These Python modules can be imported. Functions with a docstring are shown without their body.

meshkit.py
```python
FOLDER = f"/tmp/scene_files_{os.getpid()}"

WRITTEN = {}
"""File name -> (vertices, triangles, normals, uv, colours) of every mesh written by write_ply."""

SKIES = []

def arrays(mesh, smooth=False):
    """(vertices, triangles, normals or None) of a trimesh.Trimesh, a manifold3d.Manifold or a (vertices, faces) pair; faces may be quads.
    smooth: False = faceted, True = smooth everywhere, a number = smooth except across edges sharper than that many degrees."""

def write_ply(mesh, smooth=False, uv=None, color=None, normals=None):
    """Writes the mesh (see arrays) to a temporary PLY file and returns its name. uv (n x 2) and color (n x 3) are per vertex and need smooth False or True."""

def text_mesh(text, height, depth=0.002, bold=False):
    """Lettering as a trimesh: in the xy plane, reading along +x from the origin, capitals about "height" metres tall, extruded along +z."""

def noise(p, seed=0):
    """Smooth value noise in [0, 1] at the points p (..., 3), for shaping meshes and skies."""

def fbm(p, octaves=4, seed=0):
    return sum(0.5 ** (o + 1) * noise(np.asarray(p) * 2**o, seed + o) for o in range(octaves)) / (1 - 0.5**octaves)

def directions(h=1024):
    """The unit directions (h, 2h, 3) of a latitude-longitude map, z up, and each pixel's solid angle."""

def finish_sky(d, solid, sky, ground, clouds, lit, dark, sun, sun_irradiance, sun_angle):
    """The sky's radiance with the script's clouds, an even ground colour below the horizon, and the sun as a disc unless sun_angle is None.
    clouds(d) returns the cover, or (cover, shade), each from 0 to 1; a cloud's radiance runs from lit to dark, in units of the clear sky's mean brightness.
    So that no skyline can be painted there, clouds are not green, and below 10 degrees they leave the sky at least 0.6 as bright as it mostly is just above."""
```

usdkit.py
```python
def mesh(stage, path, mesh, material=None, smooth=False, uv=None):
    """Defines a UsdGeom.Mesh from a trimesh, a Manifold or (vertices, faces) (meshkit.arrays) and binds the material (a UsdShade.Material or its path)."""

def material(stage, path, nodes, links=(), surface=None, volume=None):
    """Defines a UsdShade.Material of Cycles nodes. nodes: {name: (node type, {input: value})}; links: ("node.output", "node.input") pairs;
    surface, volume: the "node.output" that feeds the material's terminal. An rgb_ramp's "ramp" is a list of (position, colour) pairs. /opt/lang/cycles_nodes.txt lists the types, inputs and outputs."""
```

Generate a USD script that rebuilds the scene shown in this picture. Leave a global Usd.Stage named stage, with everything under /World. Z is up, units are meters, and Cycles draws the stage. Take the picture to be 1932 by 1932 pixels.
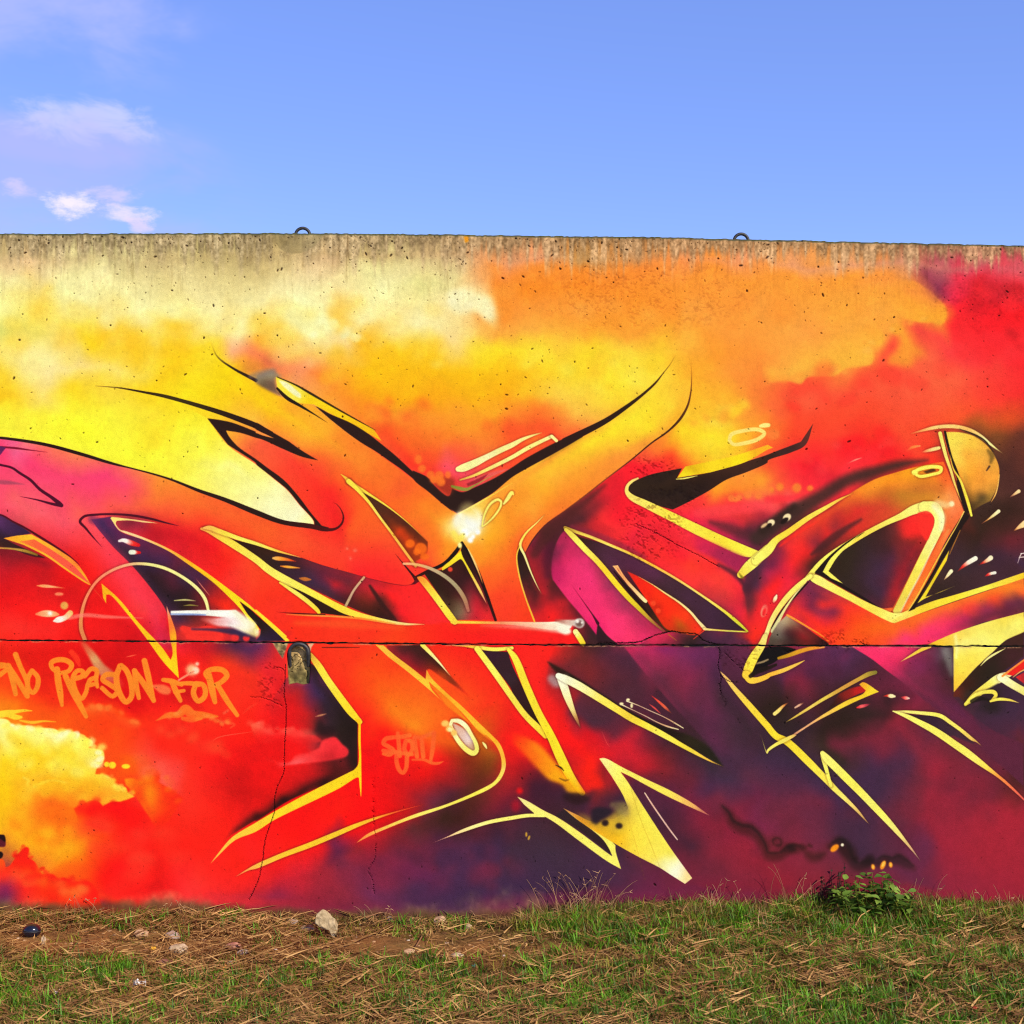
import math, random
import numpy as np, trimesh, usdkit, meshkit
from scipy import ndimage
from scipy.interpolate import LinearNDInterpolator
from scipy.spatial import Delaunay, cKDTree
from pxr import Gf, Sdf, Usd, UsdGeom, UsdLux, UsdShade, Vt

stage = Usd.Stage.CreateInMemory()
UsdGeom.SetStageUpAxis(stage, 'Z')
UsdGeom.Xform.Define(stage, '/World')
UsdGeom.Scope.Define(stage, '/World/Looks')

# ------------------------------------------------------------------ camera
F, CAM_Y, CAM_Z, CAM_X = 2542.0, -6.0, 1.59, -0.10          # focal length in units of 1/1932 of the picture width
YAW, PITCH, ROLL = math.radians(1.3), math.atan(74 / F), math.radians(0.36)
cam = UsdGeom.Camera.Define(stage, '/World/camera')
cam.CreateHorizontalApertureAttr(36.0); cam.CreateVerticalApertureAttr(36.0)
cam.CreateFocalLengthAttr(36.0 * F / 1932.0)
cam.CreateClippingRangeAttr(Gf.Vec2f(0.05, 5000))
fw = np.array([math.sin(YAW) * math.cos(PITCH), math.cos(YAW) * math.cos(PITCH), math.sin(PITCH)])
rt0 = np.array([math.cos(YAW), -math.sin(YAW), 0.0]); up0 = np.cross(rt0, fw)
rt = rt0 * math.cos(ROLL) + up0 * math.sin(ROLL)
upv = up0 * math.cos(ROLL) - rt0 * math.sin(ROLL)
cpos = np.array([CAM_X, CAM_Y, CAM_Z])
cam.AddTransformOp().Set(Gf.Matrix4d(*[float(x) for x in (*rt, 0, *upv, 0, *(-fw), 0, *cpos, 1)]))
EXPOSURE = 0.55
cam.CreateExposureAttr(EXPOSURE)

# ------------------------------------------------------------------ sky and sun
SUN_AZ, SUN_EL = math.radians(141), math.radians(38)         # azimuth measured from +y towards +x
SUN_I, SKY_I, SKY_SAT, SKY_VAL = 1.00, 0.15, 1.16, 1.04
sun_dir = np.array([math.sin(SUN_AZ) * math.cos(SUN_EL), math.cos(SUN_AZ) * math.cos(SUN_EL), math.sin(SUN_EL)])
sky = UsdLux.DomeLight.Define(stage, '/World/sky')
def sky_dir(u, v):                                             # direction of a cloud: azimuth and height as they stand in the photograph
    d = (u - 966) / F * rt + (966 - v) / F * upv + fw
    return d / np.linalg.norm(d)
_n = {
    'tc': ('texture_coordinate', {}),
    'sky': ('sky_texture', {'sky_type': 'single_scattering', 'sun_disc': False, 'sun_elevation': SUN_EL, 'sun_rotation': SUN_AZ,
                            'altitude': 300.0, 'air_density': 1.0, 'aerosol_density': 0.6, 'ozone_density': 3.0}),
    'hsv': ('hsv', {'saturation': SKY_SAT, 'hue': 0.525, 'value': SKY_VAL}),
    'map': ('mapping', {'scale': (1.0, 1.0, 2.2)}),
    'nz': ('noise_texture', {'scale': 9.0, 'detail': 7.0, 'roughness': 0.58, 'distortion': 0.4}),
    'nm': ('noise_texture', {'scale': 22.0, 'detail': 7.0, 'roughness': 0.6, 'distortion': 0.5}),
    'ns': ('noise_texture', {'scale': 36.0, 'detail': 7.0, 'roughness': 0.66, 'distortion': 0.15}),
    'bg': ('background_shader', {'strength': SKY_I}),
}
_n['veil'] = ('mix', {'fac': 0.34, 'color2': (1.08, 1.86, 4.6)})                     # one constant blue mixed in everywhere to flatten the sky gradient
_l = [('hsv.color', 'veil.color1'), ('tc.generated', 'map.vector'), ('map.vector', 'nz.vector'), ('map.vector', 'nm.vector'), ('map.vector', 'ns.vector'), ('sky.color', 'hsv.color')]
_last = 'veil.color'
CLOUDS = [  # (direction, reach, reach in height, threshold, softness, opacity, colour)
    ((20, 25), 0.14, 0.055, -0.18, 1.1, .52, (2.7, 2.75, 4.55), 'nz'), ((150, 228), 0.068, 0.023, 0.05, .8, .62, (3.4, 3.4, 4.6), 'nm'), ((150, 265), 0.11, 0.022, -0.18, 1.0, .28, (2.6, 2.55, 4.5), 'nz'),
    ((20, 350), 0.17, 0.065, -0.25, 1.1, .42, (2.5, 2.3, 4.5), 'nz'), ((134, 388), 0.027, 0.0135, 0.12, .85, .98, (4.5, 4.1, 4.6), 'ns'), ((232, 404), 0.038, 0.012, 0.24, .85, .85, (4.1, 3.7, 4.6), 'ns'), ((215, 368), 0.028, 0.012, 0.24, .8, .6, (3.7, 3.2, 4.6), 'ns'), ((36, 358), 0.016, 0.010, 0.15, .8, .6, (3.7, 3.2, 4.6), 'ns'), ((258, 425), 0.014, 0.010, 0.12, .8, .7, (3.9, 3.3, 4.6), 'ns'),
]
for i, (uv, ru, rv, th, so, op, co, nn) in enumerate(CLOUDS):
    d = sky_dir(*uv); right = np.cross(d, [0, 0, 1]); right /= np.linalg.norm(right); top = np.cross(right, d)
    k = f'c{i}_'
    _n.update({k + 'dx': ('vector_math', {'math_type': 'dot_product', 'vector2': tuple(right / ru)}), k + 'dy': ('vector_math', {'math_type': 'dot_product', 'vector2': tuple(top / rv)}),
               k + 'f': ('vector_math', {'math_type': 'dot_product', 'vector2': tuple(d)}), k + 'v': ('combine_xyz', {'z': 0.0}), k + 'len': ('vector_math', {'math_type': 'length'}),
               k + 'fall': ('map_range', {'from_min': 0.0, 'from_max': 1.15, 'to_min': 1.0, 'to_max': 0.0, 'clamp': True, 'range_type': 'smoothstep'}),
               k + 'gt': ('math', {'math_type': 'greater_than', 'value2': 0.0}), k + 'm': ('math', {'math_type': 'multiply'}),
               k + 'a': ('math', {'math_type': 'add'}), k + 'n': ('map_range', {'from_min': 0.30, 'from_max': 0.72, 'to_min': -.55, 'to_max': .55}),
               k + 'c': ('map_range', {'from_min': th + .15, 'from_max': th + .15 + so, 'to_min': 0.0, 'to_max': op, 'clamp': True, 'range_type': 'smoothstep'}),
               k + 'g': ('math', {'math_type': 'multiply'}), k + 'g2': ('map_range', {'from_min': 0.0, 'from_max': 0.25, 'clamp': True}), k + 'mix': ('mix', {'color2': co})})
    _l += [('tc.generated', k + 'dx.vector1'), ('tc.generated', k + 'dy.vector1'), ('tc.generated', k + 'f.vector1'), (k + 'dx.value', k + 'v.x'), (k + 'dy.value', k + 'v.y'), (k + 'v.vector', k + 'len.vector1'),
           (k + 'len.value', k + 'fall.value'), (k + 'f.value', k + 'gt.value1'), (k + 'fall.result', k + 'm.value1'), (k + 'gt.value', k + 'm.value2'),
           (nn + '.fac', k + 'n.value'), (k + 'n.result', k + 'a.value1'), (k + 'm.value', k + 'a.value2'), (k + 'a.value', k + 'c.value'), (k + 'm.value', k + 'g2.value'),
           (k + 'c.result', k + 'g.value1'), (k + 'g2.result', k + 'g.value2'), (k + 'g.value', k + 'mix.fac'), (_last, k + 'mix.color1')]
    _last = k + 'mix.color'
_l.append((_last, 'bg.color'))
usdkit.material(stage, '/World/Looks/sky_air', _n, _l, surface='bg.background')
UsdShade.MaterialBindingAPI.Apply(sky.GetPrim()).Bind(UsdShade.Material.Get(stage, '/World/Looks/sky_air'))
sky.GetPrim().SetCustomDataByKey('kind', 'structure')
sun = UsdLux.DistantLight.Define(stage, '/World/sun')
sun.CreateIntensityAttr(SUN_I); sun.CreateAngleAttr(0.5); sun.CreateNormalizeAttr(True); sun.CreateColorAttr(Gf.Vec3f(1.0, 0.91, 0.77))
z_ = sun_dir; x_ = np.cross([0, 0, 1], z_); x_ /= np.linalg.norm(x_); y_ = np.cross(z_, x_)
sun.AddTransformOp().Set(Gf.Matrix4d(*[float(v) for v in (*x_, 0, *y_, 0, *z_, 0, 0, 0, 10, 1)]))

# ------------------------------------------------------------------ helpers
def ray_dir(u, v):
    u = np.asarray(u, float); v = np.asarray(v, float)
    return (u[..., None] - 966) / F * rt + (966 - v[..., None]) / F * upv + fw
def on_wall(u, v):
    """Where on the wall's face (the plane y = 0) a mark of the mural lies: u, v are the mural's own drawing units (about 2.4 mm)."""
    d = ray_dir(u, v); t = -CAM_Y / d[..., 1]
    return cpos + d * t[..., None]
def on_ground(u, v, z=0.0):
    d = ray_dir(u, v); t = (z - CAM_Z) / d[..., 2]
    return cpos + d * t[..., None]
used = {}
def numbered(parent, name):
    k = used.get((parent, name), 0); used[(parent, name)] = k + 1
    return f'{parent}/{name}' + (f'_{k:03d}' if k else '')
def tag(prim, label=None, category=None, group=None, kind=None):
    for k, v in (('label', label), ('category', category), ('group', group), ('kind', kind)):
        if v: prim.SetCustomDataByKey(k, v)
    return prim
def thing(name, label, category, group=None, kind=None, loc=(0, 0, 0), rotz=0.0):
    x = UsdGeom.Xform.Define(stage, numbered('/World', name))
    x.AddTranslateOp().Set(Gf.Vec3d(*map(float, loc)))
    if rotz: x.AddRotateZOp().Set(float(rotz))
    return tag(x.GetPrim(), label, category, group, kind)
def part(parent, name, mesh, mat, smooth=False, **kw):
    path = parent if isinstance(parent, str) else str(parent.GetPath())
    m = usdkit.mesh(stage, numbered(path, name), mesh, '/World/Looks/' + mat, smooth=smooth)
    return tag(m.GetPrim(), **kw)
def lin(c):
    c = np.asarray(c, float)
    return np.where(c <= 0.04045, c / 12.92, ((c + 0.055) / 1.055) ** 2.4)

# ------------------------------------------------------------------ the mural: a drawing engine for spray paint on concrete
X0, Y0, X1, Y1 = -160, 424, 2092, 1768
W_, H_ = X1 - X0, Y1 - Y0
rng = np.random.default_rng(7)
def weights(n, cell, m, order):
    """Rows that interpolate a coarse lattice (smooth or linear) at n places, cell apart."""
    x = np.arange(n) / cell + 1; i = x.astype(int); t = (x - i).astype(np.float32); M = np.zeros((n, m), np.float32); r = np.arange(n)
    if order == 1: k = {0: 1 - t, 1: t}
    else: k = {-1: -.5 * t + t**2 - .5 * t**3, 0: 1 - 2.5 * t**2 + 1.5 * t**3, 1: .5 * t + 2 * t**2 - 1.5 * t**3, 2: -.5 * t**2 + .5 * t**3}
    for o, w in k.items(): np.add.at(M, (r, np.clip(i + o, 0, m - 1)), w)
    return M
def vnoise(h, w, cell, seed, cellx=None, order=3):
    r = np.random.default_rng(seed); cx = cellx or cell
    g = r.random((int(h / cell) + 4, int(w / cx) + 4)).astype(np.float32)
    return weights(h, cell, g.shape[0], order) @ g @ weights(w, cx, g.shape[1], order).T
def fbm2(h, w, cell, seed, n=4, cellx=None, order=1):
    out = 0; tot = 0
    for k in range(n):
        c = max(cell / 2 ** k, 1.0); cx = (cellx or cell) / 2 ** k
        out = out + 0.5 ** k * vnoise(h, w, c, seed + k, max(cx, 1.0), order if c > 3 else 1); tot += 0.5 ** k
    return out / tot
CV = np.zeros((H_, W_, 3), np.float32)
LAB = np.zeros((H_, W_), np.uint8)
TILE = {f'{r}{c}': (483.0 * c, y, 0.25) for r, y in (('A', 422.6), ('B', 905.6), ('C', 1388.6)) for c in range(4)}
TILE['O'] = (0.0, 0.0, 1.0)
COL = dict(c=(255,248,190), p=(255,240,125), y=(255,222,50), b=(255,248,75), g=(255,192,28), o=(255,148,42), O=(255,98,40), r=(255,42,28),
           R=(232,20,20), k=(255,74,120), m=(222,50,108), w=(165,38,65), v=(88,40,85), n=(62,40,84), d=(56,32,27), x=(36,22,20), M=(110,36,45), W=(255,252,240), e=(95,12,32))
def col(c):
    if isinstance(c, str):
        if c in COL: c = COL[c]
        else:
            c = tuple(int(c[i:i + 2], 16) for i in range(0, len(c), 2))
    c = tuple(c)
    return np.array(c[:3], np.float32) / 255.0
def parse(s):
    """'B1 10,20 30,40,w | ...' -> runs of points (x, y, w) in drawing units; '|' makes the point before it a corner."""
    tile = TILE['O']; runs = [[]]
    for t in s.split():
        if t == '|': runs.append([runs[-1][-1]])
        elif t in TILE: tile = TILE[t]
        else:
            q = [float(a) for a in t.split(',')]
            runs[-1].append((tile[0] + q[0] * tile[2], tile[1] + q[1] * tile[2], q[2] * tile[2] if len(q) > 2 else 0.0))
    return [np.array(r) for r in runs if len(r) > 1 or len(runs) == 1]
def spline(p, n=7):
    if len(p) < 3: return p if len(p) < 2 else p[0] + np.linspace(0, 1, 2)[:, None] * (p[1] - p[0])
    q = np.vstack([2 * p[0] - p[1], p, 2 * p[-1] - p[-2]]); out = []
    for i in range(1, len(q) - 2):
        a, b, c, d = q[i - 1], q[i], q[i + 1], q[i + 2]
        ta, tb, tc = (max(np.hypot(*(v[:2] - u[:2])), 1e-3) ** 0.5 for u, v in ((a, b), (b, c), (c, d)))
        m1 = (c - b) + tb * ((b - a) / ta - (c - a) / (ta + tb)); m2 = (c - b) + tb * ((d - c) / tc - (d - b) / (tb + tc))
        t = np.linspace(0, 1, n, endpoint=False)[:, None]
        out.append((2 * t**3 - 3 * t**2 + 1) * b + (t**3 - 2 * t**2 + t) * m1 + (-2 * t**3 + 3 * t**2) * c + (t**3 - t**2) * m2)
    out.append(p[-1:]); return np.vstack(out)
def outline(s, close=True):
    runs = parse(s) if isinstance(s, str) else s
    pts = np.vstack([spline(r) for r in runs])[:, :2]
    return pts
def coverage(pts, pad=3):
    """Antialiased coverage of a closed polygon: (x0, y0, array) in canvas cells."""
    p = pts - [X0, Y0]
    x0, y0 = np.floor(p.min(0)).astype(int) - pad; x1, y1 = np.ceil(p.max(0)).astype(int) + pad + 1
    x0, y0, x1, y1 = max(x0, 0), max(y0, 0), min(x1, W_), min(y1, H_)
    if x1 <= x0 or y1 <= y0: return None
    w, h, S = x1 - x0, y1 - y0, 4
    acc = np.zeros((h, w + 2), np.float64)
    a, b = p, np.roll(p, -1, 0)
    for (ax, ay), (bx, by) in zip(a, b):
        if ay == by: continue
        s = 1.0
        if ay > by: ax, ay, bx, by, s = bx, by, ax, ay, -1.0
        k0 = int(np.ceil((ay - y0) * S - 0.5)); k1 = int(np.ceil((by - y0) * S - 0.5))
        k = np.arange(max(k0, 0), min(k1, h * S))
        if not len(k): continue
        yy = (k + 0.5) / S + y0
        xx = np.clip(ax + (yy - ay) * (bx - ax) / (by - ay) - x0, 0, w)
        i = np.floor(xx).astype(int); f = xx - i
        np.add.at(acc, (k // S, i), s * (1 - f) / S); np.add.at(acc, (k // S, i + 1), s * f / S)
    return x0, y0, np.clip(np.abs(np.cumsum(acc, 1)[:, :w]), 0, 1).astype(np.float32)
WARPX = (fbm2(H_, W_, 70, 11, 5) - 0.5) * 3; WARPY = (fbm2(H_, W_, 70, 21, 5) - 0.5) * 3
FINEX = (fbm2(H_, W_, 24, 111, 3) - 0.5) * 2.6; FINEY = (fbm2(H_, W_, 24, 121, 3) - 0.5) * 2.6
def field(points, x0, y0, w, h, warp=14.0, s0=8.0, step=3, blur=1.1):
    """Colours (and opacity) sprayed from scattered marks: smooth in between, with a cloudy edge."""
    P = np.array([(q[0], q[1]) for q in points], np.float32)
    Cc = np.array([[*col(q[2]), (q[3] if len(q) > 3 else 1.0)] for q in points], np.float32)
    gy, gx = np.arange(0, h + step, step), np.arange(0, w + step, step)
    iy, ix = np.clip(gy + y0, 0, H_ - 1), np.clip(gx + x0, 0, W_ - 1)
    wx, wy = WARPX[np.ix_(iy, ix)], WARPY[np.ix_(iy, ix)]
    w2x, w2y = FINEX[np.ix_(iy, ix)], FINEY[np.ix_(iy, ix)]; w2 = min(warp, 9.0) * .8
    qx = (gx[None, :] + x0 + X0 + wx * warp + w2x * w2).ravel(); qy = (gy[:, None] + y0 + Y0 + wy * warp + w2y * w2).ravel()
    Q = np.stack([qx, qy], 1)
    tree = cKDTree(P); k = min(8, len(P))
    d, j = tree.query(Q, k=k)
    if k == 1: d, j = d[:, None], j[:, None]
    wgt = 1 / (d * d + s0 * s0) ** 1.3
    wgt /= wgt.sum(1, keepdims=True)
    v = (Cc[j] * wgt[..., None]).sum(1)
    if len(P) > 6:
        t = LinearNDInterpolator(P, Cc)(Q); ok = ~np.isnan(t[:, 0])
        v[ok] = 0.8 * t[ok] + 0.2 * v[ok]
    v = ndimage.gaussian_filter(v.reshape(len(gy), len(gx), 4), (blur, blur, 0), mode='nearest')
    yy, xx = np.meshgrid(np.arange(h) / step, np.arange(w) / step, indexing='ij')
    return np.stack([ndimage.map_coordinates(v[..., c], [yy, xx], order=1, mode='nearest') for c in range(4)], -1)
def marks(s, sx=1.0):
    """'x,y,colour[,opacity] ...' with tiles -> field points"""
    tile = TILE['O']; out = []
    for t in s.split():
        if t in TILE: tile = TILE[t]; continue
        q = t.split(',')
        e = (tile[0] + float(q[0]) * tile[2], tile[1] + float(q[1]) * tile[2], q[2])
        out.append(e + ((float(q[3]),) if len(q) > 3 else ()))
    return out
def blend(x0, y0, cov, colour, label=0):
    h, w = cov.shape
    c = CV[y0:y0 + h, x0:x0 + w]
    c += (np.asarray(colour, np.float32) - c) * cov[..., None]
    if label: LAB[y0:y0 + h, x0:x0 + w][cov > 0.5] = label
def soften(r, soft):
    x0, y0, a = r
    return (x0, y0, ndimage.gaussian_filter(a, soft)) if soft > 0.3 else r
def fill(path, colours, soft=0.5, alpha=1.0, warp=10.0, label=0, inset=0.0):
    pts = outline(path)
    if inset:
        from shapely.geometry import Polygon
        q = Polygon(pts).buffer(0).buffer(-inset); q = max(getattr(q, 'geoms', [q]), key=lambda u: u.area); pts = np.array(q.exterior.coords)[:-1]
    r = coverage(pts, pad=3 + int(3 * soft))
    if r is None: return
    x0, y0, a = soften(r, soft)
    if isinstance(colours, str) and ',' in colours:
        f = field(marks(colours), x0, y0, a.shape[1], a.shape[0], warp)
        blend(x0, y0, a * alpha * f[..., 3], f[..., :3], label)
    else: blend(x0, y0, a * alpha, col(colours), label)
def stroke(path, colours='d', soft=0.6, alpha=1.0, label=0, al=None, halo=0.0):
    """A brush or can stroke: width given at each point, colours (and opacities al) spread along it."""
    runs = parse(path); pts = np.vstack([spline(r, 8) for r in runs])
    if soft < 1 and not label and not halo:
        paler = 0.0
        pts[:, 2] *= .80 if pts[:, 2].max() < 15 else .86
        c0 = np.mean([col(c) for c in ([colours] if isinstance(colours, str) else colours)], 0)
        if alpha > .8 and c0[0] > .8 and c0[1] > .6 and pts[:, 2].max() > 4: stroke(path, '3c1212', soft=2.6, alpha=.26, halo=5.0); paler = .30
    if halo: pts[:, 2] = pts[:, 2] * .8 + halo * np.clip(pts[:, 2] / 6, 0, 1)
    seg = np.hypot(*np.diff(pts[:, :2], axis=0).T); L = np.concatenate([[0], np.cumsum(seg)])
    n = max(int(L[-1] / np.clip(np.median(pts[:, 2]) * .22, .45, 1.5)), 2); t = np.linspace(0, L[-1], n)
    x, y, w = (np.interp(t, L, pts[:, k]) for k in range(3))
    tt = t / max(L[-1], 1e-6); R = w / 2; pad = 3 + 3 * soft
    x0 = int(max(np.floor((x - R).min() - pad) - X0, 0)); x1 = int(min(np.ceil((x + R).max() + pad) - X0, W_))
    y0 = int(max(np.floor((y - R).min() - pad) - Y0, 0)); y1 = int(min(np.ceil((y + R).max() + pad) - Y0, H_))
    if x1 <= x0 or y1 <= y0: return
    cov = np.zeros((y1 - y0, x1 - x0), np.float32); tp = np.zeros_like(cov)
    for a, b, r, q in zip(x - X0 - x0, y - Y0 - y0, R, tt):
        m = r + 1 + 1.5 * soft
        i0, i1, j0, j1 = int(max(a - m, 0)), int(min(a + m + 2, x1 - x0)), int(max(b - m, 0)), int(min(b + m + 2, y1 - y0))
        if i1 <= i0 or j1 <= j0: continue
        dx = np.arange(i0, i1) - a; dy = np.arange(j0, j1) - b
        dist = np.sqrt(dx[None] ** 2 + dy[:, None] ** 2)
        c = np.clip((r - dist) / max(1.0, 2 * soft) + 0.5, 0, 1)
        if r < 0.5: c = c * np.clip(2 * r, 0, 1)
        v = cov[j0:j1, i0:i1]; u = c > v
        v[u] = c[u]; tp[j0:j1, i0:i1][u] = q
    if soft > 1: cov = cov * cov * (3 - 2 * cov)
    if isinstance(colours, str): C = col(colours)
    else:
        cc = np.array([col(c) for c in colours]); k = np.linspace(0, 1, len(cc))
        C = np.stack([np.interp(tp, k, cc[:, i]) for i in range(3)], -1)
    if soft < 1 and not label and not halo and paler: C = C + (np.array([1, .965, .62], np.float32) - C) * paler * np.clip(C[..., 1:2] * 2 - .9, 0, 1)
    if al is not None: alpha = alpha * np.interp(tp, np.linspace(0, 1, len(al)), al)
    blend(x0, y0, cov * alpha, C, label)
def dot(s, colour, soft=0.6, alpha=1.0):
    """round or oval marks: 'TILE x,y,rx[,ry[,angle]]'"""
    tile = TILE['O']
    for t in s.split():
        if t in TILE: tile = TILE[t]; continue
        q = [float(a) for a in t.split(',')]
        rx = q[2] * tile[2]; ry = (q[3] if len(q) > 3 else q[2]) * tile[2]; a = math.radians(q[4] if len(q) > 4 else 0)
        th = np.linspace(0, 2 * np.pi, 28, endpoint=False)
        e = np.stack([rx * np.cos(th), ry * np.sin(th)], 1)
        p = np.stack([tile[0] + q[0] * tile[2] + e[:, 0] * math.cos(a) - e[:, 1] * math.sin(a), tile[1] + q[1] * tile[2] + e[:, 0] * math.sin(a) + e[:, 1] * math.cos(a)], 1)
        r = coverage(p, pad=3 + int(3 * soft))
        if r is None: continue
        x0, y0, c = soften(r, soft); blend(x0, y0, c * alpha, col(colour))
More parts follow.
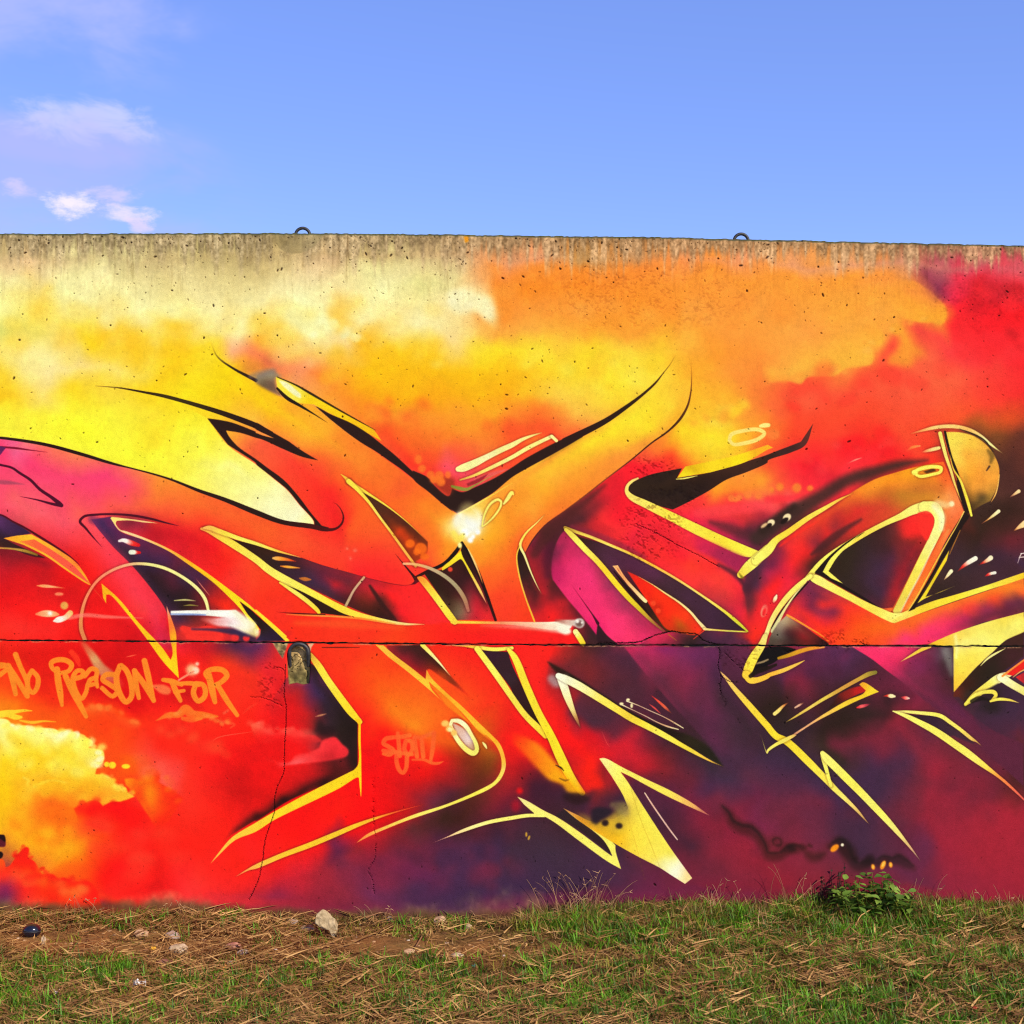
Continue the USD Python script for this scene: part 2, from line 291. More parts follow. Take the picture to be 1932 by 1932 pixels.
# ------------------------------------------------------------------ the mural: colour fields
def base_coat():
    m = marks('''O
0,478,d2b887 60,490,f0c79a 200,484,d9c690 300,482,cfb685 400,485,c9b27d 500,480,c3a877 620,485,d8b48a 700,482,c9ad7a 800,480,d4b184 900,480,e9a878 960,486,e9a27a 1010,490,f2a884 1100,486,c99a60 1200,484,d99c68 1300,490,f59a62 1400,488,f3a072 1500,494,eda578 1600,500,e9a67c 1700,500,d99a7c 1780,505,c07070 1860,505,d87078 1930,505,d96a72
0,505,f6d6a2 100,512,fbe6ac 200,512,faeab0 330,508,ecd79e 420,510,dcc68d 500,512,d8c088 600,505,f0cfa0 700,505,f3e7a6 800,500,e5cd96 870,500,dcbb8c 930,505,ff9c4c 1000,512,ff9842 1100,508,f7953c 1200,510,fb9440 1350,506,ff9c42 1500,515,ff9f42 1600,520,ffa040 1680,520,f79b4c 1740,518,a84d60 1800,520,f04058 1860,520,d83a4a 1930,520,ee505c
0,540,fff3ae 120,535,fff5b2 220,535,fff1ae 320,545,f3e09c 430,545,ead79a 520,548,fbeab0 620,535,f8e3a8 720,540,fff6b8 800,535,efe49c 850,550,eee0a0 900,535,f9b87c 935,545,ff9038 1000,550,ff9330 1100,545,ff9232 1200,555,ff9838 1300,550,ff9c40 1400,540,ff9e40 1500,545,ffa244 1600,545,ffa344 1700,550,ffa348 1730,545,e88a4a 1765,548,8f3a58 1790,560,f03050 1850,545,cc2a38 1930,545,d83040
0,580,fff7a6 50,572,fbe27a 70,580,fcd458 110,590,fde27a 160,570,fff3b0 210,585,fbe08a 260,575,fff5b4 330,580,fff4a8 400,585,fff0b0 480,570,fff0b0 560,580,fffabf 600,610,fffabb 640,590,ffcb60 700,575,fff3b0 760,590,ffe6a0 840,570,fbe6a8 870,565,fff3bc 905,578,fff4c0 922,596,fff0b4 945,575,ffa048 955,600,ff9a44 1020,580,ff9e46 1100,585,ffa044 1180,570,ff983a 1300,580,ffa148 1400,575,ffa048 1500,585,ffa64c 1600,570,ffa84a 1700,580,ffa84c 1760,585,ffaa3e 1775,600,ffa63e 1800,580,ff2a3a 1850,570,d81e2c 1930,585,f21e28
0,620,dfe07c 40,625,e9dc70 100,625,f6e27a 110,640,f3dc5c 150,632,ffd83a 170,645,ffd028 220,610,ffd050 205,622,ffc640 260,605,ffe896 300,612,ffd050 330,625,ffcc40 380,610,ffe490 420,620,ffe690 450,630,fff0ac 490,620,ffcf58 520,640,ffca50 560,620,ffd25c 600,640,ffe7a4 645,628,fff3b2 665,622,ffeeb0 680,650,ffbb34 720,600,ffe29a 740,625,ffe08e 790,610,fff0b4 830,625,ffe9a8 870,615,ffdf98 900,600,ffae60 940,630,ffa94c 1000,620,ffb050 1060,620,ffae48 1120,615,ffa33e 1200,620,ffa442 1280,600,ffa03e 1400,620,ffa048 1500,620,ffa950 1600,620,ffaf4c 1680,615,ffa84c 1700,610,ffa544 1730,630,f05048 1800,610,fb3038 1900,620,ff2832 1930,650,ff3a40
0,665,ffe27c 60,660,ffeaa0 100,665,ffeca4 140,655,ffdf70 200,660,ffd248 260,650,ffc528 300,655,ffcc38 340,668,ffc82a 400,655,ffdc3c 440,655,ffb890 480,665,ff8a60 500,680,d87050 540,660,ffc060 600,660,ffdc9c 650,665,ffd694 700,668,ffc028 760,655,ffc830 800,660,ffc828 860,645,ffdc98 900,655,ffd060 940,660,ffd836 980,665,ffdc3c 1010,655,ffdc44 1060,650,ffc848 1120,660,ffd838 1180,655,ffd44c 1240,665,ffd03e 1290,640,ffb44a 1350,660,ff9f3c 1420,650,ff9a44 1500,660,ffa650 1560,650,ffb04a 1610,668,ffb04c 1640,660,ffab48 1670,650,fa5844 1700,655,ffa93e 1720,670,ff9a40 1750,680,ff6a4c 1800,660,ff484a 1860,680,ff3c40
0,700,ffd442 50,690,ffe894 100,705,ffe6a4 160,700,ffde90 220,705,ffe27e 280,705,ffdc5c 330,700,ffca28 380,700,ffdb34 430,700,ffd21c 600,705,ff8840 560,695,ff9a6c 640,700,ffb43c 700,705,ffc21c 760,690,ffc022 830,700,ffbe1c 900,700,ffc220 960,690,ffc428 1000,700,ffc22c 1060,705,ffd83e 1130,700,ffdc40 1190,710,ffe04e 1240,700,ffd64a 1300,700,ffb236 1380,700,ff9c44 1450,690,ff8e44 1520,705,ff6040 1560,690,ff9a44 1600,690,ffa64a 1650,700,ff5a3e 1700,700,ff6448 1780,710,ff704c 1860,700,ff4c42 1930,700,ff3038
0,745,ffc92a 30,740,ffcc34 90,745,ffdc78 140,740,ffd432 200,735,ffd64c 280,735,ffd228 350,740,ffe02c 420,740,ffd81c 640,740,ff9a38 700,740,ffb01c 770,740,ffb618 830,745,ffae20 900,735,ffba1c 960,735,ffb41c 1000,750,ffc030 1050,745,ffd054 1100,740,ffd24a 1160,735,ffdf40 1300,745,ffbc38 1360,740,ffb03c 1420,730,ff8a42 1480,740,ff6440 1540,740,ff5840 1620,740,ff5c40 1700,740,ff6044 1780,745,ff6846 1850,750,ff4c3c 1930,740,f83838
0,785,fff34c 60,780,ffe84c 130,782,fff244 200,785,fff04c 280,780,ffe044 340,775,ffe23a 690,790,ff8a34 760,775,ffa038 820,780,ff9a38 880,770,ffa832 940,770,ffaa30 980,790,ff8c38 1030,780,ff8236 1090,770,ffc254 1290,780,ffc038 1340,785,ffc640 1400,780,ffa040 1450,770,ff7840 1500,780,ff5538 1580,780,ff5638 1660,780,ff5638 1730,780,ff5c40 1800,785,ff6238 1840,790,b8602c 1900,785,e05a2c 1930,790,c8502c
20,815,fff04c 90,825,fff348 160,820,fff640 230,810,fff24c 300,815,ffdf3c 350,810,fff04a 380,830,fff258 730,815,ff5c30 770,830,ff7030 840,815,ff8834 900,820,ff9038 950,815,ff7a34 1000,820,ff5834 1040,815,ff6038 1280,810,ffd430 1330,820,ffd838 1370,815,ffdc3c 1420,820,ffa838 1460,815,ff7a38 1500,820,ff5034 1580,825,ff5038 1640,820,ff4030 1700,810,ff5a3a 1740,800,ff5838 1830,830,60382c 1880,810,8a5028 1930,820,70382a
180,860,fff64a 260,860,fff648 330,870,fff050 400,860,fff25c 430,890,fff698 480,920,fff7a0 520,950,fffac0 560,975,fffbd0 585,985,fff8b0 470,895,fff58c 780,870,ff4230 810,880,ff4a34 850,870,ff5c70 870,860,ff5848 920,850,ff8040 960,870,ff5c38 1000,860,ff5836 1240,840,ff8038 1270,860,ff5030 1210,860,ff6040 1310,850,ffc43a 1350,845,ffd83c 1390,850,ffbe38 1440,840,ff7838 1500,850,ff4838 1560,860,ff3c38 1600,845,ff2830 1650,835,ff2c30 1700,850,ff4838 1730,860,ff5038 1750,880,f8402c
1200,880,f82838 1230,875,ff3038 1400,880,ff9a44 1450,875,ff5c3c 1500,880,ff3a40 1540,880,e82838 1600,880,ff4048 1640,870,ff3840 1680,865,f83030
1330,960,ff4a44 1380,940,ff4444 1350,925,ffa032 1400,925,ff9038 1440,915,ffa03a 1480,920,ff6040 1420,950,ff5858 1460,960,ff5c5c 1500,945,ff6870 1540,935,fa4048 1580,915,d82e40 1560,950,f03848 1400,975,d83c40 1440,975,a83040 1480,965,c03440 1500,990,48302a 1440,995,6c2c3c 1410,1000,5c2a38 1520,965,70302c 1600,920,ff3c44 1640,910,8c3030
1870,880,4c2e2a 1900,880,5c3028 1930,880,6c362c 1930,920,5a302c 1880,930,62382e 1850,950,4a3028 1860,985,46291c 1900,965,44261c 1930,985,583028 1890,1000,542a24 1840,1010,42261c 1870,1030,5c2a30 1910,1020,7c2a34 1930,1050,543040 1880,1055,482c40 1840,1050,402a34 1820,1075,43303a 1800,1100,48302e 1860,1085,50303a 1780,1120,3e2a24 1900,1080,4c2c38
1030,1045,701e38 1040,1080,3c2824 1060,1110,501e28 1030,1130,c82830 1060,1130,c02830 1090,1150,70222c 1040,1165,f82c2c 1080,1165,b02830 1110,1190,42262a 1130,1195,3a2426 1060,1000,5c2830 1120,960,8c2c34 1160,930,e02838 1100,980,582a30 1040,1010,502828 1130,985,d03038
1180,960,f42638 1230,985,f83440 1180,1000,ff3c40 1250,960,ff3440 1140,985,f03a3c 1250,1020,e02c3a 1200,1010,e82f44 1300,1020,f03c48 1300,1055,ff4636 1250,1050,f83838 1350,1065,f83c38 1320,990,f03050 1370,1030,c82e58 1400,1050,a8305c 1340,1010,d83058 1360,1090,ff4a40 1390,1110,fc3844 1400,1150,e03048 1330,1080,f84440 1280,1045,f82f3a
1410,1125,682c34 1420,1100,502a40 1430,1090,402e38 1430,1150,ff3c38 1450,1120,f83038 1420,1190,ff3a28 1440,1180,ff3430 1410,1205,ff3428 1380,1195,52304a 1300,1200,3c2626 1230,1190,ff3c68 1340,1198,4a2c4c
1450,1050,7c2c4c 1470,1020,a83040
1040,1240,ff3028 1020,1300,fa2c28 1030,1350,ff2c24 1060,1340,f02424 1080,1400,f82020 1110,1390,d81c28 1110,1450,ff2c1c 1060,1250,a82c30 1090,1235,7c3030 1150,1235,602c40 1100,1270,8c2c34 1150,1290,682c40 1200,1310,602c44 1180,1255,542c44 1230,1330,5c2844 1250,1370,602848 1280,1390,50283c 1060,1260,782c38 1110,1295,782c3c
1090,1340,68304c 1120,1370,54304c 1160,1390,7c2c48 1150,1420,e02430 1190,1410,d82838 1220,1440,c02430 1170,1450,b02434 1260,1450,942838 1300,1470,7c2a44 1340,1440,44304c 1380,1470,50345c 1400,1440,5c3054 1340,1480,58305c 1300,1510,84284c 1250,1500,68284c 1200,1470,682848 1130,1480,b02828 1010,1490,502038 980,1470,94202c 1000,1520,58243c 1060,1530,4c283c 1100,1500,4c2848 1110,1540,58284c 1150,1440,942030 1170,1510,4c2c4c 1200,1550,50304c
980,1430,c01c24 960,1400,f82420 985,1400,f82c20
1250,1540,50284c 1280,1580,58284c 1310,1600,50284c 1330,1550,942848 1370,1540,9c2844 1400,1560,982848 1350,1600,942c48 1420,1600,a02840 1440,1560,90305c 1360,1510,843050 1440,1500,782c54 1420,1460,6c3454
0,1780,702c48 960,1600,44304c 1000,1570,483048 1040,1610,483454 970,1660,463058 1060,1680,48305c 1100,1620,4c305c 1160,1660,503060 1230,1690,7c2c5c 1280,1670,842c50 1350,1680,902848 1320,1640,7c2c4c 1400,1650,902c48 900,1680,44305c 860,1660,402c5c
1450,1250,5c2c54 1480,1290,5c2c54 1500,1265,6c2c50 1540,1260,642c54 1580,1245,5c3464 1600,1260,542c50 1520,1290,942c4c 1490,1290,882c4c 1560,1290,5c2840 1600,1300,482830 1640,1290,6c2844 1660,1310,742844 1680,1320,482430 1470,1330,38241f 1490,1360,3c2830 1530,1380,40283c 1560,1370,3c2424 1600,1360,3a2422 1640,1350,40282c 1680,1350,50242f 1580,1400,842c48 1640,1390,8c2c48 1700,1360,a02c44 1660,1420,842c4c 1600,1440,543044 1640,1450,50305c 1700,1440,583058 1740,1420,94304c
1560,1410,48302c 1580,1430,44302f 1540,1400,50303c 1460,1420,48305c 1500,1440,48305c 1540,1470,48305c 1580,1500,503060 1620,1520,543058 1660,1480,503058 1720,1480,78304c 1480,1500,6c3054 1460,1520,8c3050 1520,1520,6c345c 1580,1550,54305c 1640,1560,50305c 1690,1540,703050 1700,1580,702c50 1740,1530,a42c44 1790,1490,a82c44 1760,1460,a82c44 1800,1540,a42c44 1860,1520,b02c40 1920,1540,b02c40 1740,1600,78305c 1700,1630,70305c 1780,1600,a82c44 1850,1620,ac2c40 1920,1640,ac2c40 1620,1620,4c305c 1660,1620,5c3058 1560,1590,783054 1500,1570,943050 1460,1590,983048 1540,1640,983048 1480,1660,9c2840 1600,1660,943044 1660,1660,942c48 1740,1670,783058 1800,1680,9c2c48 1900,1690,a82c44
1800,1380,783048 1760,1380,6c2c4c 1850,1380,542c50 1900,1400,602c48 1920,1440,4c2828 1880,1420,702c4c 1840,1340,50304c 1880,1340,4c305c 1920,1340,4c305c 1920,1390,702c48
1750,1290,942c58 1770,1330,7c2c48 1790,1300,4c2c3c''')
    f = field(m, 0, 0, W_, H_, warp=14.0)
    CV[:] = f[..., :3]
def clouds_of_paint():
    # orange cloud against the red at the upper right
    fill('A3 -40,1230 | 60,1195 160,1190 250,1210 300,1160 420,1150 500,1150 600,1090 700,1080 780,1060 800,1010 780,930 | 765,920 850,915 880,870 860,810 800,780 | 900,740 1000,690 1060,720 1150,745 1240,745 | 1320,755 1350,710 1345,630 1300,580 1240,520 | 1100,430 900,440 600,500 200,600 -40,900',
         'A3 0,1100,ffb04c 200,1100,ffb850 300,1000,ffb24c -40,1000,ffb04c,0 -40,1150,ffb04c,0 -40,1230,ffb04c,0 60,1190,ffb04c,.7 500,1060,ffb84a 650,1000,ffb84a 700,900,ffb34c 820,850,ffb046 600,800,ffaa4a 300,800,ffa050 900,680,ffa94a 1200,700,ffad40 1300,680,ffa83c 1100,600,ffa640 900,450,ffa640,0 500,500,ffa640,0 200,600,ffa84c,0 0,900,ffa84c,0 1240,530,ffa04c,.3', soft=1.6, warp=4)
    fill('A3 930,760 970,760 1020,800 980,840 940,830', 'ffa840', soft=3)
    fill('A3 1010,900 1060,930 1090,1000 1080,1080 980,1070 910,1060 920,1000 980,960', 'ffa040', soft=5, alpha=.85)
    fill('A3 560,1650 640,1600 750,1620 740,1690 600,1700', 'ff2c2c', soft=5, alpha=.7); fill('A3 800,1540 870,1520 940,1600 880,1650 800,1620', 'ff2c2c', soft=6, alpha=.6)
    # white puffs at the upper left
    fill('A1 1440,540 1500,490 1620,520 1700,540 1780,560 1800,640 1790,710 1740,720 1650,660 1560,680 1460,640', 'fff4c4', soft=5, alpha=.85)
    fill('A1 230,640 330,600 430,620 500,680 570,750 560,810 450,880 380,860 300,800 220,720', 'fffbc0', soft=6, alpha=.8)
    fill('A1 630,820 680,770 720,790 690,850 650,875', 'fff6b8', soft=2, alpha=.85)
    fill('A1 520,640 620,640 700,720 780,760 700,800 600,830 570,740', 'ffbf48', soft=6, alpha=.6)
    fill('A1 1590,900 1700,880 1800,950 1790,1060 1700,1100 1600,1000', 'ffe238', soft=9, alpha=.6)
    fill('A1 1840,480 1900,500 1932,700 1870,760 1820,600', 'ff9a3c', soft=5, alpha=.7)

def left_letters():
    # body of the left letters and everything sprayed below them
    fill('''A0 -700,1600 | 0,1620 330,1665 600,1735 850,1810 970,1838 1150,1885 1300,1932 B0 1500,85 1700,155 1932,250 B1 200,315 440,350 | 435,310 330,190 240,80 145,0 A1 0,1815 A0 1720,1670 1562,1466 |
        A0 1240,1310 720,1222 | 1590,890 | 1650,1010 1770,1100 1932,1200 A1 200,1310 430,1370 | 560,1480 700,1590 900,1720 1190,1932 B1 1300,85 1420,190 1520,258 | 1560,470 | 1640,620 1720,800 1810,1060 | B1 1932,1085 | B2 455,1100 | 525,1242 | 300,1246 | O 1030,1290 O 1015,1400 O 1000,1500 O 960,1620 O 930,1800 | O -160,1800''',
         '''O 0,860,k 60,872,k 25,848,f07098 120,905,ff5078 200,900,ff4c7c 240,915,ff5474 30,905,fc5878 180,930,ff5074 240,945,ff6068 300,935,ff8440 370,948,ff7a3a 430,975,ff6e38 500,1000,ff6a34 560,1018,ff6038 650,1040,ff4c38 700,1065,fc3834 760,1090,ff3a34 680,1085,f83034 30,935,ff6c70 60,960,ff6c74 0,950,ff5c74 120,985,ff6070 180,1000,ff5864 210,1060,ff4858 250,1110,fb4858 290,1160,f04458 310,1210,e03458 220,1030,ff4a58 150,970,ff6c60 270,1150,ff4c50
         450,730,ffd020 430,700,ffd820 500,760,ffcc20 560,800,ffbc34 480,790,ffb040,.6 640,850,ff9a38 720,900,ff7c34 800,960,ff8a30 850,1000,ffb43c 560,835,ffa03c 520,820,ff9440 600,820,ffb838 680,870,ff9038 760,920,ff6a38 780,935,ff7830 830,1020,ff8030 845,1040,ff9830 400,730,ffd820,0 300,735,ffd028,0 200,730,ffd028,0 390,690,ffd820,0 350,745,ffdc2c,.2 390,765,ffc028,.3
         535,845,ff6048 500,830,ff6448 560,880,ff4838 600,920,ff3c30 625,960,f03030 640,985,ea2c2c 640,910,ff6830 680,950,ff6830 660,1000,ff6430 720,1000,ff6834 700,960,ff7030 760,1030,ff5c38 610,870,ff6c38 790,1070,ff4838 600,890,ff5438 650,880,ff7838 620,930,f83830
         165,962,ff6068 210,956,ff6458 250,955,ff6c50 290,958,ff6a44 325,964,ff6840 352,974,fc6038 185,968,ff5c60 150,985,ff5c64 160,1000,ff5860 240,985,88283c 262,985,a02c44 290,1005,c01c2c 330,1000,d82430 350,1015,d8202c 380,985,f84830 350,970,ff6838 400,1030,e82028 380,1000,f03830 420,1060,f02c24 440,1090,ff4034 470,1110,ff4830 500,1125,ff4028 540,1150,ff4030 560,1190,ff3c24 500,1180,ff3c28 620,1190,ff4028 700,1190,ff4028 760,1180,ff4824 850,1200,f82c24 950,1200,fa2828 1050,1200,f82828 560,1110,ff4028 640,1150,ff5028
         0,1025,701c28 30,1050,98202c 80,1050,c81c28 0,1070,c82030 50,1090,d81c24 90,1110,d02024 0,1125,e81c20 60,1155,ff2824 0,1190,ff3c30 40,1185,ff3c34 100,1190,f83430 130,1130,d81c20 120,1095,e81c1c 200,1150,f02020 250,1190,d81820 170,1080,f02824 140,1060,e82424 200,1190,ec2424 120,1165,fc2c28 320,1190,e02024
         0,1230,e02818 60,1240,e02018 130,1235,e41c18 200,1250,d81414 300,1230,e02020 380,1225,d02028 360,1250,f82c24 420,1255,ff4420 400,1280,ff3820 480,1280,f03c28 470,1225,60305c 440,1218,502c50 490,1215,603060 500,1260,e03038 510,1300,f03434 545,1320,d81c20 530,1350,e81c20 200,1300,d81414 250,1330,e01818 300,1310,e82020 350,1310,d01c1c 0,1290,ff5420 20,1310,ff6020 70,1290,ec2c18 60,1330,ff5c18 130,1340,ff5c18 0,1330,ff8a24 30,1335,ff8420 220,1350,ff5c1c 190,1335,f84018 110,1320,ec3c18 270,1360,ff3c20 330,1350,ff3824 400,1350,ff3c24 400,1390,ff2c20 350,1385,ff3420 470,1430,e81c1c 480,1385,f8281c 300,1400,ff3020 350,1430,ff3424 280,1420,ff4c3c 250,1440,ff6a18 220,1420,ff5820 450,1480,d01818 420,1440,f02020 420,1560,ff2c20 350,1500,ff3c2c 310,1470,ff6858 330,1455,ff5048 300,1540,ff3020 230,1530,ff1c18 180,1530,ff4018 150,1550,ff7420 120,1560,ff7c20 135,1600,ff9a24 150,1605,ff8c20 110,1620,ffa028 60,1560,ff9824 0,1540,ffc428 20,1550,ffbc28 40,1590,ffb028 60,1580,ffb020 80,1530,ff7820 110,1500,ff7020 60,1500,ffac2c 0,1500,ffc828 150,1510,ff7818 250,1560,ff2420 200,1580,ff4418 170,1590,ff7424 200,1600,ff401c 270,1570,ff3028 250,1610,ff2c20 300,1600,ff3424 370,1600,ff2c20 220,1640,ff2020 160,1640,ff5c18 120,1640,ff7418 200,1660,ff2018 270,1650,ff3028 300,1670,e01c1c 340,1660,ff3434 380,1660,ff3c34 400,1640,ff3028 450,1640,ff2c20 350,1690,ff4040 60,1690,e8342c 0,1690,802c58 20,1665,90284c 100,1690,ff3c20 150,1690,ff5424 200,1690,ff3028 440,1680,e83030 500,1660,e42c30 470,1600,ff2c28 560,1560,fb1c18 640,1520,ff2418 520,1640,ec2428 540,1600,ff2820 560,1650,d02c3c 520,1690,942c4c 580,1700,a02c40
         650,1260,ff4424 600,1240,ff3c24 700,1270,ff5820 640,1320,ff3020 600,1290,ff3c24 700,1310,ff5c20 740,1340,ff8424 780,1370,ff9028 690,1360,ff3020 640,1380,f41c18 730,1390,f82018 700,1360,ff4020 760,1400,f82c20 700,1430,f01818 640,1440,f81c1c 740,1450,ec1c1c 820,1400,ff6c24 850,1420,c8401c 830,1440,f02020 800,1460,ec1c18 880,1430,943418 920,1440,8a4818 900,1400,cc6c1c 930,1420,a85c20 900,1470,70301c 860,1480,90242c 820,1510,743044 850,1500,5c2838 700,1500,f81414 760,1490,d81c20 720,1540,f01414 770,1530,c82020 660,1560,ff1818 600,1590,ff2020 680,1580,d8202c
         650,1620,943044 600,1650,a82c3c 700,1620,942840 640,1610,602850 630,1590,782850 680,1600,9c2830 760,1580,842834 800,1560,5c2c34 840,1540,442820 780,1560,5c3038 760,1640,7c2c54 720,1650,942c44 700,1690,74345c 800,1610,742c4c 800,1650,682c5c 830,1590,50284c 880,1600,583058 850,1640,50305c 900,1630,48305c 940,1600,443058 900,1570,5c2840 870,1550,482420 940,1560,44243c 780,1690,50305c 860,1690,48305c 650,1690,943044 1035,1222,f83028 1000,1240,fc3028 1030,1290,f82c28,.3 1015,1350,f02824,0 965,1405,d02820,0 1000,1405,e02824,0 968,1445,b02820,0 1000,1500,90282c,0 960,1490,70282c,0 945,1525,50282c,0 960,1560,44243c,.2 970,1620,48305c,0 950,1660,48305c,0 940,1720,48305c,0 930,1790,48305c,0 960,1300,f83424 980,1340,f02c24,.6''', soft=.5, warp=6)
    # left counter above the yellow chevron
    fill('B0 -640,255 | 0,258 100,312 240,405 | 35,442 | 100,480 250,545 350,592 | 250,580 100,528 0,505 | -640,500', 'B0 0,320,6a3a70 100,380,4a2c58 0,400,38243c 200,400,402850 60,460,442420 0,480,502820 200,520,3c2020 320,580,401c18', soft=.5)
    stroke('B0 0,545,50 120,565,60 260,600,60 380,650,20', '8c1c2c', soft=9, alpha=.5)
    stroke('B0 -20,512,12 100,520,14 200,538,22 280,565,14', ['c8944c', 'c8a04c', '907028'], soft=1.2)
    stroke('B0 -200,262,14 0,262,14 100,315,16 180,356,18 350,460,22 460,530,18 540,586,10 600,640,4', 'e')
    fill('B0 28,442 | 130,422 240,412 | 400,502 570,620 640,710 690,800 | 640,775 500,682 340,572 180,492 |', 'B0 60,440,ffa838 200,430,ffc83c 100,470,ffb038 350,560,ffb83c 450,560,ff9c44 560,640,ff8440 600,750,ffb438 480,660,ffb438', soft=.4)
    fill('B0 150,466 | 262,450 | 420,548 560,650 690,795 | 520,680 370,572 250,508 |', 'B0 180,470,ff8844 280,480,ff6c48 420,560,ff6450 560,680,ff6050', soft=.4)
    stroke('B0 690,800,6 740,860,5 790,920,4', 'f06a40', alpha=.7)
    stroke('A0 -60,1678,14 0,1682,16 120,1692,20 240,1708,10 355,1722,3', '8c1838'); fill('A0 0,1676 | 48,1690 | 20,1725 | 0,1752', '6c2c64', soft=.5)
    stroke('A0 -100,1790,24 0,1817,22 90,1840,22 150,1880,24 230,1932,26 B0 300,70,28 390,132,32 445,175,40 465,192,34', '5a0c30'); stroke('B0 150,124,3 280,150,14 400,182,26 462,192,34', '5a0c30')
    stroke('B0 -40,14,30 40,18,34 110,24,20 185,34,4', '8c5064', soft=2, alpha=.6)
    # counter with the ring
    fill('''B0 690,300 | 840,278 | 900,385 1100,455 1300,545 1500,680 1700,835 1932,1050 B1 0,1170 | 0,1225 | B0 1340,1215 | 1325,1150 1290,1080 1240,960 1150,830 1000,650 850,500 740,370 |''',
         'B0 700,310,a03468 760,320,50305c 820,330,7c2c60 850,390,5c2c58 800,400,4a2c54 900,440,6c2c54 1000,470,742c50 950,560,402c3c 1050,580,482c54 1150,540,682c4c 1250,600,5c2c54 1350,600,742840 1150,640,44284c 1050,680,40283c 1200,750,44242c 1300,800,5c2434 1100,700,3c2028 1400,740,48304c 1500,760,50284c 1550,850,942830 1500,930,64242c 1600,900,e02c24 1700,960,ff3820 1400,860,3c2028 1300,900,342028 1400,960,342018 1650,1000,b0302c 1350,1060,503050 1500,1080,903030 1400,1150,f84034 1550,1170,ff3c34 1650,1190,f83830 1800,1150,443058 1850,1200,2c2444 1350,1190,b83030 1760,1190,d83438', soft=.5, warp=5)
    stroke('B0 700,300,70 760,330,60 800,380,40', '4c3060', soft=5, alpha=.5)
    stroke('B0 770,505,3 710,440,12 645,362,22 604,314,26 634,276,24 720,262,22 850,258,20 1000,268,22 1150,296,22 1260,325,14 1350,346,3', '5c0c28')
    stroke('B0 1380,1120,40 1450,1140,50 1600,1135,60 1660,1180,50 1540,1195,40 1420,1180,40', 'ff4238', soft=2, alpha=.9); dot('B0 1775,1190,30 1860,1195,26', 'e83c3c', soft=1.2); stroke('B0 1450,1125,14 1600,1130,20 1750,1145,40 1870,1170,30', '3c3054', soft=3, alpha=.85)
    fill('B0 845,278 | 1000,296 1100,310 1235,332 | 1100,326 980,310 885,312 | 878,330 910,375 950,385 1100,438 1300,530 1500,655 1700,800 1900,955 B1 0,985 120,1085 262,1215 | 230,1222 215,1215 B0 1932,1010 1812,920 | 1870,1010 1932,1080 B1 30,1130 | 0,1170 B0 1932,1175 1900,1120 | 1840,1010 1720,880 1600,770 1420,640 1270,540 1100,462 930,400 895,380 832,290 |',
         'B0 860,290,ffe480 900,385,ffd8a0 1100,320,ffd090 1000,420,ffd8a0 1150,470,ffc880 1300,540,ffb050 1400,600,ffa030 1500,680,ffb81c 1650,800,ffd81c 1800,920,ffe028 1880,1080,ffec58 1932,1000,ffe030 B1 20,1150,ffec70 100,1070,ffe03c 200,1170,ffdc40', soft=.4, inset=.6)
    fill('B0 1812,918 | 1900,985 1932,1015 B1 110,1110 222,1216 | 0,1216 | 30,1175 38,1132 | 0,1085 B0 1870,1012', 'B1 0,1060,2c1c10 60,1120,342018 150,1200,38243c 40,1200,403058', soft=.4)
    stroke('B1 0,985,18 130,1095,18 225,1180,16', 'ffdc40')
    stroke('B0 900,460,18 930,455,28 990,475,40 1045,492,26', ['fff0e6', 'fff0e6', 'f04038', 'dc2028'], soft=1); stroke('B0 988,545,44 1005,545,44 1055,548,24', ['f0f0d8', 'f0f0d8', 'e03030', 'd82020'], soft=.8)
    stroke('B0 1480,745,2 1530,810,8 1580,870,4', 'f8a080', alpha=.8)
    stroke('B0 1316,910,8 1400,905,16 1475,912,4', 'c8c080', soft=.9); stroke('B0 1385,948,4 1440,944,12 1495,950,4', '9c9048', soft=.8)
    # ring, flare and bar
    stroke('B0 640,1205,38 612,1120,38 618,1000,32 660,870,26 740,755,26 850,680,26 980,637,26 1100,634,28 1250,668,30 1400,748,30 1500,832,32 1550,905,32 1572,985,26', ['e8a468', 'f0a060', 'ff9c70', 'ff9470', 'ff9c7c', 'ffb890', 'f0e898', 'f4ec9c', 'f8f0a0', 'f8f0a4', 'f8f4a8'], soft=.7, al=[.75, .85, .9, .9, .95, .95, 1, 1, 1, 1, 1])
    stroke('B0 630,1235,36 700,1330,60 760,1420,80 840,1490,90 900,1540,60', ['e09060', 'd8b078', 'd8a078', 'e08070'], soft=4, al=[.5, .9, .75, .25])
    fill('B0 1290,990 | 1500,984 1782,984 | 1880,1070 | 1780,1050 1500,1022 1290,1022', ['W', 'W'][0], soft=.6); stroke('B0 1290,1012,10 1450,1015,16 1550,1018,10', '6c84c8', soft=1, alpha=.7)
    stroke('B0 1530,1050,20 1640,1070,60 1760,1070,90 1860,1110,90 1932,1160,50', ['ff9080', 'ffd0d0', 'fff0ec', 'fff4d8', 'ffe890'], soft=4, al=[.4, .8, .95, 1, .8])
    fill('B0 1740,985 | 1782,984 1932,1080 | 1932,1175 B1 30,1140 B0 1890,1110 1800,1050', 'fff4d4', soft=2, alpha=.8)
    stroke('B0 280,798,6 330,800,24 400,806,16 485,816,3', ['ff9c60', 'ffb480', 'ff8050'], soft=1); dot('B0 448,863,34,13', 'ff9068', soft=1); dot('B0 488,950,30', 'e8b460', soft=1, alpha=.9)
    stroke('B0 275,1012,16 340,1008,50 410,1012,40 440,1015,16', ['ff8c60', 'ffc898', 'ff9c68'], soft=1.5); dot('B0 380,1008,16', 'fff8ec', soft=1.5)
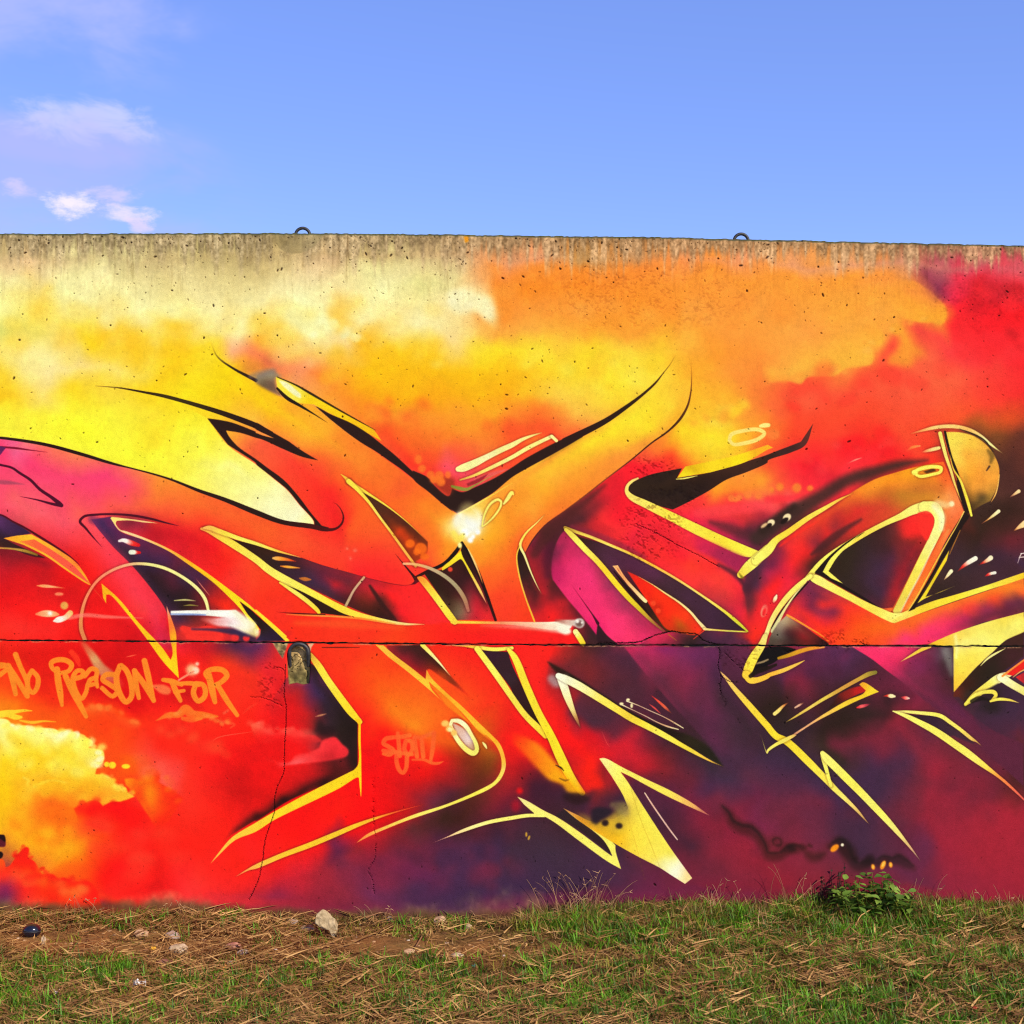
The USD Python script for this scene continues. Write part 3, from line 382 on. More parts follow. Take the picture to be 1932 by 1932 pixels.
    stroke('B0 520,1040,30 640,1020,30 800,1032,26 1080,1042,3', 'ff9080', soft=2, alpha=.7)
    stroke('B0 405,1065,10 440,1055,44 490,1040,40 530,1005,44', ['fff0e0', 'fff4ea', 'ffd0a8', 'f0c078'], soft=1)
    fill('B0 768,782 | 900,900 1050,1080 1220,1260 1290,1360 | 1305,1310 1285,1200 1275,1100 1258,950 | 1300,1060 1330,1160 1334,1300 1352,1500 | 1230,1370 1100,1190 960,1010 830,868 803,868 | 803,935 | 780,890 |',
         'B0 780,820,ffb028 900,920,ffd030 1000,1020,ffd428 1150,1210,ffc828 1300,1420,ffd428 1320,1250,ffb428 1290,1100,ff7840 1262,980,ffa890 1200,1280,ffcc28', soft=.4)
    fill('B0 1245,1000 1290,1290 1230,1230 1180,1180', 'B0 1200,1100,ec3050 1260,1150,c83050 1280,1250,b83040', soft=1.5, alpha=.6)
    # the red arrow: lobes, fins and lines
    D = 'd'
    stroke('A0 720,1222,5 900,1237,12 1100,1272,22 1230,1297,32 1400,1342,36 1650,1418,46 1850,1490,54 A1 0,1524,54 110,1585,56', [D, '3a2410', '4a3a10', '42300f', D, D], soft=.5, al=[.5, 1, 1, 1, 1, 1])
    fill('''A0 1560,1465 | 1660,1478 1760,1500 1932,1566 A1 60,1588 | 0,1555 | 0,1500 100,1555 250,1640 | 350,1710 490,1793 | 350,1762 200,1700 50,1632 A0 1932,1618 1820,1582 1712,1564 | 1730,1600 1800,1680 1932,1772 A1 88,1838 B1 214,0 330,130 420,250 500,345 | 560,360 | 520,384 440,352 | 440,335 435,310 330,190 240,80 145,0 A1 0,1815 A0 1932,1810 1720,1670 |''', D, soft=.5, inset=.7)
    fill('A1 0,1560 | 60,1582 140,1620 | 60,1600 0,1578', 'ff9c50', soft=.4)
    stroke('A0 -300,1590,20 0,1613,24 330,1662,30 600,1733,32 850,1808,24 970,1838,14 1150,1885,16 1300,1932,20 B0 1500,80,30 1700,150,40 1932,245,50 B1 200,318,44 430,352,46 520,374,36 600,368,24 645,332,20 660,280,16 642,225,10 605,180,5 570,165,1', [D, D, '301814', D, D, D, D, D, '5c1818', '701818'])
    # fin with the black wedge
    stroke('A0 1590,890,4 1640,1000,14 1760,1090,20 1932,1180,34', ['8c8030', '40301c', D], soft=.8, al=[.2, 1, 1]); fill('A0 1932,1150 | A1 60,1120 120,1105 165,1130 200,1160 | 150,1165 160,1255 | 230,1310 | 130,1275 0,1200 A0 1932,1190', 'A1 20,1160,808080 100,1130,909888 120,1200,5c4448 60,1220,4c4440', soft=2.5, alpha=.8)
    stroke('A1 -40,1150,30 40,1130,50 130,1110,40', '8c7c74', soft=5, alpha=.6)
    fill('A1 152,1155 | 280,1200 420,1290 600,1390 760,1480 880,1545 950,1640 | 860,1590 700,1510 560,1430 440,1365 | 300,1345 200,1285 160,1225 |', 'A1 180,1200,ffe050 300,1290,ffe860 400,1330,ffd020 600,1420,ffcc20 800,1530,ffc420 920,1620,ffb828', soft=.4)
    fill('A1 170,1180 | 230,1195 340,1285 | 340,1315 300,1300 210,1230 |', 'fff8c0', soft=1)
    stroke('A1 160,1155,10 300,1215,16 400,1272,22 600,1388,18 760,1478,12 900,1555,4', ['504018', '403010', '4c3810', D])
    fill('A1 430,1366 | 470,1380 560,1430 720,1500 850,1580 940,1650 | 1050,1740 1180,1860 1260,1932 B1 1400,120 1490,235 1520,258 | 1480,240 1300,90 1200,8 | A1 1190,1932 1100,1860 1000,1790 900,1720 800,1660 700,1590 560,1480 |', D, soft=.5, inset=1.1)
    stroke('A1 160,1240,20 230,1310,34 330,1370,26 430,1430,14 540,1500,3', ['34200c', '30240c', '504010'])
    # wedge inside the right fin
    fill('B1 775,60 | 900,132 1050,240 1200,372 1300,470 | 1290,560 1200,622 | 1100,492 950,290 850,150 |', 'B1 820,100,603820 900,180,5c3420 1000,280,642c1c 1100,330,582c20 1200,420,642c18 1050,360,a03c14,1 1150,500,c04414 1200,560,9c3c14 1260,480,703018 1280,560,c8501c,.4', soft=.8)
    stroke('A1 640,1888,6 680,1920,26 B1 700,10,46 740,40,40 850,106,24 1000,205,14 1150,325,8 1290,460,2', ['ffb838', 'ffd83c', 'ffdc40', 'ffc440', 'ff9c38'])
    stroke('B1 700,10,46 760,66,36 850,165,26 930,275,22 1020,395,22 1110,520,24 1205,650,24', ['ffdc40', 'ffd840', 'ffe060', 'ffc848', 'ffb44c', 'ffb048'])
    dot('B1 1090,400,40 1130,440,30', 'e84c14', soft=4, alpha=.7); dot('B1 1165,482,36,32 1245,520,46,44 1275,582,34,26 1215,545,26', 'ff7a24', soft=1.2, alpha=.8); dot('B1 690,520,10 750,535,12 715,595,9', 'ff8870', soft=1, alpha=.7)
    # tip and its lines
    stroke('B1 1045,550,2 1120,642,12 1190,727,26 1210,755,40', '4c1414'); stroke('B1 1215,765,40 1175,795,26 1100,797,14 900,757,10 700,702,10 500,647,12 340,588,6', '6c1420')

    fill('B0 1650,415 | 1780,455 1932,490 B1 160,545 340,590 500,645 700,700 900,757 1100,797 1200,790 | 1240,770 1300,850 1400,960 1500,1075 | 1250,1088 1000,1062 780,990 500,860 250,740 0,605 B0 1932,595 1800,520 |',
         'B0 1750,470,342010 1850,520,3c2418 B1 60,560,442818 150,620,3c2420 300,640,4c2430 250,700,442c3c 400,640,742c38 500,700,702840 420,760,48304c 550,790,64304c 600,790,e02830 640,800,a8283c 560,850,483044 700,760,6c2c38 650,880,54202c 750,840,942c30 800,800,c02c38 900,820,e83038 850,760,b02838 780,900,7c2c20 850,960,64281c 800,1000,50241c 950,1000,442018 1000,1040,38201c 950,900,5c2820 1000,860,ff2c2c 1100,880,ff3434 1200,900,ff3434 1100,1000,f82c34 1250,1000,ff3834 1350,1040,ff3838 1200,1050,ff3030', soft=.5, warp=5)
    stroke('B1 860,800,20 900,860,30 960,950,34 1030,1030,26 1060,1060,10', '44201c', soft=2.5, alpha=.85)
    stroke('B1 130,590,20 160,592,38 220,598,30 300,614,4', ['ffc070', 'ffa040', 'ff7a30', 'e04020'], soft=.9); stroke('B1 185,650,8 240,656,24 330,664,6', ['ff8c30', 'ffb040', 'ff9838'], soft=.9); stroke('B1 330,742,10 370,748,30 412,752,10', 'c87838', soft=1.2)
    stroke('B1 815,735,22 740,830,22 695,915,26 675,955,24', ['e0b088', 'd8b898', 'd8b098', 'd0b888'], alpha=.9, soft=.8)
    stroke('B0 1520,368,20 1570,375,50 1650,420,60 1750,480,64 1932,600,60 B1 100,680,66 250,770,74 400,852,78 600,955,70 750,1012,52 900,1050,40 1100,1085,24 1270,1090,6', ['ffa850', 'ffd040', 'ffe050', 'ffe860', 'ffe860', 'ffe848', 'ffdc38', 'ffd438', 'ffd850', 'fff0a0', 'ff9060'])
    stroke('B0 1540,362,20 1580,360,40 1650,385,44 1800,440,38 1932,480,32 B1 150,532,22 330,583,5', ['ffb060', 'ffd840', 'fff060', 'ffe85c', 'ffc848', 'ffb060'])
    fill('B1 215,790 | 330,835 520,935 640,1000 725,1036 | 600,1020 470,1005 | 475,985 400,925 300,850 |', '3c2014', soft=.4)
    stroke('B1 180,775,16 260,825,34 330,872,40 400,925,42 465,985,36 475,1000,30', ['ffdc40', 'ffe860', 'ffe050', 'ffd028'])
    stroke('B1 155,996,3 280,1006,12 400,1012,14 520,1016,12', ['b02018', '5c1814', '5c2010']); stroke('B1 230,1014,6 400,1022,14 600,1030,16 760,1042,20 900,1062,16 1050,1085,6', ['ff8c40', 'ffa050', 'ff9038', 'ffb850'], soft=.9)
    stroke('B1 300,1080,30 700,1090,60 1100,1110,40', 'ff6a34', soft=6, alpha=.5)

def middle_letter():
    # dark V between the fins
    fill('''A2 540,1560 | 400,1615 300,1662 100,1770 0,1836 B1 1800,-15 1650,55 1560,90 1480,62 | 1455,120 1350,40 1300,-20 A1 1180,1855 | 1190,1932 B1 1300,92 1420,192 1520,258 | 1600,218 1780,112 1932,18 A2 100,1882 300,1772 540,1625 |''', 'd', soft=.6, inset=.9)
    fill('B1 1300,-20 | 1490,-10 1500,60 1460,130 | 1380,70', '8c3420', soft=3, alpha=.7); dot('B1 1390,5,36 1340,0,26', 'ff8030', soft=2, alpha=.7)
    # blade and trunk
    fill('''A2 1240,978 | 1140,1130 980,1295 850,1400 700,1505 500,1630 300,1745 100,1855 0,1915 B1 1780,108 1600,215 1525,260 | 1545,400 1560,470 | 1640,620 1720,820 1812,1062 | B2 178,1075 | 110,900 50,700 38,570 | 58,500 100,552 | 150,460 250,340 400,232 560,110 700,0 A2 900,1780 1050,1655 1180,1565 1275,1470 1330,1365 1347,1250 1352,1045 |''',
         '''A2 1240,990,ffc84c,0 1340,1060,ffb84c,0 1200,1080,ffc848,.2 1280,1150,ffc040,.5 1180,1180,ffcc44 1320,1280,ffb840 1050,1290,ffd840 1200,1380,ffd044 1250,1440,ffb438 900,1440,ffe440 1050,1530,ffd838 1150,1550,ffb040 750,1560,ffe238 900,1640,ffc83c 1000,1640,ffa044 600,1640,ffd838 700,1780,ffa040 800,1760,ff9844 400,1740,ffc83c 500,1850,ffa83c 200,1860,ffc040 350,1932,ffac40 100,1932,ffac3c
         B2 100,80,ffa038 250,60,ffb038 400,60,ff9838 500,100,ff9038 300,180,ff9434 150,200,ffa840 350,230,ff8438 100,330,ff8a34 60,420,ff7838 180,380,ff8438 20,500,ff7030 B1 1850,100,ff9c3c 1700,200,ffd060 1650,350,ffdc80 1800,300,ffac38 1900,250,ff9a34 1750,450,ffac30 1880,420,ff9c30 1700,560,ff9830 1850,600,ff8030 1900,560,ff7c30 1780,750,ff6c30 1900,750,ff6030 1850,900,ff5030 1900,1000,ff4830 B2 20,700,ff6430 30,900,ff5030 100,1050,ff4828''', soft=.5, warp=4)
    stroke('A2 1352,1040,2 1356,1150,7 1347,1285,14 1322,1380,20 1270,1470,24 1180,1562,18 1050,1655,14 900,1780,12 700,1932,10 B2 560,112,10 400,235,10 250,344,12 150,462,10 100,552,4', ['c8842c', '70401c', '4c2c18', '5a3018', '8a4c28', '8c4828', '6c2c28', '4c2824'])
    stroke('A2 1238,978,2 1200,1050,6 1140,1128,10 1080,1202,18 980,1292,24 850,1390,36 700,1490,48 500,1592,60 400,1640,62', ['80601c', '4c3010', '38240c', 'd', 'd'], al=[.5, 1, 1, 1, 1])
    # bright strips left of the blade
    stroke('A1 1525,1850,44 1560,1842,66 1650,1805,64 1750,1755,50 1850,1705,48 1932,1668,44 A2 80,1625,30 150,1598,18 225,1575,3', ['fff4a8', 'fff8b0', 'fff4c0', 'fff0a0', 'fff0a0', 'ffe890', 'ffdc80'], soft=.8)
    stroke('A1 1540,1932,14 1640,1900,24 1750,1850,32 1932,1760,36 A2 120,1690,38 220,1640,34 295,1605,34', ['d8a048', 'ffcc60', 'ffe080', 'fff098', 'fff090', 'ffe88c', 'fff4a8'], soft=.7); stroke('A2 300,1602,30 335,1635,30', 'fff0a0', soft=.7)
    stroke('B1 1480,48,24 1530,62,34 1590,70,30 1650,40,16 1780,-30,10 A1 1900,1850,4', ['8c8838', '9c9848', 'a09848', 'c09858', 'e07060', 'd05050'], soft=.8); stroke('A1 1650,1932,20 1800,1880,24 1900,1850,8', 'e8706c', soft=1.2, alpha=.7)
    fill('B1 1590,30 | 1700,-20 1760,-50 | 1700,10 1600,50', 'a83038', soft=.8)
    dot('A1 1228,1778,26,36 1255,1848,30 1320,1895,30 1385,1900,34 1450,1895,22,28 1345,1932,26 B1 1400,20,30', 'ff8438', soft=1.2, alpha=.75)
    # glow
    stroke('B1 1600,230,120 1640,300,150 1590,380,110', ['fff0a0', 'fffbe0', 'fff4c0'], soft=8, al=[.45, .9, .9]); dot('B1 1590,350,100,80', 'ffffff', soft=8, alpha=.9); dot('B1 1500,360,90,70', 'fff4b0', soft=9, alpha=.6)
    dot('B1 1530,300,36,60,20', 'fff8dc', soft=3); dot('B1 1620,455,22 1675,395,20 1640,430,16 1580,400,30', 'ffffff', soft=1.5); stroke('B1 1490,400,40 1530,450,60 1560,420,40', 'ffe468', soft=4, alpha=.8)
    stroke('B1 1525,255,10 1600,218,16 1780,115,12 1932,22,8', ['fff4b0', 'ffe060', 'ffb848'], soft=.8)
    stroke('B1 1705,348,12 1725,260,18 1770,180,22 1825,148,24 1850,165,22 1845,200,20 1800,270,18 1745,325,14 1710,350,12', 'ffec70', soft=.7); stroke('B1 1870,180,16 1900,140,34 1932,95,30 B2 10,110,12', ['fff080', 'ffec78', 'ffe860'], soft=.8)
    # dark counter under the glow
    fill('B1 1560,470 | 1640,620 1720,810 1812,1058 | 1510,1058 | 1400,895 1265,700 | 1400,682 | 1545,550 |', 'B1 1560,500,302010 1300,720,342018 1400,800,402018 1350,760,38240f 1450,900,442418 1480,960,5c3c28 1560,1000,907860 1540,960,806850 1500,1030,706048 1480,680,50201c 1550,620,40201c 1600,700,401c1c 1560,760,482024 1620,820,802430 1680,900,c02838 1650,960,d83040 1650,1030,c82838 1750,1030,f03438 1700,980,d83038 1720,900,501c1c', soft=.5, warp=4)
    stroke('B1 1555,472,22 1645,625,32 1720,810,32 1808,1058,26', ['201408', '2c1810', '30180f', '4c1818']); stroke('B1 1600,520,6 1650,620,18 1690,720,10 1710,780,3', ['fff0a0', 'ffc880', 'ff9850'], soft=.8)
    stroke('B1 1200,737,26 1290,692,30 1420,632,34 1500,552,38 1550,480,30', ['5a1c14', '281408', '241408', '2a1a0c']); dot('B1 1540,495,16,22', 'fff0a0', soft=1)
    fill('B1 1548,535 | 1560,575 1640,720 1700,830 1745,940 | 1690,850 1620,720 1550,600 1535,602 | 1470,648 1408,686 | 1405,668 1470,608 |', 'B1 1550,560,ffe838 1430,660,ffd838 1600,680,ffe048 1680,820,ffd870 1730,910,ffa880', soft=.4)
    stroke('B1 1225,738,20 1250,750,50 1310,820,58 1400,940,58 1470,1035,60 1500,1070,50', ['ff8c38', 'ffc038', 'ffdc40', 'ffe850', 'ffdc38', 'ffd040'])
    dot('B1 1468,677,18', 'e85038', soft=.8)
    stroke('B1 1115,632,22 1180,634,24 1280,655,28 1400,710,36 1500,790,38 1570,890,40 1602,985,28', ['ffb890', 'f0b070', 'd8b898', 'b8a888', 'b8a888', 'c8a078', 'd88c78'], soft=.8, al=[.9, .95, .9, .95, .9, .8, .6])
    # bar end
    stroke('B1 1480,1072,24 1700,1076,20 1932,1082,26 B2 150,1092,40 300,1100,60 420,1092,66', ['ffd850', 'ffcc50', 'ff9868', 'ffc8a0', 'fff0d0', 'fff8e8'], soft=1.2); stroke('B1 1700,1100,10 1932,1105,30 B2 200,1110,50 360,1125,60', ['ff7860', 'ff8c80', 'ffb8a0', 'ffe8d0'], soft=4, alpha=.7)
    dot('B2 410,1145,40,24 390,1125,50,30', 'fff8e0', soft=2); stroke('B2 330,1060,10 420,1075,40 490,1080,50', ['b05c50', 'd8b0a0', 'e8d8c8'], soft=3); dot('B2 512,1083,38', 'd8c8c0', soft=1); dot('B2 508,1085,26', '806058', soft=1.5); dot('B2 495,1068,14', 'ffffff', soft=1.2); dot('B2 530,1078,8', 'ffffff', soft=.8)
    stroke('B2 480,1145,50 510,1190,54 535,1232,50', ['fff0a0', 'ffd838', 'ffd020'])
    # trunk's thin line and the black sliver
    fill('B2 45,520 | 62,495 100,560 160,720 225,860 | 300,900 | 180,1060 | 110,900 55,720 40,600 |', 'B2 60,560,302010 100,700,342420 150,850,4c2024 200,950,802028,.8 140,1000,a02830,.6 180,1040,c82c30,0 235,880,502024,0 300,900,502024,0 250,1000,a02830,0', soft=1.5)
    stroke('B2 245,262,3 190,320,10 120,385,16 80,440,20 62,495,24 95,570,20 140,690,14 190,800,8 222,858,2', ['ffd870', 'ffe070', 'ffe050', 'fff0a0', 'fff0a8', 'ffe8a0', 'c8a070'])
    stroke('B2 60,490,8 36,570,12 50,700,14 100,880,14 170,1068,16', ['ffd850', 'ffc850', 'ffc858', 'ffc048', 'ffc040'])
    stroke('B2 700,40,10 560,160,40 400,290,80 260,420,80 170,560,60', '5c2828', soft=7, alpha=.7)
    # dark wedge below the joint
    fill('B1 1700,1285 | 1905,1300 | B2 0,1390 120,1640 260,1925 C2 285,60 | 262,20 B2 150,1830 0,1640 B1 1932,1590 1830,1450 |', 'B1 1780,1320,442034 1850,1400,40242c 1900,1540,442c34 B2 50,1600,402024 150,1800,3c2018', soft=.4)
    stroke('B1 1480,1248,6 1580,1254,16 1660,1262,30 1800,1278,36 1932,1268,30', ['ff9040', 'ffb038', 'ffe050', 'fff058', 'fff058'])
    stroke('B1 1670,1275,50 1745,1375,54 1850,1520,56 1932,1640,52 B2 100,1775,52 255,1925,60', ['ffe850', 'fff060', 'ffe858', 'ffdc48', 'ffd840', 'ffd028'])
    stroke('B1 1905,1280,30 B2 20,1340,56 110,1560,66 200,1760,66 290,1925,72 C2 380,190,84 450,320,70 530,430,50', ['ffe840', 'ffd830', 'ffdc28', 'ffd428', 'ffd818', 'ffd820', 'ffcc20', 'f0b820'])
    fill('C2 0,-30 | 200,60 300,160 440,330 570,450 | 430,430 380,370 280,330 180,230 0,40', 'C2 60,60,ff6018 150,140,ff7c18 250,230,ff9c18 350,320,ffb818 450,400,ffb820 0,0,ff4c1c,.3 200,60,ff9820', soft=3, warp=5, alpha=.9)
    fill('C2 500,330 | 560,280 640,290 690,380 600,410 560,440', 'f82c1c', soft=4, alpha=.8); fill('C2 380,440 | 470,430 560,445 600,480 | 500,520 400,490', '3a1c24', soft=3, alpha=.8)
    stroke('C2 330,220,6 370,240,14 390,262,6', '40280c', soft=.8); stroke('C2 360,320,8 400,335,16 430,330,6', 'a06c18', soft=1.5); dot('C2 60,415,24', 'e01c24', soft=2); dot('C2 30,530,36,44', 'c01830', soft=3, alpha=.7)
    # lightning strips on the J
    fill('B1 985,1250 | 1240,1245 | 1350,1345 1470,1480 1640,1665 | 1560,1600 1400,1490 1300,1430 1285,1500 1255,1505 | 1150,1410 1000,1300', 'B1 1000,1255,b02c30 1100,1280,5c2428 1200,1270,442420 1150,1350,9c2430 1230,1380,702028 1300,1330,40241c 1230,1480,d02020 1350,1420,8c2c18 1400,1400,3c2014 1420,1480,c8501c 1500,1540,8c3818 1550,1600,c83c20 1630,1660,f03020,.3', soft=1, warp=4)
    stroke('B1 1255,1244,40 1310,1300,34 1380,1375,20 1470,1482,3', ['ffe850', 'fff0a0', 'fff4c0', 'ffb080'])
    fill('B1 895,1242 | 965,1248 | 1060,1330 1180,1420 1280,1500 | 1288,1425 | 1322,1486 1435,1600 1555,1705 1692,1838 1790,1932 C1 1845,60 1885,170 1888,240 1850,330 1780,395 1620,470 1400,555 1150,640 950,720 840,770 740,822 | 840,740 1000,670 1200,590 1450,510 1700,400 1800,340 1850,250 1845,150 1800,60 1740,0 | B1 1700,1915 1560,1765 1420,1630 1310,1530 | 1330,1580 1440,1705 | 1300,1580 1150,1455 1000,1340 |',
         'B1 920,1250,ffc450 1100,1400,ffc048 1280,1540,ffd048 1400,1650,ffb83c 1300,1480,ffa840 1450,1620,ffb038 1600,1750,ffb438 1780,1920,ffb838 C1 1860,150,ffb848 1870,240,ffe080 1800,350,fff070 1600,450,fff068 1300,570,fff07c 1000,680,ffd868 800,770,ff9c50', soft=.4, inset=.6)
    fill('B1 1310,1535 | 1480,1680 1640,1860 C1 1800,60 | 1740,0 B1 1560,1800 1440,1705', 'B1 1350,1580,ff8a28 1500,1720,ff9028 1600,1850,ff9c28 C1 1750,20,ffa030', soft=.8, alpha=.8)
    # ring highlight on the J
    fill('B1 1480,1830 1560,1870 1640,1932 C1 1670,60 1650,130 1590,80 B1 1510,1910', 'B1 1540,1880,e8b8a0 C1 1600,20,fcecf8 1610,70,d8a888 1640,110,c08c50', soft=1)
    stroke('B1 1480,1815,30 1468,1850,34 1490,1905,40 C1 1530,40,44 1590,105,48 1640,130,50 1665,110,42 1660,60,38 1630,0,34 B1 1580,1855,44 1530,1820,44 1480,1815,30', ['fff4c0', 'fff4c0', 'fff0a0', 'ffe870', 'fff070', 'fff080', 'fff0b0', 'fffce0', 'fff4c0'], soft=.8)
    dot('B1 1460,1880,26,24 1495,1910,24 1430,1840,30,24', 'ffc870', soft=1.2); dot('B1 1465,1885,16', 'fff0b0', soft=1); stroke('C1 1712,50,12 1728,70,24 1740,92,12', 'fff0a0', soft=.9)

def j_counter():
    fill('B1 395,1370 | 460,1420 620,1640 770,1830 | 770,1932 C1 770,220 | 740,270 500,380 250,490 0,645 C0 1932,640 1740,755 | 1640,860 | 1800,600 C1 0,420 150,200 | B1 100,1700 | 230,1500 |',
         'B1 420,1400,342024 400,1500,503054 350,1550,643060,.8 450,1600,48305c 520,1680,3c2838 600,1700,38242c 650,1780,30201f 560,1850,3c2830 620,1900,342420 730,1880,2c1c18 450,1780,6c2834,.8 320,1600,903040,.5 400,1680,782c4c,.8 250,1680,c83030,0 350,1750,c82c2c,.4 250,1850,e82828,0 480,1850,3c3030,.9 520,1930,48242c,.7 C1 700,100,382020 720,200,2c1c18 650,220,5c2024,.8 600,280,481c18,.9 500,350,2c1414 350,400,501818,.8 200,480,2c1410 200,400,a01c1c,.3 400,300,a02028,.4 100,300,e02020,0 50,600,2c1410 0,600,2c1410,.9 0,540,901c1c,0 -60,560,901c1c,0 C0 1640,860,901c1c,0 1700,760,901c1c,0 1800,640,901c1c,0 1860,660,2c1410,.7 1800,715,2c1410,.8 C1 300,150,e83038,0', soft=.8, warp=5)
    fill('C1 60,170 | 250,200 300,150 400,130 480,90 | 500,40 540,20 600,10 650,60 700,110 690,150 600,180 450,200 300,215 200,230', 'C1 150,190,ff5048,.3 300,190,ff6c6c 400,150,fc4444 500,80,f84448 600,60,f83c44 660,120,e83840 560,150,e03038,.8', soft=1.5, warp=4)
    fill('B1 -40,1845 0,1835 60,1860 90,1900 180,1905 220,1870 300,1880 380,1920 450,1932 C1 500,40 380,60 200,40 0,60', 'B1 0,1860,ff6c50 100,1920,ff5048 250,1900,ff5448 400,1930,f84444 C1 200,40,ff4040,0 400,50,f84040,0 0,60,ff4030,0', soft=1.2, alpha=.9)
    fill('B1 480,1800 520,1850 600,1870 580,1920 500,1932 440,1900', '301c20', soft=3, alpha=.7); stroke('B1 450,1785,4 490,1775,14 530,1765,3', 'c08060', soft=1)
    stroke('B1 410,1320,40 470,1400,60 540,1510,62 640,1650,66 720,1755,64 785,1825,40', ['d8a040', 'ffdc38', 'ffe040', 'ffd428', 'ffd020', 'ffd020'])
    fill('B1 740,1800 | 798,1800 | 795,1932 C1 800,200 800,440 793,485 | 785,420 775,320 | 765,318 640,395 500,465 300,560 130,645 0,728 C0 1780,790 1660,900 1560,1002 | 1650,880 1750,765 C1 0,652 130,575 300,480 500,375 740,255 | 770,215 770,0 B1 772,1850 |', 'B1 785,1850,ffc828 C1 785,100,ffd028 780,280,ffd428 600,390,ffd430 300,540,ffd838 100,640,ffd838 0,690,ffd040 C0 1800,760,ffd050 1650,890,ffc058', soft=.4, inset=.8)
    stroke('C0 1780,1060,3 1880,1005,20 C1 0,985,40 200,900,46 400,825,50 600,742,48 750,678,40 900,622,24 1060,572,12 1260,518,3', ['ff9060', 'ffb848', 'ffc030', 'ffc028', 'ffc428', 'ffc028', 'ffa830', 'ff6838', 'ff4830'])
    stroke('C1 1330,808,2 1450,760,10 1560,715,28 1750,652,34 1932,618,36 C2 120,600,34 245,602,26', ['c07880', 'ffd0a0', 'fff4a0', 'fff078', 'fff078', 'ffec78'])
    fill('C2 400,550 | 560,668 680,750 760,820 | 770,860 740,890 | 600,780 480,690 330,600 |', '3c2838', soft=.8)
    fill('C2 32,452 | 120,490 240,560 340,610 500,715 700,865 755,905 | 735,860 690,790 600,710 480,625 390,550 | 560,650 720,760 785,825 | 787,870 830,1012 | 720,950 500,790 320,655 200,585 | 250,612 | 160,592 165,585 | 90,520 |', 'C2 60,470,fff0a0 200,570,fff080 400,680,fff078 600,830,fff078 780,950,fff078 760,830,fff070 600,690,ffe070', soft=.4, inset=.7)

def signature(label):
    o = ['ff6a38', 'ff7c3c']
    for s in ('C1 1025,12,34 980,22,36 962,55,34 1000,80,34 1038,110,34 1010,140,34 962,135,24', 'C1 1070,-20,30 1078,60,34 1085,150,34', 'C1 1040,10,30 1110,5,34 1160,-5,30', 'C1 1130,40,34 1120,100,34 1150,140,34 1180,100,34 1170,40,34 1135,35,30',
              'C1 1060,120,30 1062,200,34 1085,262,34 1110,278,30 1132,245,32 1140,150,34', 'C1 1195,20,34 1205,90,34 1215,155,34', 'C1 1200,10,30 1245,20,30 1255,90,34 1262,155,34', 'C1 1255,10,30 1330,-20,34', 'C1 1345,-20,34 1335,80,36 1318,190,26', 'C1 1180,180,14 1270,180,22 1330,205,24 1380,205,20 1412,192,6', 'C1 960,110,30 1100,130,30 1180,140,26'):
        stroke(s, o, soft=1.0, alpha=.85, label=label)
def lettering(label):
    o = 'ff9034'
    S = ['-10,1400,60 40,1402,50 70,1420,44', '0,1470,44 40,1440,40 75,1420,40', '65,1405,48 95,1510,50 118,1615,40', '60,1400,46 120,1490,48 205,1630,44', '118,1318,48 150,1400,44 205,1530,40 212,1638,24',
         '240,1440,40 210,1500,44 215,1575,44 250,1605,40 282,1560,44 285,1490,44 245,1440,40',
         '430,1430,56 440,1520,58 455,1610,54 468,1700,30', '445,1455,40 395,1420,40 388,1380,44 430,1358,46 500,1362,46 540,1395,46 520,1440,40 470,1455,36', '495,1480,50 545,1590,54 600,1690,52 650,1785,36',
         '560,1500,44 620,1480,44 625,1445,40 585,1440,40 552,1490,44 570,1590,46 615,1650,40 650,1600,40 660,1545,36', '640,1480,40 690,1425,42 730,1440,42 725,1500,40 735,1560,32', '725,1490,40 680,1510,42 670,1545,40 715,1540,36',
         '870,1470,44 800,1470,44 775,1505,44 830,1545,44 885,1590,44 850,1632,40 770,1570,40', '905,1405,48 880,1480,50 895,1590,54 950,1675,48 990,1640,48 990,1540,48 955,1440,48 915,1400,44',
         '1015,1440,46 1028,1550,48 1048,1645,36', '1015,1440,44 1100,1560,52 1160,1665,40', '1090,1365,50 1115,1470,54 1160,1665,36', '1232,1508,36 1300,1520,46 1370,1545,34', '1300,1530,48 1330,1600,50 1362,1665,36', '1320,1600,34 1388,1590,30',
         '1370,1535,34 1440,1535,40 1500,1545,40', '1475,1545,44 1460,1610,48 1495,1668,46 1540,1640,46 1550,1590,46 1530,1545,44 1480,1535,40', '1575,1470,54 1600,1580,60 1622,1675,40', '1575,1500,44 1552,1460,44 1590,1432,46 1680,1435,48 1712,1475,48 1670,1525,44 1620,1550,40', '1640,1545,46 1710,1660,48 1790,1775,36']
    for s in S: stroke('B0 ' + ' '.join(','.join((*q.split(',')[:2], str(float(q.split(',')[2]) * .88))) for q in s.split()), o, soft=.8, alpha=.97, label=label)
    stroke('B0 540,1300,40 580,1350,44 600,1400,20', 'ff5030', soft=1, alpha=.7)
    dot('B0 1450,1435,44', 'ffc090', soft=3); dot('B0 1490,1390,14 1480,1440,26', 'ffd8b8', soft=1.5); stroke('B0 1460,1445,14 1400,1480,16 1350,1510,14', 'ff9878', soft=1.5); stroke('B0 1160,1555,20 1230,1580,70 1260,1590,60', 'ff9058', soft=3, alpha=.8)
    stroke('B0 955,1335,4 990,1328,10 1030,1318,3', 'ff7050', soft=.8)

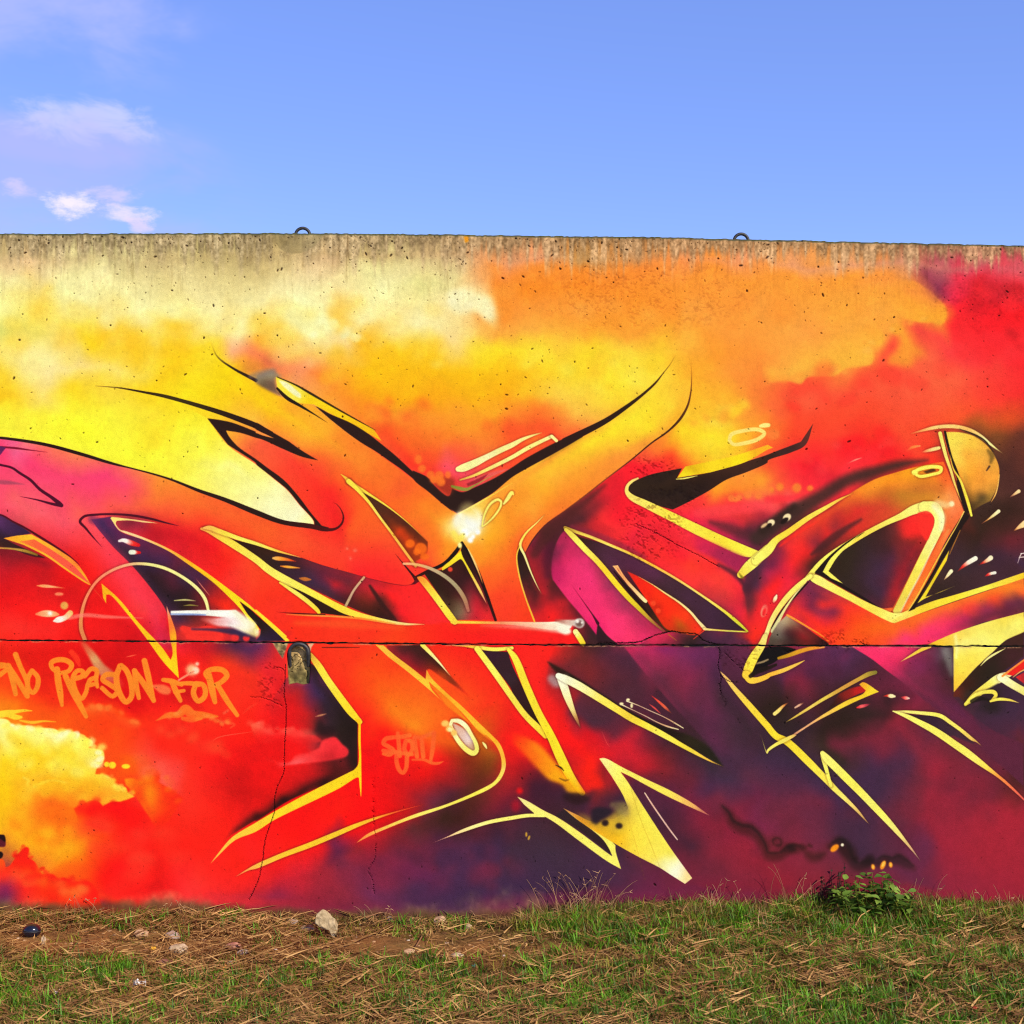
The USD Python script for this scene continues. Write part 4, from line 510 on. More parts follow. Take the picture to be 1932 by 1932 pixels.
def left_clouds():
    fill('B0 -640,1800 | 0,1800 60,1812 100,1848 200,1855 260,1868 400,1878 460,1900 560,1905 640,1928 C0 660,15 700,40 700,70 670,90 | 720,95 780,115 790,160 780,205 | 740,235 720,290 | 790,295 850,330 885,375 950,390 970,430 1022,458 | 920,495 860,500 780,532 | 750,500 700,490 630,520 560,540 | 400,520 250,620 100,800 | -640,900',
         'B0 0,1850,fff8a0 100,1880,fff078 200,1910,fff480 400,1910,fff8a0 560,1930,fff07c C0 40,60,fff090 150,40,fff478 300,50,fff080 420,30,fff8b8 560,60,fff480 660,50,fff060 720,130,ffec70 700,180,ffe88c 620,180,ffe060 450,130,ffe048 250,130,ffdc3c 100,130,ffe040 0,200,ffd028 200,230,ffc828 400,230,ffd040 560,220,ffe04c 660,270,ffe050 760,220,ffb868 780,320,ffcc40 860,380,ffc040 940,430,ffb838 700,400,ffc030 550,370,ffc834 400,300,ffb828 250,340,ffc03c 100,330,ffc82c 300,420,ff9424 500,450,ff9c28 700,460,ff9828 600,500,ff7c24,.8 200,450,ffb428 0,450,ffc818 100,600,ffb828,.6 250,600,ff7828,.2 0,750,ffb828,.4 -100,880,ffb828,0 380,540,ff6424,.3', soft=.9, warp=5)
    stroke('B0 -40,1775,50 60,1760,50 110,1750,30 180,1740,20 240,1742,8', ['ffd848', 'ffd040', 'ffb838'], soft=1.2); stroke('B0 60,1770,40 120,1790,40 160,1790,20', 'ffd040', soft=1.5); stroke('B0 150,1815,12 240,1830,24 330,1820,14 420,1825,4', 'ffb838', soft=1.5)
    dot('C0 808,216,20,20 850,222,28,26 952,231,32,18', 'ffd838', soft=.8)
    fill('C0 942,325 | 1000,320 1060,335 | 1100,300 1100,262 1160,258 1205,280 1210,320 | 1200,345 1290,400 1385,470 | 1300,600 1200,700 1120,600 1040,480 970,390 950,370', 'C0 960,340,ff9820 1000,350,ff7418 1080,350,ff7010 1120,420,ff9008 1130,500,ff8410 1160,300,f84410 1190,280,f03814 1250,450,ff4014 1350,470,ff2418,.5 1150,600,ff6810,.8 1200,690,ff3818,0 1040,450,fc4414', soft=1.1, warp=3)
    fill('C0 560,548 | 630,515 690,490 745,505 778,535 | 830,505 900,505 980,530 1100,580 | 1000,700 800,720 600,650', 'C0 650,530,f82818 740,530,f82018 680,600,f81814 850,540,f81818 1000,580,ff2018,.7 800,650,f81818,.7 620,640,ff3018,0 900,700,f81c18,0', soft=1.2, warp=3)
    fill('C0 440,850 | 520,760 600,770 640,830 600,900 480,920', 'ffa820', soft=8, alpha=.6)
    stroke('C0 180,315,16 215,335,24 205,360,14', 'ffe060', soft=1.2); stroke('C0 255,385,14 330,350,24 400,335,18 520,355,8', 'ffd44c', soft=1.4)
    fill('C0 -640,900 | 0,925 32,942 45,992 | 75,980 140,890 200,838 222,855 215,912 262,950 300,1010 320,1045 | 400,1045 445,1078 500,1075 560,1095 680,1108 735,1160 | 760,1400 -640,1400', 'C0 20,960,ff6424 100,970,ff2c18 190,880,f82814 240,960,ff2c14 20,1050,ff3c28 120,1040,ff5834 230,1030,ff4c20 290,1060,f82818 380,1060,f82c14 450,1100,ff4018 330,1090,ff7028 200,1130,ff3024 350,1180,f83818 450,1150,ff4020 560,1130,f83014 600,1150,ff7838 680,1130,ff2c18 550,1180,ff6428 700,1200,f8201c 20,1150,90285c 40,1220,783058 10,1270,602858 100,1260,b83040 200,1260,ff4838 400,1260,f82c18 600,1260,ff3c28', soft=.9, warp=4)
    fill('C0 -80,745 0,748 30,755 45,800 40,835 0,840 -80,840', '6c2030', soft=.8); fill('C0 -80,700 0,745 35,750 42,800 20,790 0,775', '2c1418', soft=.8); fill('C0 -60,880 10,875 25,890 20,915 0,930 -60,940', '281014', soft=.7)
    fill('B0 620,1740 | 680,1705 760,1700 850,1715 | 880,1770 950,1800 1020,1815 1065,1845 1040,1875 960,1885 | 860,1870 800,1932 600,1932 560,1800', 'B0 700,1720,ff7030 800,1730,ff5c28 860,1760,ff5024 950,1820,ff5c28 1040,1850,ff5428 800,1820,ff4c1c,.6 650,1850,ff6018,0 750,1900,ff5018,0 900,1880,ff4420,.4', soft=1.3, warp=3)
    stroke('B0 1180,1815,6 1270,1775,40 1350,1770,50 1400,1730,70 1450,1770,70 1540,1775,50 1640,1785,16', 'ff7830', soft=1.5); stroke('B0 1380,1800,30 1440,1810,40 1520,1800,20', 'ff8838', soft=1.5); stroke('B0 1640,1820,14 1700,1830,24 1770,1845,16 1740,1870,10', 'ff5838', soft=1.2, alpha=.8)
    stroke('C0 1600,40,3 1650,10,8 B0 1900,1900,4', 'ff7058', alpha=.7); stroke('B0 1690,1760,20 1720,1740,20', 'ff5c40', soft=1.5); stroke('B0 1840,1760,6 1880,1720,14 1932,1690,8', 'ff5038', soft=1.2, alpha=.6)

def right_letters():
    stroke('A2 1640,1632,26 1655,1590,30 1750,1560,28 1860,1552,30 1905,1580,28 1860,1622,30 1750,1655,30 1670,1662,26 1640,1632,26', 'ffe080', soft=1.1); stroke('A2 1875,1525,22 1905,1520,34 1935,1518,30', 'ffe88c', soft=1.2)
    # black barbed arrow
    fill('B2 872,72 | 890,30 960,-5 A2 1040,1895 1200,1860 1285,1845 | 1248,1918 | 1500,1875 1800,1785 1932,1742 A3 60,1718 160,1680 250,1645 | 345,1505 | 285,1670 180,1725 0,1788 A2 1932,1800 B2 1780,-60 1620,0 1485,85 1330,170 1215,226 | 1050,180 900,115 |', 'B2 900,60,3c2818 1000,100,38241c 1200,100,302018 1150,180,402820 1400,60,34201c A2 1500,1920,402418 1800,1820,4c2c20 1932,1770,44281c A3 150,1700,4c2c28 300,1600,6c342c', soft=.4)
    fill('A2 1248,1918 | 1310,1832 | 1500,1792 1700,1745 1932,1668 | A3 40,1690 | A2 1932,1705 1760,1800 1500,1876 |', 'A2 1300,1890,ffe830 1330,1850,d8a81c 1500,1830,ffd830 1700,1780,ffdc28 1900,1690,ffb030', soft=.4); stroke('A2 1240,1925,8 1300,1920,14 1400,1900,4', 'fff080', soft=.6)
    dot('B2 1660,140,28 1715,135,26 1780,112,30 1860,118,28 1690,150,20 A3 40,1590,50,40', 'ff8844', soft=1.2, alpha=.8); dot('B3 30,75,20 90,55,30 220,60,34 320,65,24', 'f0903c', soft=1.5, alpha=.8)
    stroke('B3 0,150,60 150,140,50 300,120,50 420,80,30 480,40,10', 'fc4048', soft=4, alpha=.8); stroke('B2 1400,250,60 1600,230,80 1932,190,70', 'fc5058', soft=6, alpha=.6)
    stroke('B2 1500,320,30 1650,370,80 1800,430,60', '602c34', soft=7, alpha=.7)
    stroke('A2 950,1920,16 B2 905,10,24 872,45,28 866,85,34 900,128,52 1000,178,66 1200,275,78 1400,375,90 1600,470,94 1750,535,96 1850,560,60', ['ffd880', 'ffe070', 'ffe060', 'ffdc40', 'ffe040', 'ffe038', 'ffd830', 'ffe838', 'ffec50'])
    stroke('B2 1200,290,14 1500,440,14 1780,590,14', ['b84038', 'a83048', '803048'], soft=1.2, alpha=.0)
    # pink blade
    fill('B2 405,375 | 360,430 310,560 298,700 310,755 | 420,900 530,1030 640,1172 | 648,1085 | 700,1180 800,1242 | 960,1242 1060,1180 1160,1148 | 1100,1080 950,960 800,800 650,620 480,440 |', 'B2 400,430,b03058 450,480,d03868 330,560,802c4c 380,600,d83468 330,720,c82c68 450,700,f04078 550,600,e84078 600,750,f0407c 420,850,ec3c74 550,1000,f03c78 620,1120,e02c70 700,1000,fc4078 650,850,f44078 750,850,d03c6c 750,800,903c5c 850,950,a83c60 850,1050,f84478 780,1150,fc4478 950,1060,b83860 1000,1180,e83c70 1080,1130,b83458 900,1200,fc4474 650,700,b83c60 550,560,c83c68', soft=.8, warp=3)
    stroke('B2 450,792,3 540,920,8 610,1020,14 648,1082,30', ['c02858', '801c3c', '481428'], soft=.6); fill('B2 650,1085 | 720,1175 800,1240 | 660,1242 640,1175 |', '3c2028', soft=.6)
    stroke('B2 300,500,60 270,600,70 270,720,50', '5a1c34', soft=7, alpha=.6)
    # counter of the pink blade
    fill('B2 470,420 | 700,485 950,585 1250,755 1500,915 1765,1138 | 1455,1128 1300,1150 1165,1148 | 950,945 700,665 |', 'B2 520,450,402418 600,500,4c2834 700,560,583048 750,620,5c304c 900,640,602c4c 1050,700,683454 1200,800,503040 1350,900,50304c 1500,1000,482c48 1650,1080,402840 1500,1110,4c2c48 1350,950,4c2c3c 800,700,603040 850,800,501c20 950,880,401c14 1050,990,38200f 1120,1100,5c3018 1200,1130,5c3410 700,630,583044', soft=.5, warp=4)
    fill('B2 870,690 | 960,732 1060,790 1150,850 1280,935 1390,1040 1452,1128 | 1395,1170 1220,1148 | 1160,1120 1100,1040 1010,900 930,780 |', 'B2 900,710,d83828 950,760,ff3020 1050,850,ff3418 1150,920,ff3c14 1200,980,ff3818 1300,1030,ff4424 1380,1110,ff3c28 1150,1010,f83818 1200,1080,e83c10 1270,1080,b06418 1330,1130,c84c1c 1100,980,c02c10 1250,1140,a83c10 1080,900,ff4424', soft=.7, warp=4)
    dot('B2 1068,932,20 1105,990,20', 'ff5430', soft=.8)
    stroke('B2 955,730,4 1060,790,8 1150,850,14 1270,930,18 1350,1000,22 1400,1060,24 1455,1122,34', ['ffb060', 'ffd080', 'ffd890', 'ffe0a0', 'ffe0a8']); stroke('B2 1450,1125,22 1530,1132,16 1650,1140,14 1770,1146,12', ['ffd890', 'e8c858', 'd8d058', 'e0d840'], soft=.6)
    fill('B2 760,650 | 800,645 | 860,740 1025,915 | 1012,930 880,800 |', 'B2 780,650,ffc080 850,740,ffb070 950,850,ffd090 1015,920,fff0b0', soft=.4); fill('B2 790,655 | 840,735 880,790 | 800,680', 'c04838', soft=.5)
    stroke('B2 770,690,10 880,830,26 990,960,20 1040,1020,6', '2c140c', soft=.8)
    stroke('B2 400,360,30 480,390,30 600,432,28 750,495,26 900,560,24 1200,722,22 1400,850,20 1600,990,26 1700,1072,30 1778,1142,14', ['c8a038', 'ffdc58', 'ffdc60', 'ffc840', 'ffb838', 'ffc058', 'ffd868', 'ffdc60', 'e8d830', 'c8c828'])
    stroke('B2 405,375,30 450,415,50 550,520,54 650,620,52 800,800,52 880,890,48 950,960,42 1050,1060,28 1150,1148,8', ['e8c848', 'fff060', 'ffe050', 'ffcc28', 'ffd420', 'e8c820', 'd0b420', 'b8883c', '905838'])
    stroke('B2 1180,1165,10 1240,1210,6', 'b8802c', alpha=.7); stroke('B2 1370,1200,6 1450,1135,10', 'ff4830', alpha=.9)
    # red side of the blade
    stroke('B2 450,350,20 600,400,40 800,480,40 1000,580,20', '903048', soft=4, alpha=.6)
    fill('B2 1400,430 | 1700,560 1800,605 | 1740,700 1700,690 1500,580 1250,480 |', 'B2 1300,490,e02c48,.3 1450,520,d03058 1600,560,b03058 1700,620,a82c58 1750,650,b83058', soft=3, warp=4)
    stroke('B2 1560,640,20 1680,710,40 1750,790,30 1800,900,20', '482434', soft=4, alpha=.7)
    fill('B2 1740,820 | 1765,900 1775,1050 | 1790,1160 | 1932,1180 1932,560 | 1830,640 1770,740', 'B2 1790,820,4c2838 1800,950,583038 1800,1080,d03038,.6 1860,720,482c40 1900,640,40304c 1850,800,58304c 1880,900,e83038 1850,1000,f83038 1932,800,e83444 1932,700,903048 1800,1140,ff3828,0 1900,1150,ff3830,0', soft=1.5, warp=4)
    dot('B2 1905,990,24,50,15', 'ffe0b0', soft=.8); dot('B2 1905,1000,12,30,15', 'e83030', soft=.8)
    stroke('B2 1725,715,60 1790,650,90 1860,590,92 1932,520,80', ['ffd848', 'fff060', 'fff070', 'ffe850']); fill('B2 1705,690 | 1760,745 | 1730,745', '8c8020', soft=1)
    # arch
    stroke('B3 -80,440,110 50,345,120 200,235,110 400,125,100 A3 600,1935,90 800,1870,80 1000,1815,60 1200,1782,6', '44302a', soft=9, alpha=.85); stroke('B3 -40,380,60 80,290,60 200,200,50', '3c2820', soft=7, alpha=.8)
    fill('''B2 1860,640 | B3 0,495 150,395 300,285 430,210 600,115 A3 800,1932 950,1882 1120,1835 1325,1795 | B3 1395,20 1480,240 | 1300,540 1070,990 | 950,1090 500,900 310,745 | 200,835 100,935 30,1050 0,1130 | B2 1800,1150 | 1870,900 |''',
         '''A3 900,1930,ff9c28 1050,1880,ffa828 1200,1850,ff9c24 1320,1850,ff6830 1370,1932,ff7438 B3 700,60,ff9c30 850,30,ffa034 1000,40,f09034 1150,60,c87834 1300,80,d87c38 900,100,c87030 750,110,e88834 600,170,d85c34 500,240,c03c34 400,300,e84834 250,370,f04838 1000,120,c08030 1200,130,d89034 1370,150,ffa864 1400,220,ff9060 1440,250,ff7a48 1350,350,ff7840 1300,450,ff7440 1200,650,ff6c34 1150,780,ff8038 1080,920,ff7c3c 850,190,d04c34 700,230,e03834 600,310,d03430 700,200,c84834 500,370,983038 450,430,e03030 350,480,983040 250,500,f43834 150,480,e83c3c 80,520,882c48 200,600,fc3434 300,560,e83030 400,520,682828 330,640,482820 100,680,d02c48 30,640,74284c 0,700,b03058 150,760,ec3048 60,800,ff2c2c 0,850,ff2c2c B2 1910,760,a03050,.8 1910,900,e83444,.7 1900,1050,f83838,.7 1862,660,803048,0 1866,780,803048,0 1870,900,e83444,0 1840,1020,f03838,0 1800,1150,f03838,0''', soft=.5, warp=4)
    stroke('B3 330,560,20 400,510,50 500,430,60 600,360,40 700,300,20', '50282a', soft=4, alpha=.7)
    stroke('B2 1840,610,70 1932,530,80 B3 60,455,58 150,395,52 300,288,44 430,212,34 550,142,18 640,100,3', ['fff068', 'fff060', 'ffd838', 'ffc838', 'ffd84c', 'ffdc50', 'ffc048', 'ff9c38'])
    stroke('B3 90,500,10 160,445,24 260,380,20 380,310,6', 'ff3c30', soft=1.5, alpha=.6)
    stroke('A3 1095,1872,26 1160,1845,36 1250,1832,34 1305,1842,34 1300,1870,30 1240,1890,28 1150,1905,30 1120,1895,24', 'ffec58', soft=.7); dot('A3 1110,1878,24,20', 'fff070', soft=.8); fill('A3 1170,1872 1250,1850 1270,1862 1200,1885', '603818', soft=.7)
    # counter of the arch
    fill('B3 355,700 | 500,555 650,445 800,355 950,285 1100,238 1180,228 1240,255 1255,310 1240,380 | 1150,560 1050,760 945,965 | 855,968 600,840 440,745 |', 'B3 450,680,3c2818 600,560,3c2c1c 700,440,402c28 850,360,4c2824 950,300,682c28 1000,340,d03430 1050,290,f83834 1150,270,ff4038 1220,320,fc3830 1150,400,fc3430 1050,420,fc3834 960,380,703030 1000,480,882c2c 1120,480,983028 1100,540,8c2430 900,520,50282c 750,560,442c34 850,650,483050 700,700,442c38 780,760,48304c 600,760,3c2c24 700,830,40282c 850,850,483050 1000,620,803038 1000,700,a02434 950,740,702c3c 900,780,5c283c 970,860,c02830 920,940,a03030 860,920,4c2838 950,600,5c2c44', soft=.6, warp=5)
    stroke('B3 300,735,40 400,630,54 500,550,54 600,485,50 700,425,44 800,370,42 900,320,44 1000,275,56 1100,225,80 1180,205,100', ['ffe858', 'fff060', 'fff060', 'ffe860', 'ffd848', 'ffdc50', 'ffe060', 'ffe868', 'fff080', 'fff480'])
    stroke('B3 1180,205,100 1255,215,110 1290,270,90 1290,340,84 1244,450,80 1176,580,74 1092,750,70 1026,880,64 972,988,64', ['fff480', 'fff488', 'fff898', 'fff498', 'fff080', 'ffe858', 'ffdc50', 'f8d848', 'e8c850', 'e0cc58'])
    fill('B3 1130,250 1200,236 1240,260 1250,320 1235,390 1200,460 1150,400', 'fc3c34', soft=.6, alpha=.85)
    stroke('B3 1255,200,40 1310,270,50 1310,370,30', 'fffcd0', soft=5, alpha=.7); dot('B3 1388,182,20', 'fff4c8', soft=1.2); stroke('B3 1280,180,60 1350,190,40 1390,180,10', 'ffe0a0', soft=5, alpha=.7)
    stroke('B3 1060,985,40 1150,820,60 1230,660,60 1300,500,40 1360,380,20', ['ff9c40', 'ff8838', 'ff7838', 'ff7c40', 'ff9c58'], soft=2, alpha=.8); stroke('B3 1000,1000,8 1060,880,12 1160,690,12 1260,480,8', 'fffbd0', soft=1.5, alpha=.7)
    fill('B3 352,700 | 450,590 560,495 650,435 735,392 | 640,462 560,530 490,610 440,695 | 500,735 560,785 700,870 855,972 | 840,972 700,890 560,815 460,755 |', '281810', soft=.4)
    fill('B3 415,695 | 470,600 560,512 700,408 | 600,505 520,590 458,690 | 510,735 568,784 | 480,745 |', 'fff070', soft=.4)
    stroke('B3 306,728,12 350,742,70 450,795,70 550,850,68 650,905,68 750,955,68 850,1002,76 930,1040,90 1000,1030,60 1060,1000,40', ['fff068', 'fff07c', 'ffe860', 'ffe860', 'ffe458', 'ffdc50', 'ffe868', 'ffe878', 'ffd858'])
    fill('B3 1932,700 | 1932,745 1700,820 1400,920 1150,1010 960,1090 | 930,1060 | 1060,1000 1110,970 1250,915 1400,872 1640,800 1800,745 |', 'B3 1000,1050,ffe070 1200,970,ffd848 1400,900,ffe048 1600,830,fff060 1800,770,ffdc50 1932,730,ffd038', soft=.4)
    # right outline of the arch
    stroke('B3 1478,240,12 1440,320,12 1380,420,10 1300,560,12 1200,740,12 1130,870,14 1060,990,16', ['ffd878', 'ffd060', 'ffc850', 'ffc850', 'ffd060'])
    fill('B3 1485,245 | 1520,275 1480,340 1400,480 1310,620 1190,820 1110,975 | 1060,995 | 1130,890 1260,665 1380,440 |', '2c1c14', soft=.5)
    stroke('B3 1450,380,6 1400,490,8 1370,560,5', 'c88838', soft=.8)
    fill('B3 1370,530 | 1300,650 1220,790 1130,932 | 1180,900 1290,850 1435,792 | 1300,850 1190,885 | 1270,745 1350,610 |', 'B3 1350,570,ffd83c 1280,680,ffdc28 1200,830,ffe030 1150,910,ffe850 1300,845,d8b850 1400,805,806c40', soft=.4)
    # lower left sweep of the arch
    stroke('B3 320,725,40 230,800,52 150,880,54 80,970,50 30,1055,46 0,1130,40 B2 1910,1190,40', ['fff070', 'ffec68', 'ffe468', 'ffe070', 'ffe890', 'fff0a0'])
    fill('B3 300,760 | 600,905 850,1040 950,1085 | 1150,1010 1500,890 1932,745 | 1932,1010 1650,1070 1400,1165 1200,1248 | 440,1248 | 300,1120 140,1015 | 220,880 |', '''B3 280,800,843050 350,860,702c4c 320,960,802c4c 250,960,c83048 200,980,f04038 450,900,903044 500,1000,7c2c50 400,1000,903454 420,940,ff3c34 500,930,f03c3c 600,960,ff4430 650,1050,ff5024 520,1080,f84030 450,1080,dc3440 350,1060,ff3834 420,1140,ff4420 550,1180,ff5824 700,1120,ff6420 850,1120,ff7024 950,1150,ff6c30 700,1200,ff5c24 850,1220,ff5830 1000,1100,ff7030 1100,1080,ff6c30 1200,1010,ff7c30 1400,950,ff7c34 1600,880,ff8430 1800,810,ff8c30 1932,780,ff8c34 1932,840,ff7038 1700,900,ff5c34 1500,980,ff5044 1300,1050,ff4c64 1200,1120,ff4474 1050,1180,ff4478 1000,1230,ff4c70 1150,1220,f83c70 1300,1150,e83c70 1400,1080,e03868 1500,1040,b43060 1650,980,a0385c 1800,930,78304c 1932,890,68304c 1600,1060,742c44 1800,990,6c2840 1932,960,643040''', soft=.5, warp=4)
    fill('B3 300,762 | 225,850 140,960 90,1050 | 140,1020 155,1010 | 225,885 265,800', 'ffe890', soft=.5, alpha=.0)
    stroke('B3 305,770,10 230,850,18 150,935,22 80,1030,24 30,1120,22', '281810', soft=.5); stroke('B3 270,790,4 200,870,14 130,970,22 80,1060,34 40,1140,50', ['fff4b0', 'fff0b0', 'ffe898', 'e8d8a0', 'c8c098'], soft=.8)
    fill('B3 140,1025 | 240,1090 350,1160 460,1235 | 460,1250 0,1250 | 20,1180 80,1080', 'B3 130,1050,d0b890 100,1100,b0a088 180,1080,a07c60 80,1180,7c7468 150,1150,50282c 220,1150,702428 280,1180,a01c28 350,1210,802420 250,1220,7c2c24 180,1220,402424 420,1235,301818 40,1230,58483c', soft=.6, warp=3)
    stroke('B3 145,1020,20 200,1050,20 300,1110,16 400,1170,14 460,1220,12', ['ff9c48', 'ffa040', 'ff8c38', 'ff7030'])
    # leaf
    fill('B3 1195,1250 | 1400,1160 1650,1075 1932,1000 | 1932,1150 1800,1210 1690,1310 1560,1430 1480,1520 1405,1605 | 1402,1400 1402,1262 |', 'B3 1250,1230,ffc838 1350,1190,ffcc50 1390,1240,e8c850 1500,1140,ffdc68 1600,1100,ffe470 1800,1050,ffe060 1932,1020,ffdc60 1850,1110,fff080 1650,1180,fff488 1500,1220,fff090 1430,1300,ffe868 1550,1350,ffe060 1450,1450,ffe058 1420,1560,ffc848 1750,1200,fff07c', soft=.4)
    stroke('B3 1415,1180,24 1425,1260,26 1420,1340,16', 'fff4a0', soft=3, alpha=.8)
    fill('B3 1932,1150 | 1800,1212 1690,1312 1560,1432 1405,1605 | 1400,1640 1440,1640 1490,1690 | 1580,1590 1700,1500 1800,1430 1932,1335 |', 'B3 1880,1190,502c24 1750,1290,402820 1600,1430,40281c 1500,1540,502418 1430,1630,803028 1600,1550,3c2828 1700,1450,342820 1850,1320,50282c 1550,1620,40302f', soft=.6)
    stroke('B3 1605,1402,4 1650,1355,16 1700,1320,20 1790,1272,4', 'fff0a0', soft=.6)
    # pink bridge below the joint
    fill('B3 630,1258 | 780,1350 900,1442 1020,1530 1150,1640 1290,1745 | 1450,1880 1560,1980 | C3 1932,380 | 1932,60 | B3 1700,1890 1500,1740 1400,1640 | 1385,1500 1400,1268 | 1220,1262 |', '''B3 750,1270,fc4474 900,1280,ff4878 1050,1290,ff4470 850,1340,fc3c70 950,1370,e83868 1000,1400,b03458 1100,1340,90305c 1200,1300,843050 1150,1420,88305c 1050,1480,8c3458 1250,1400,702c4c 1200,1500,843050 1350,1350,443434 1350,1300,606068 1330,1420,502c3c 1300,1500,702c48 1250,1600,782c50 1380,1560,602838 1350,1680,742c54 1450,1750,702c58 1500,1850,782c50 1700,1932,702c4c''', soft=.6, warp=4)
    stroke('B3 1340,1290,60 1370,1380,60 1385,1470,20', '90a0b0', soft=6, alpha=.5)
    stroke('B3 1000,1372,3 1080,1325,20 1160,1280,32 1220,1255,34', ['ffb070', 'ffd050', 'ffc838', 'ffc040'])
    # eye at the joint
    fill('B2 1830,1380 | 1850,1300 1932,1262 B3 150,1262 220,1285 | 120,1330 30,1390 0,1400 | B2 1932,1430 1800,1478 |', '1c1410', soft=.6); stroke('B2 1830,1390,10 1900,1370,16 1932,1355,12', 'a08868', soft=1)
    stroke('B3 80,1345,26 150,1325,36 250,1290,40 330,1270,34 420,1262,18', ['b88c28', 'd8a030', 'e89c38', 'ff9c40'], soft=.9)
    stroke('B2 1910,1180,44 1885,1245,64 1830,1330,80 1795,1400,84 1770,1470,80', ['f0d880', 'ffe060', 'ffe040', 'ffd838', 'ffc838'])
    stroke('B2 1770,1470,70 1800,1510,60 1850,1510,50 1932,1478,40 B3 0,1476,38 120,1435,36 200,1400,26 275,1363,6', ['ffc838', 'ffc040', 'ffb838', 'ffb440', 'ffc450', 'ffc050', 'ffc858'])
    stroke('B2 1800,1480,30 1850,1445,40 1932,1420,30 B3 60,1395,20', '2c1c14', soft=1, alpha=.9)
    # hook marks
    stroke('B3 140,1825,4 200,1790,16 300,1728,26 400,1665,30 500,1608,34 600,1550,36 700,1495,38 760,1465,44 810,1452,36', ['c8a048', 'e0b850', 'f0c860', 'e8c850', 'd8a048', 'd89848', 'c8a040', '90803c'], soft=.6)
    fill('B3 540,1615 | 640,1570 720,1560 745,1590 680,1620 560,1680 450,1740', 'B3 600,1600,a82c28 700,1585,c82828 560,1650,501c1c 480,1720,3c2020', soft=.7)
    fill('B3 690,1545 | 720,1528 840,1600 | 760,1632 650,1680 500,1755 350,1835 200,1932 | 180,1932 300,1850 450,1752 600,1665 720,1615 740,1590 |', 'B3 740,1550,ffa838 800,1595,ffe040 740,1620,ffd838 600,1680,ffd848 450,1760,ffd060 300,1860,f8b888 200,1925,e0a080', soft=.4)
    for a, b in (('B3 50,1765,34 75,1745,34 110,1710,24 155,1678,3', ['ffe080', 'ffd878', 'e89858', '803828']), ('B3 205,1718,14 235,1700,20 272,1680,4', ['f0c0a0', 'e8b090', '80403c']), ('B3 955,1633,20 930,1630,38 900,1628,20 870,1632,6', ['fff0b8', 'fff0b8', 'e04030', 'a02828']), ('B3 1065,1648,12 1040,1645,34 1005,1640,6', ['fff0d0', 'f86060', 'a03038']), ('B3 665,1720,6 700,1710,30 740,1700,24 775,1690,3', ['e03038', 'f87070', 'c84858', '702838']),
                 ('B3 1740,236,34 1700,268,26 1660,298,12 1608,332,3', ['fff4d0', 'ffe0a0', 'e8a060', '804030']), ('B3 1892,85,34 1862,105,22 1825,130,4', ['ffd8a8', 'e8b080', '805040']), ('B3 1565,592,44 1520,618,42 1480,645,30 1430,690,4', ['fff8e0', 'fff0d8', 'f04030', '802828']), ('B3 1680,588,46 1665,600,40 1630,620,24 1590,640,4', ['fff0c8', 'ffc8a0', 'e04030', '802020']),
                 ('B3 1382,688,36 1360,715,28 1330,752,4', ['fff4d8', 'ffe0b8', 'd8a878']), ('B3 1712,700,28 1690,704,26 1665,712,26 1640,725,6', ['fff8e8', 'fff0d8', 'f04038', 'c02828']), ('B3 1940,330,60 1900,352,34 1855,384,3', ['ffd0a0', 'ffc088', 'c88048']), ('B3 65,870,14 55,895,34 45,915,24', ['fff4d8', 'ffe8c0', 'ff9880']), ('A3 1290,1690,30 1260,1697,34 1200,1712,26 1160,1722,6', ['ffe090', 'ffd890', 'ffa870', 'ff6848']), ('A3 1145,1675,14 1090,1685,26 1055,1705,10', ['ff9c60', 'ff8848', 'ff6040']), ('A3 705,1765,4 660,1780,14 605,1805,4', ['ff9080', 'ff8878', 'ff5858'])):
        stroke(a, b, soft=.8)
    dot('B3 145,285,34,26,-40 25,325,30,24,-30', 'ffe8b8', soft=.8); dot('B3 125,310,36,18,-35 10,345,24,16,-30', '2c1c18', soft=.7); dot('B2 1905,345,30,12,-35', 'e8c090', soft=1)
    # half disc
    fill('A3 1335,1572 | 1450,1575 1560,1605 1650,1670 1710,1750 1745,1840 1742,1932 B3 1725,70 1680,160 | 1600,200 1525,250 | 1450,0 A3 1395,1800 |', 'A3 1380,1620,ffe060 1450,1620,ffdc60 1420,1750,ffd860 1550,1660,ffc850 1500,1750,f8b048 1600,1720,f8b850 1680,1760,d89c48 1700,1800,e8a848 1650,1850,f0a448 1560,1850,ffa840 1500,1900,ffac40 1600,1932,f09c40 1700,1900,ffac48 B3 1550,60,f5a445 1650,60,eca248 1560,150,a87c38 1620,140,504028 1680,130,b08840 1540,220,50381c', soft=.5, warp=5)
    stroke('A3 1660,1710,20 1690,1750,40 1680,1800,20', '705828', soft=3, alpha=.7); stroke('A3 1650,1860,10 1670,1830,16', '60402c', soft=1)
    stroke('A3 1080,1582,6 1160,1560,20 1250,1538,32 1330,1528,34 1420,1530,36 1520,1555,36 1600,1600,36 1670,1655,24 1720,1695,14 1772,1732,3', ['ff7848', 'ffa060', 'ffc880', 'ffcc80', 'ffc478', 'ffb868', 'ffc878', 'fff4b8', 'fff0a0', '906840'], soft=.8)
    stroke('A3 1440,1545,4 1560,1590,14 1640,1640,14 1700,1720,8', '3c2c1c', soft=.7)
    stroke('B3 1745,-40,8 1735,40,10 1715,110,12 1685,165,4', ['ffc060', 'ffc870', 'ffb858'])
    stroke('A3 1298,1580,36 1318,1660,34 1345,1760,30 1380,1860,26 1400,1932,22 B3 1420,60,16 1460,160,10', ['ffe868', 'ffe878', 'ffe070', 'ffd870', 'ffcc60', 'ffb050'])
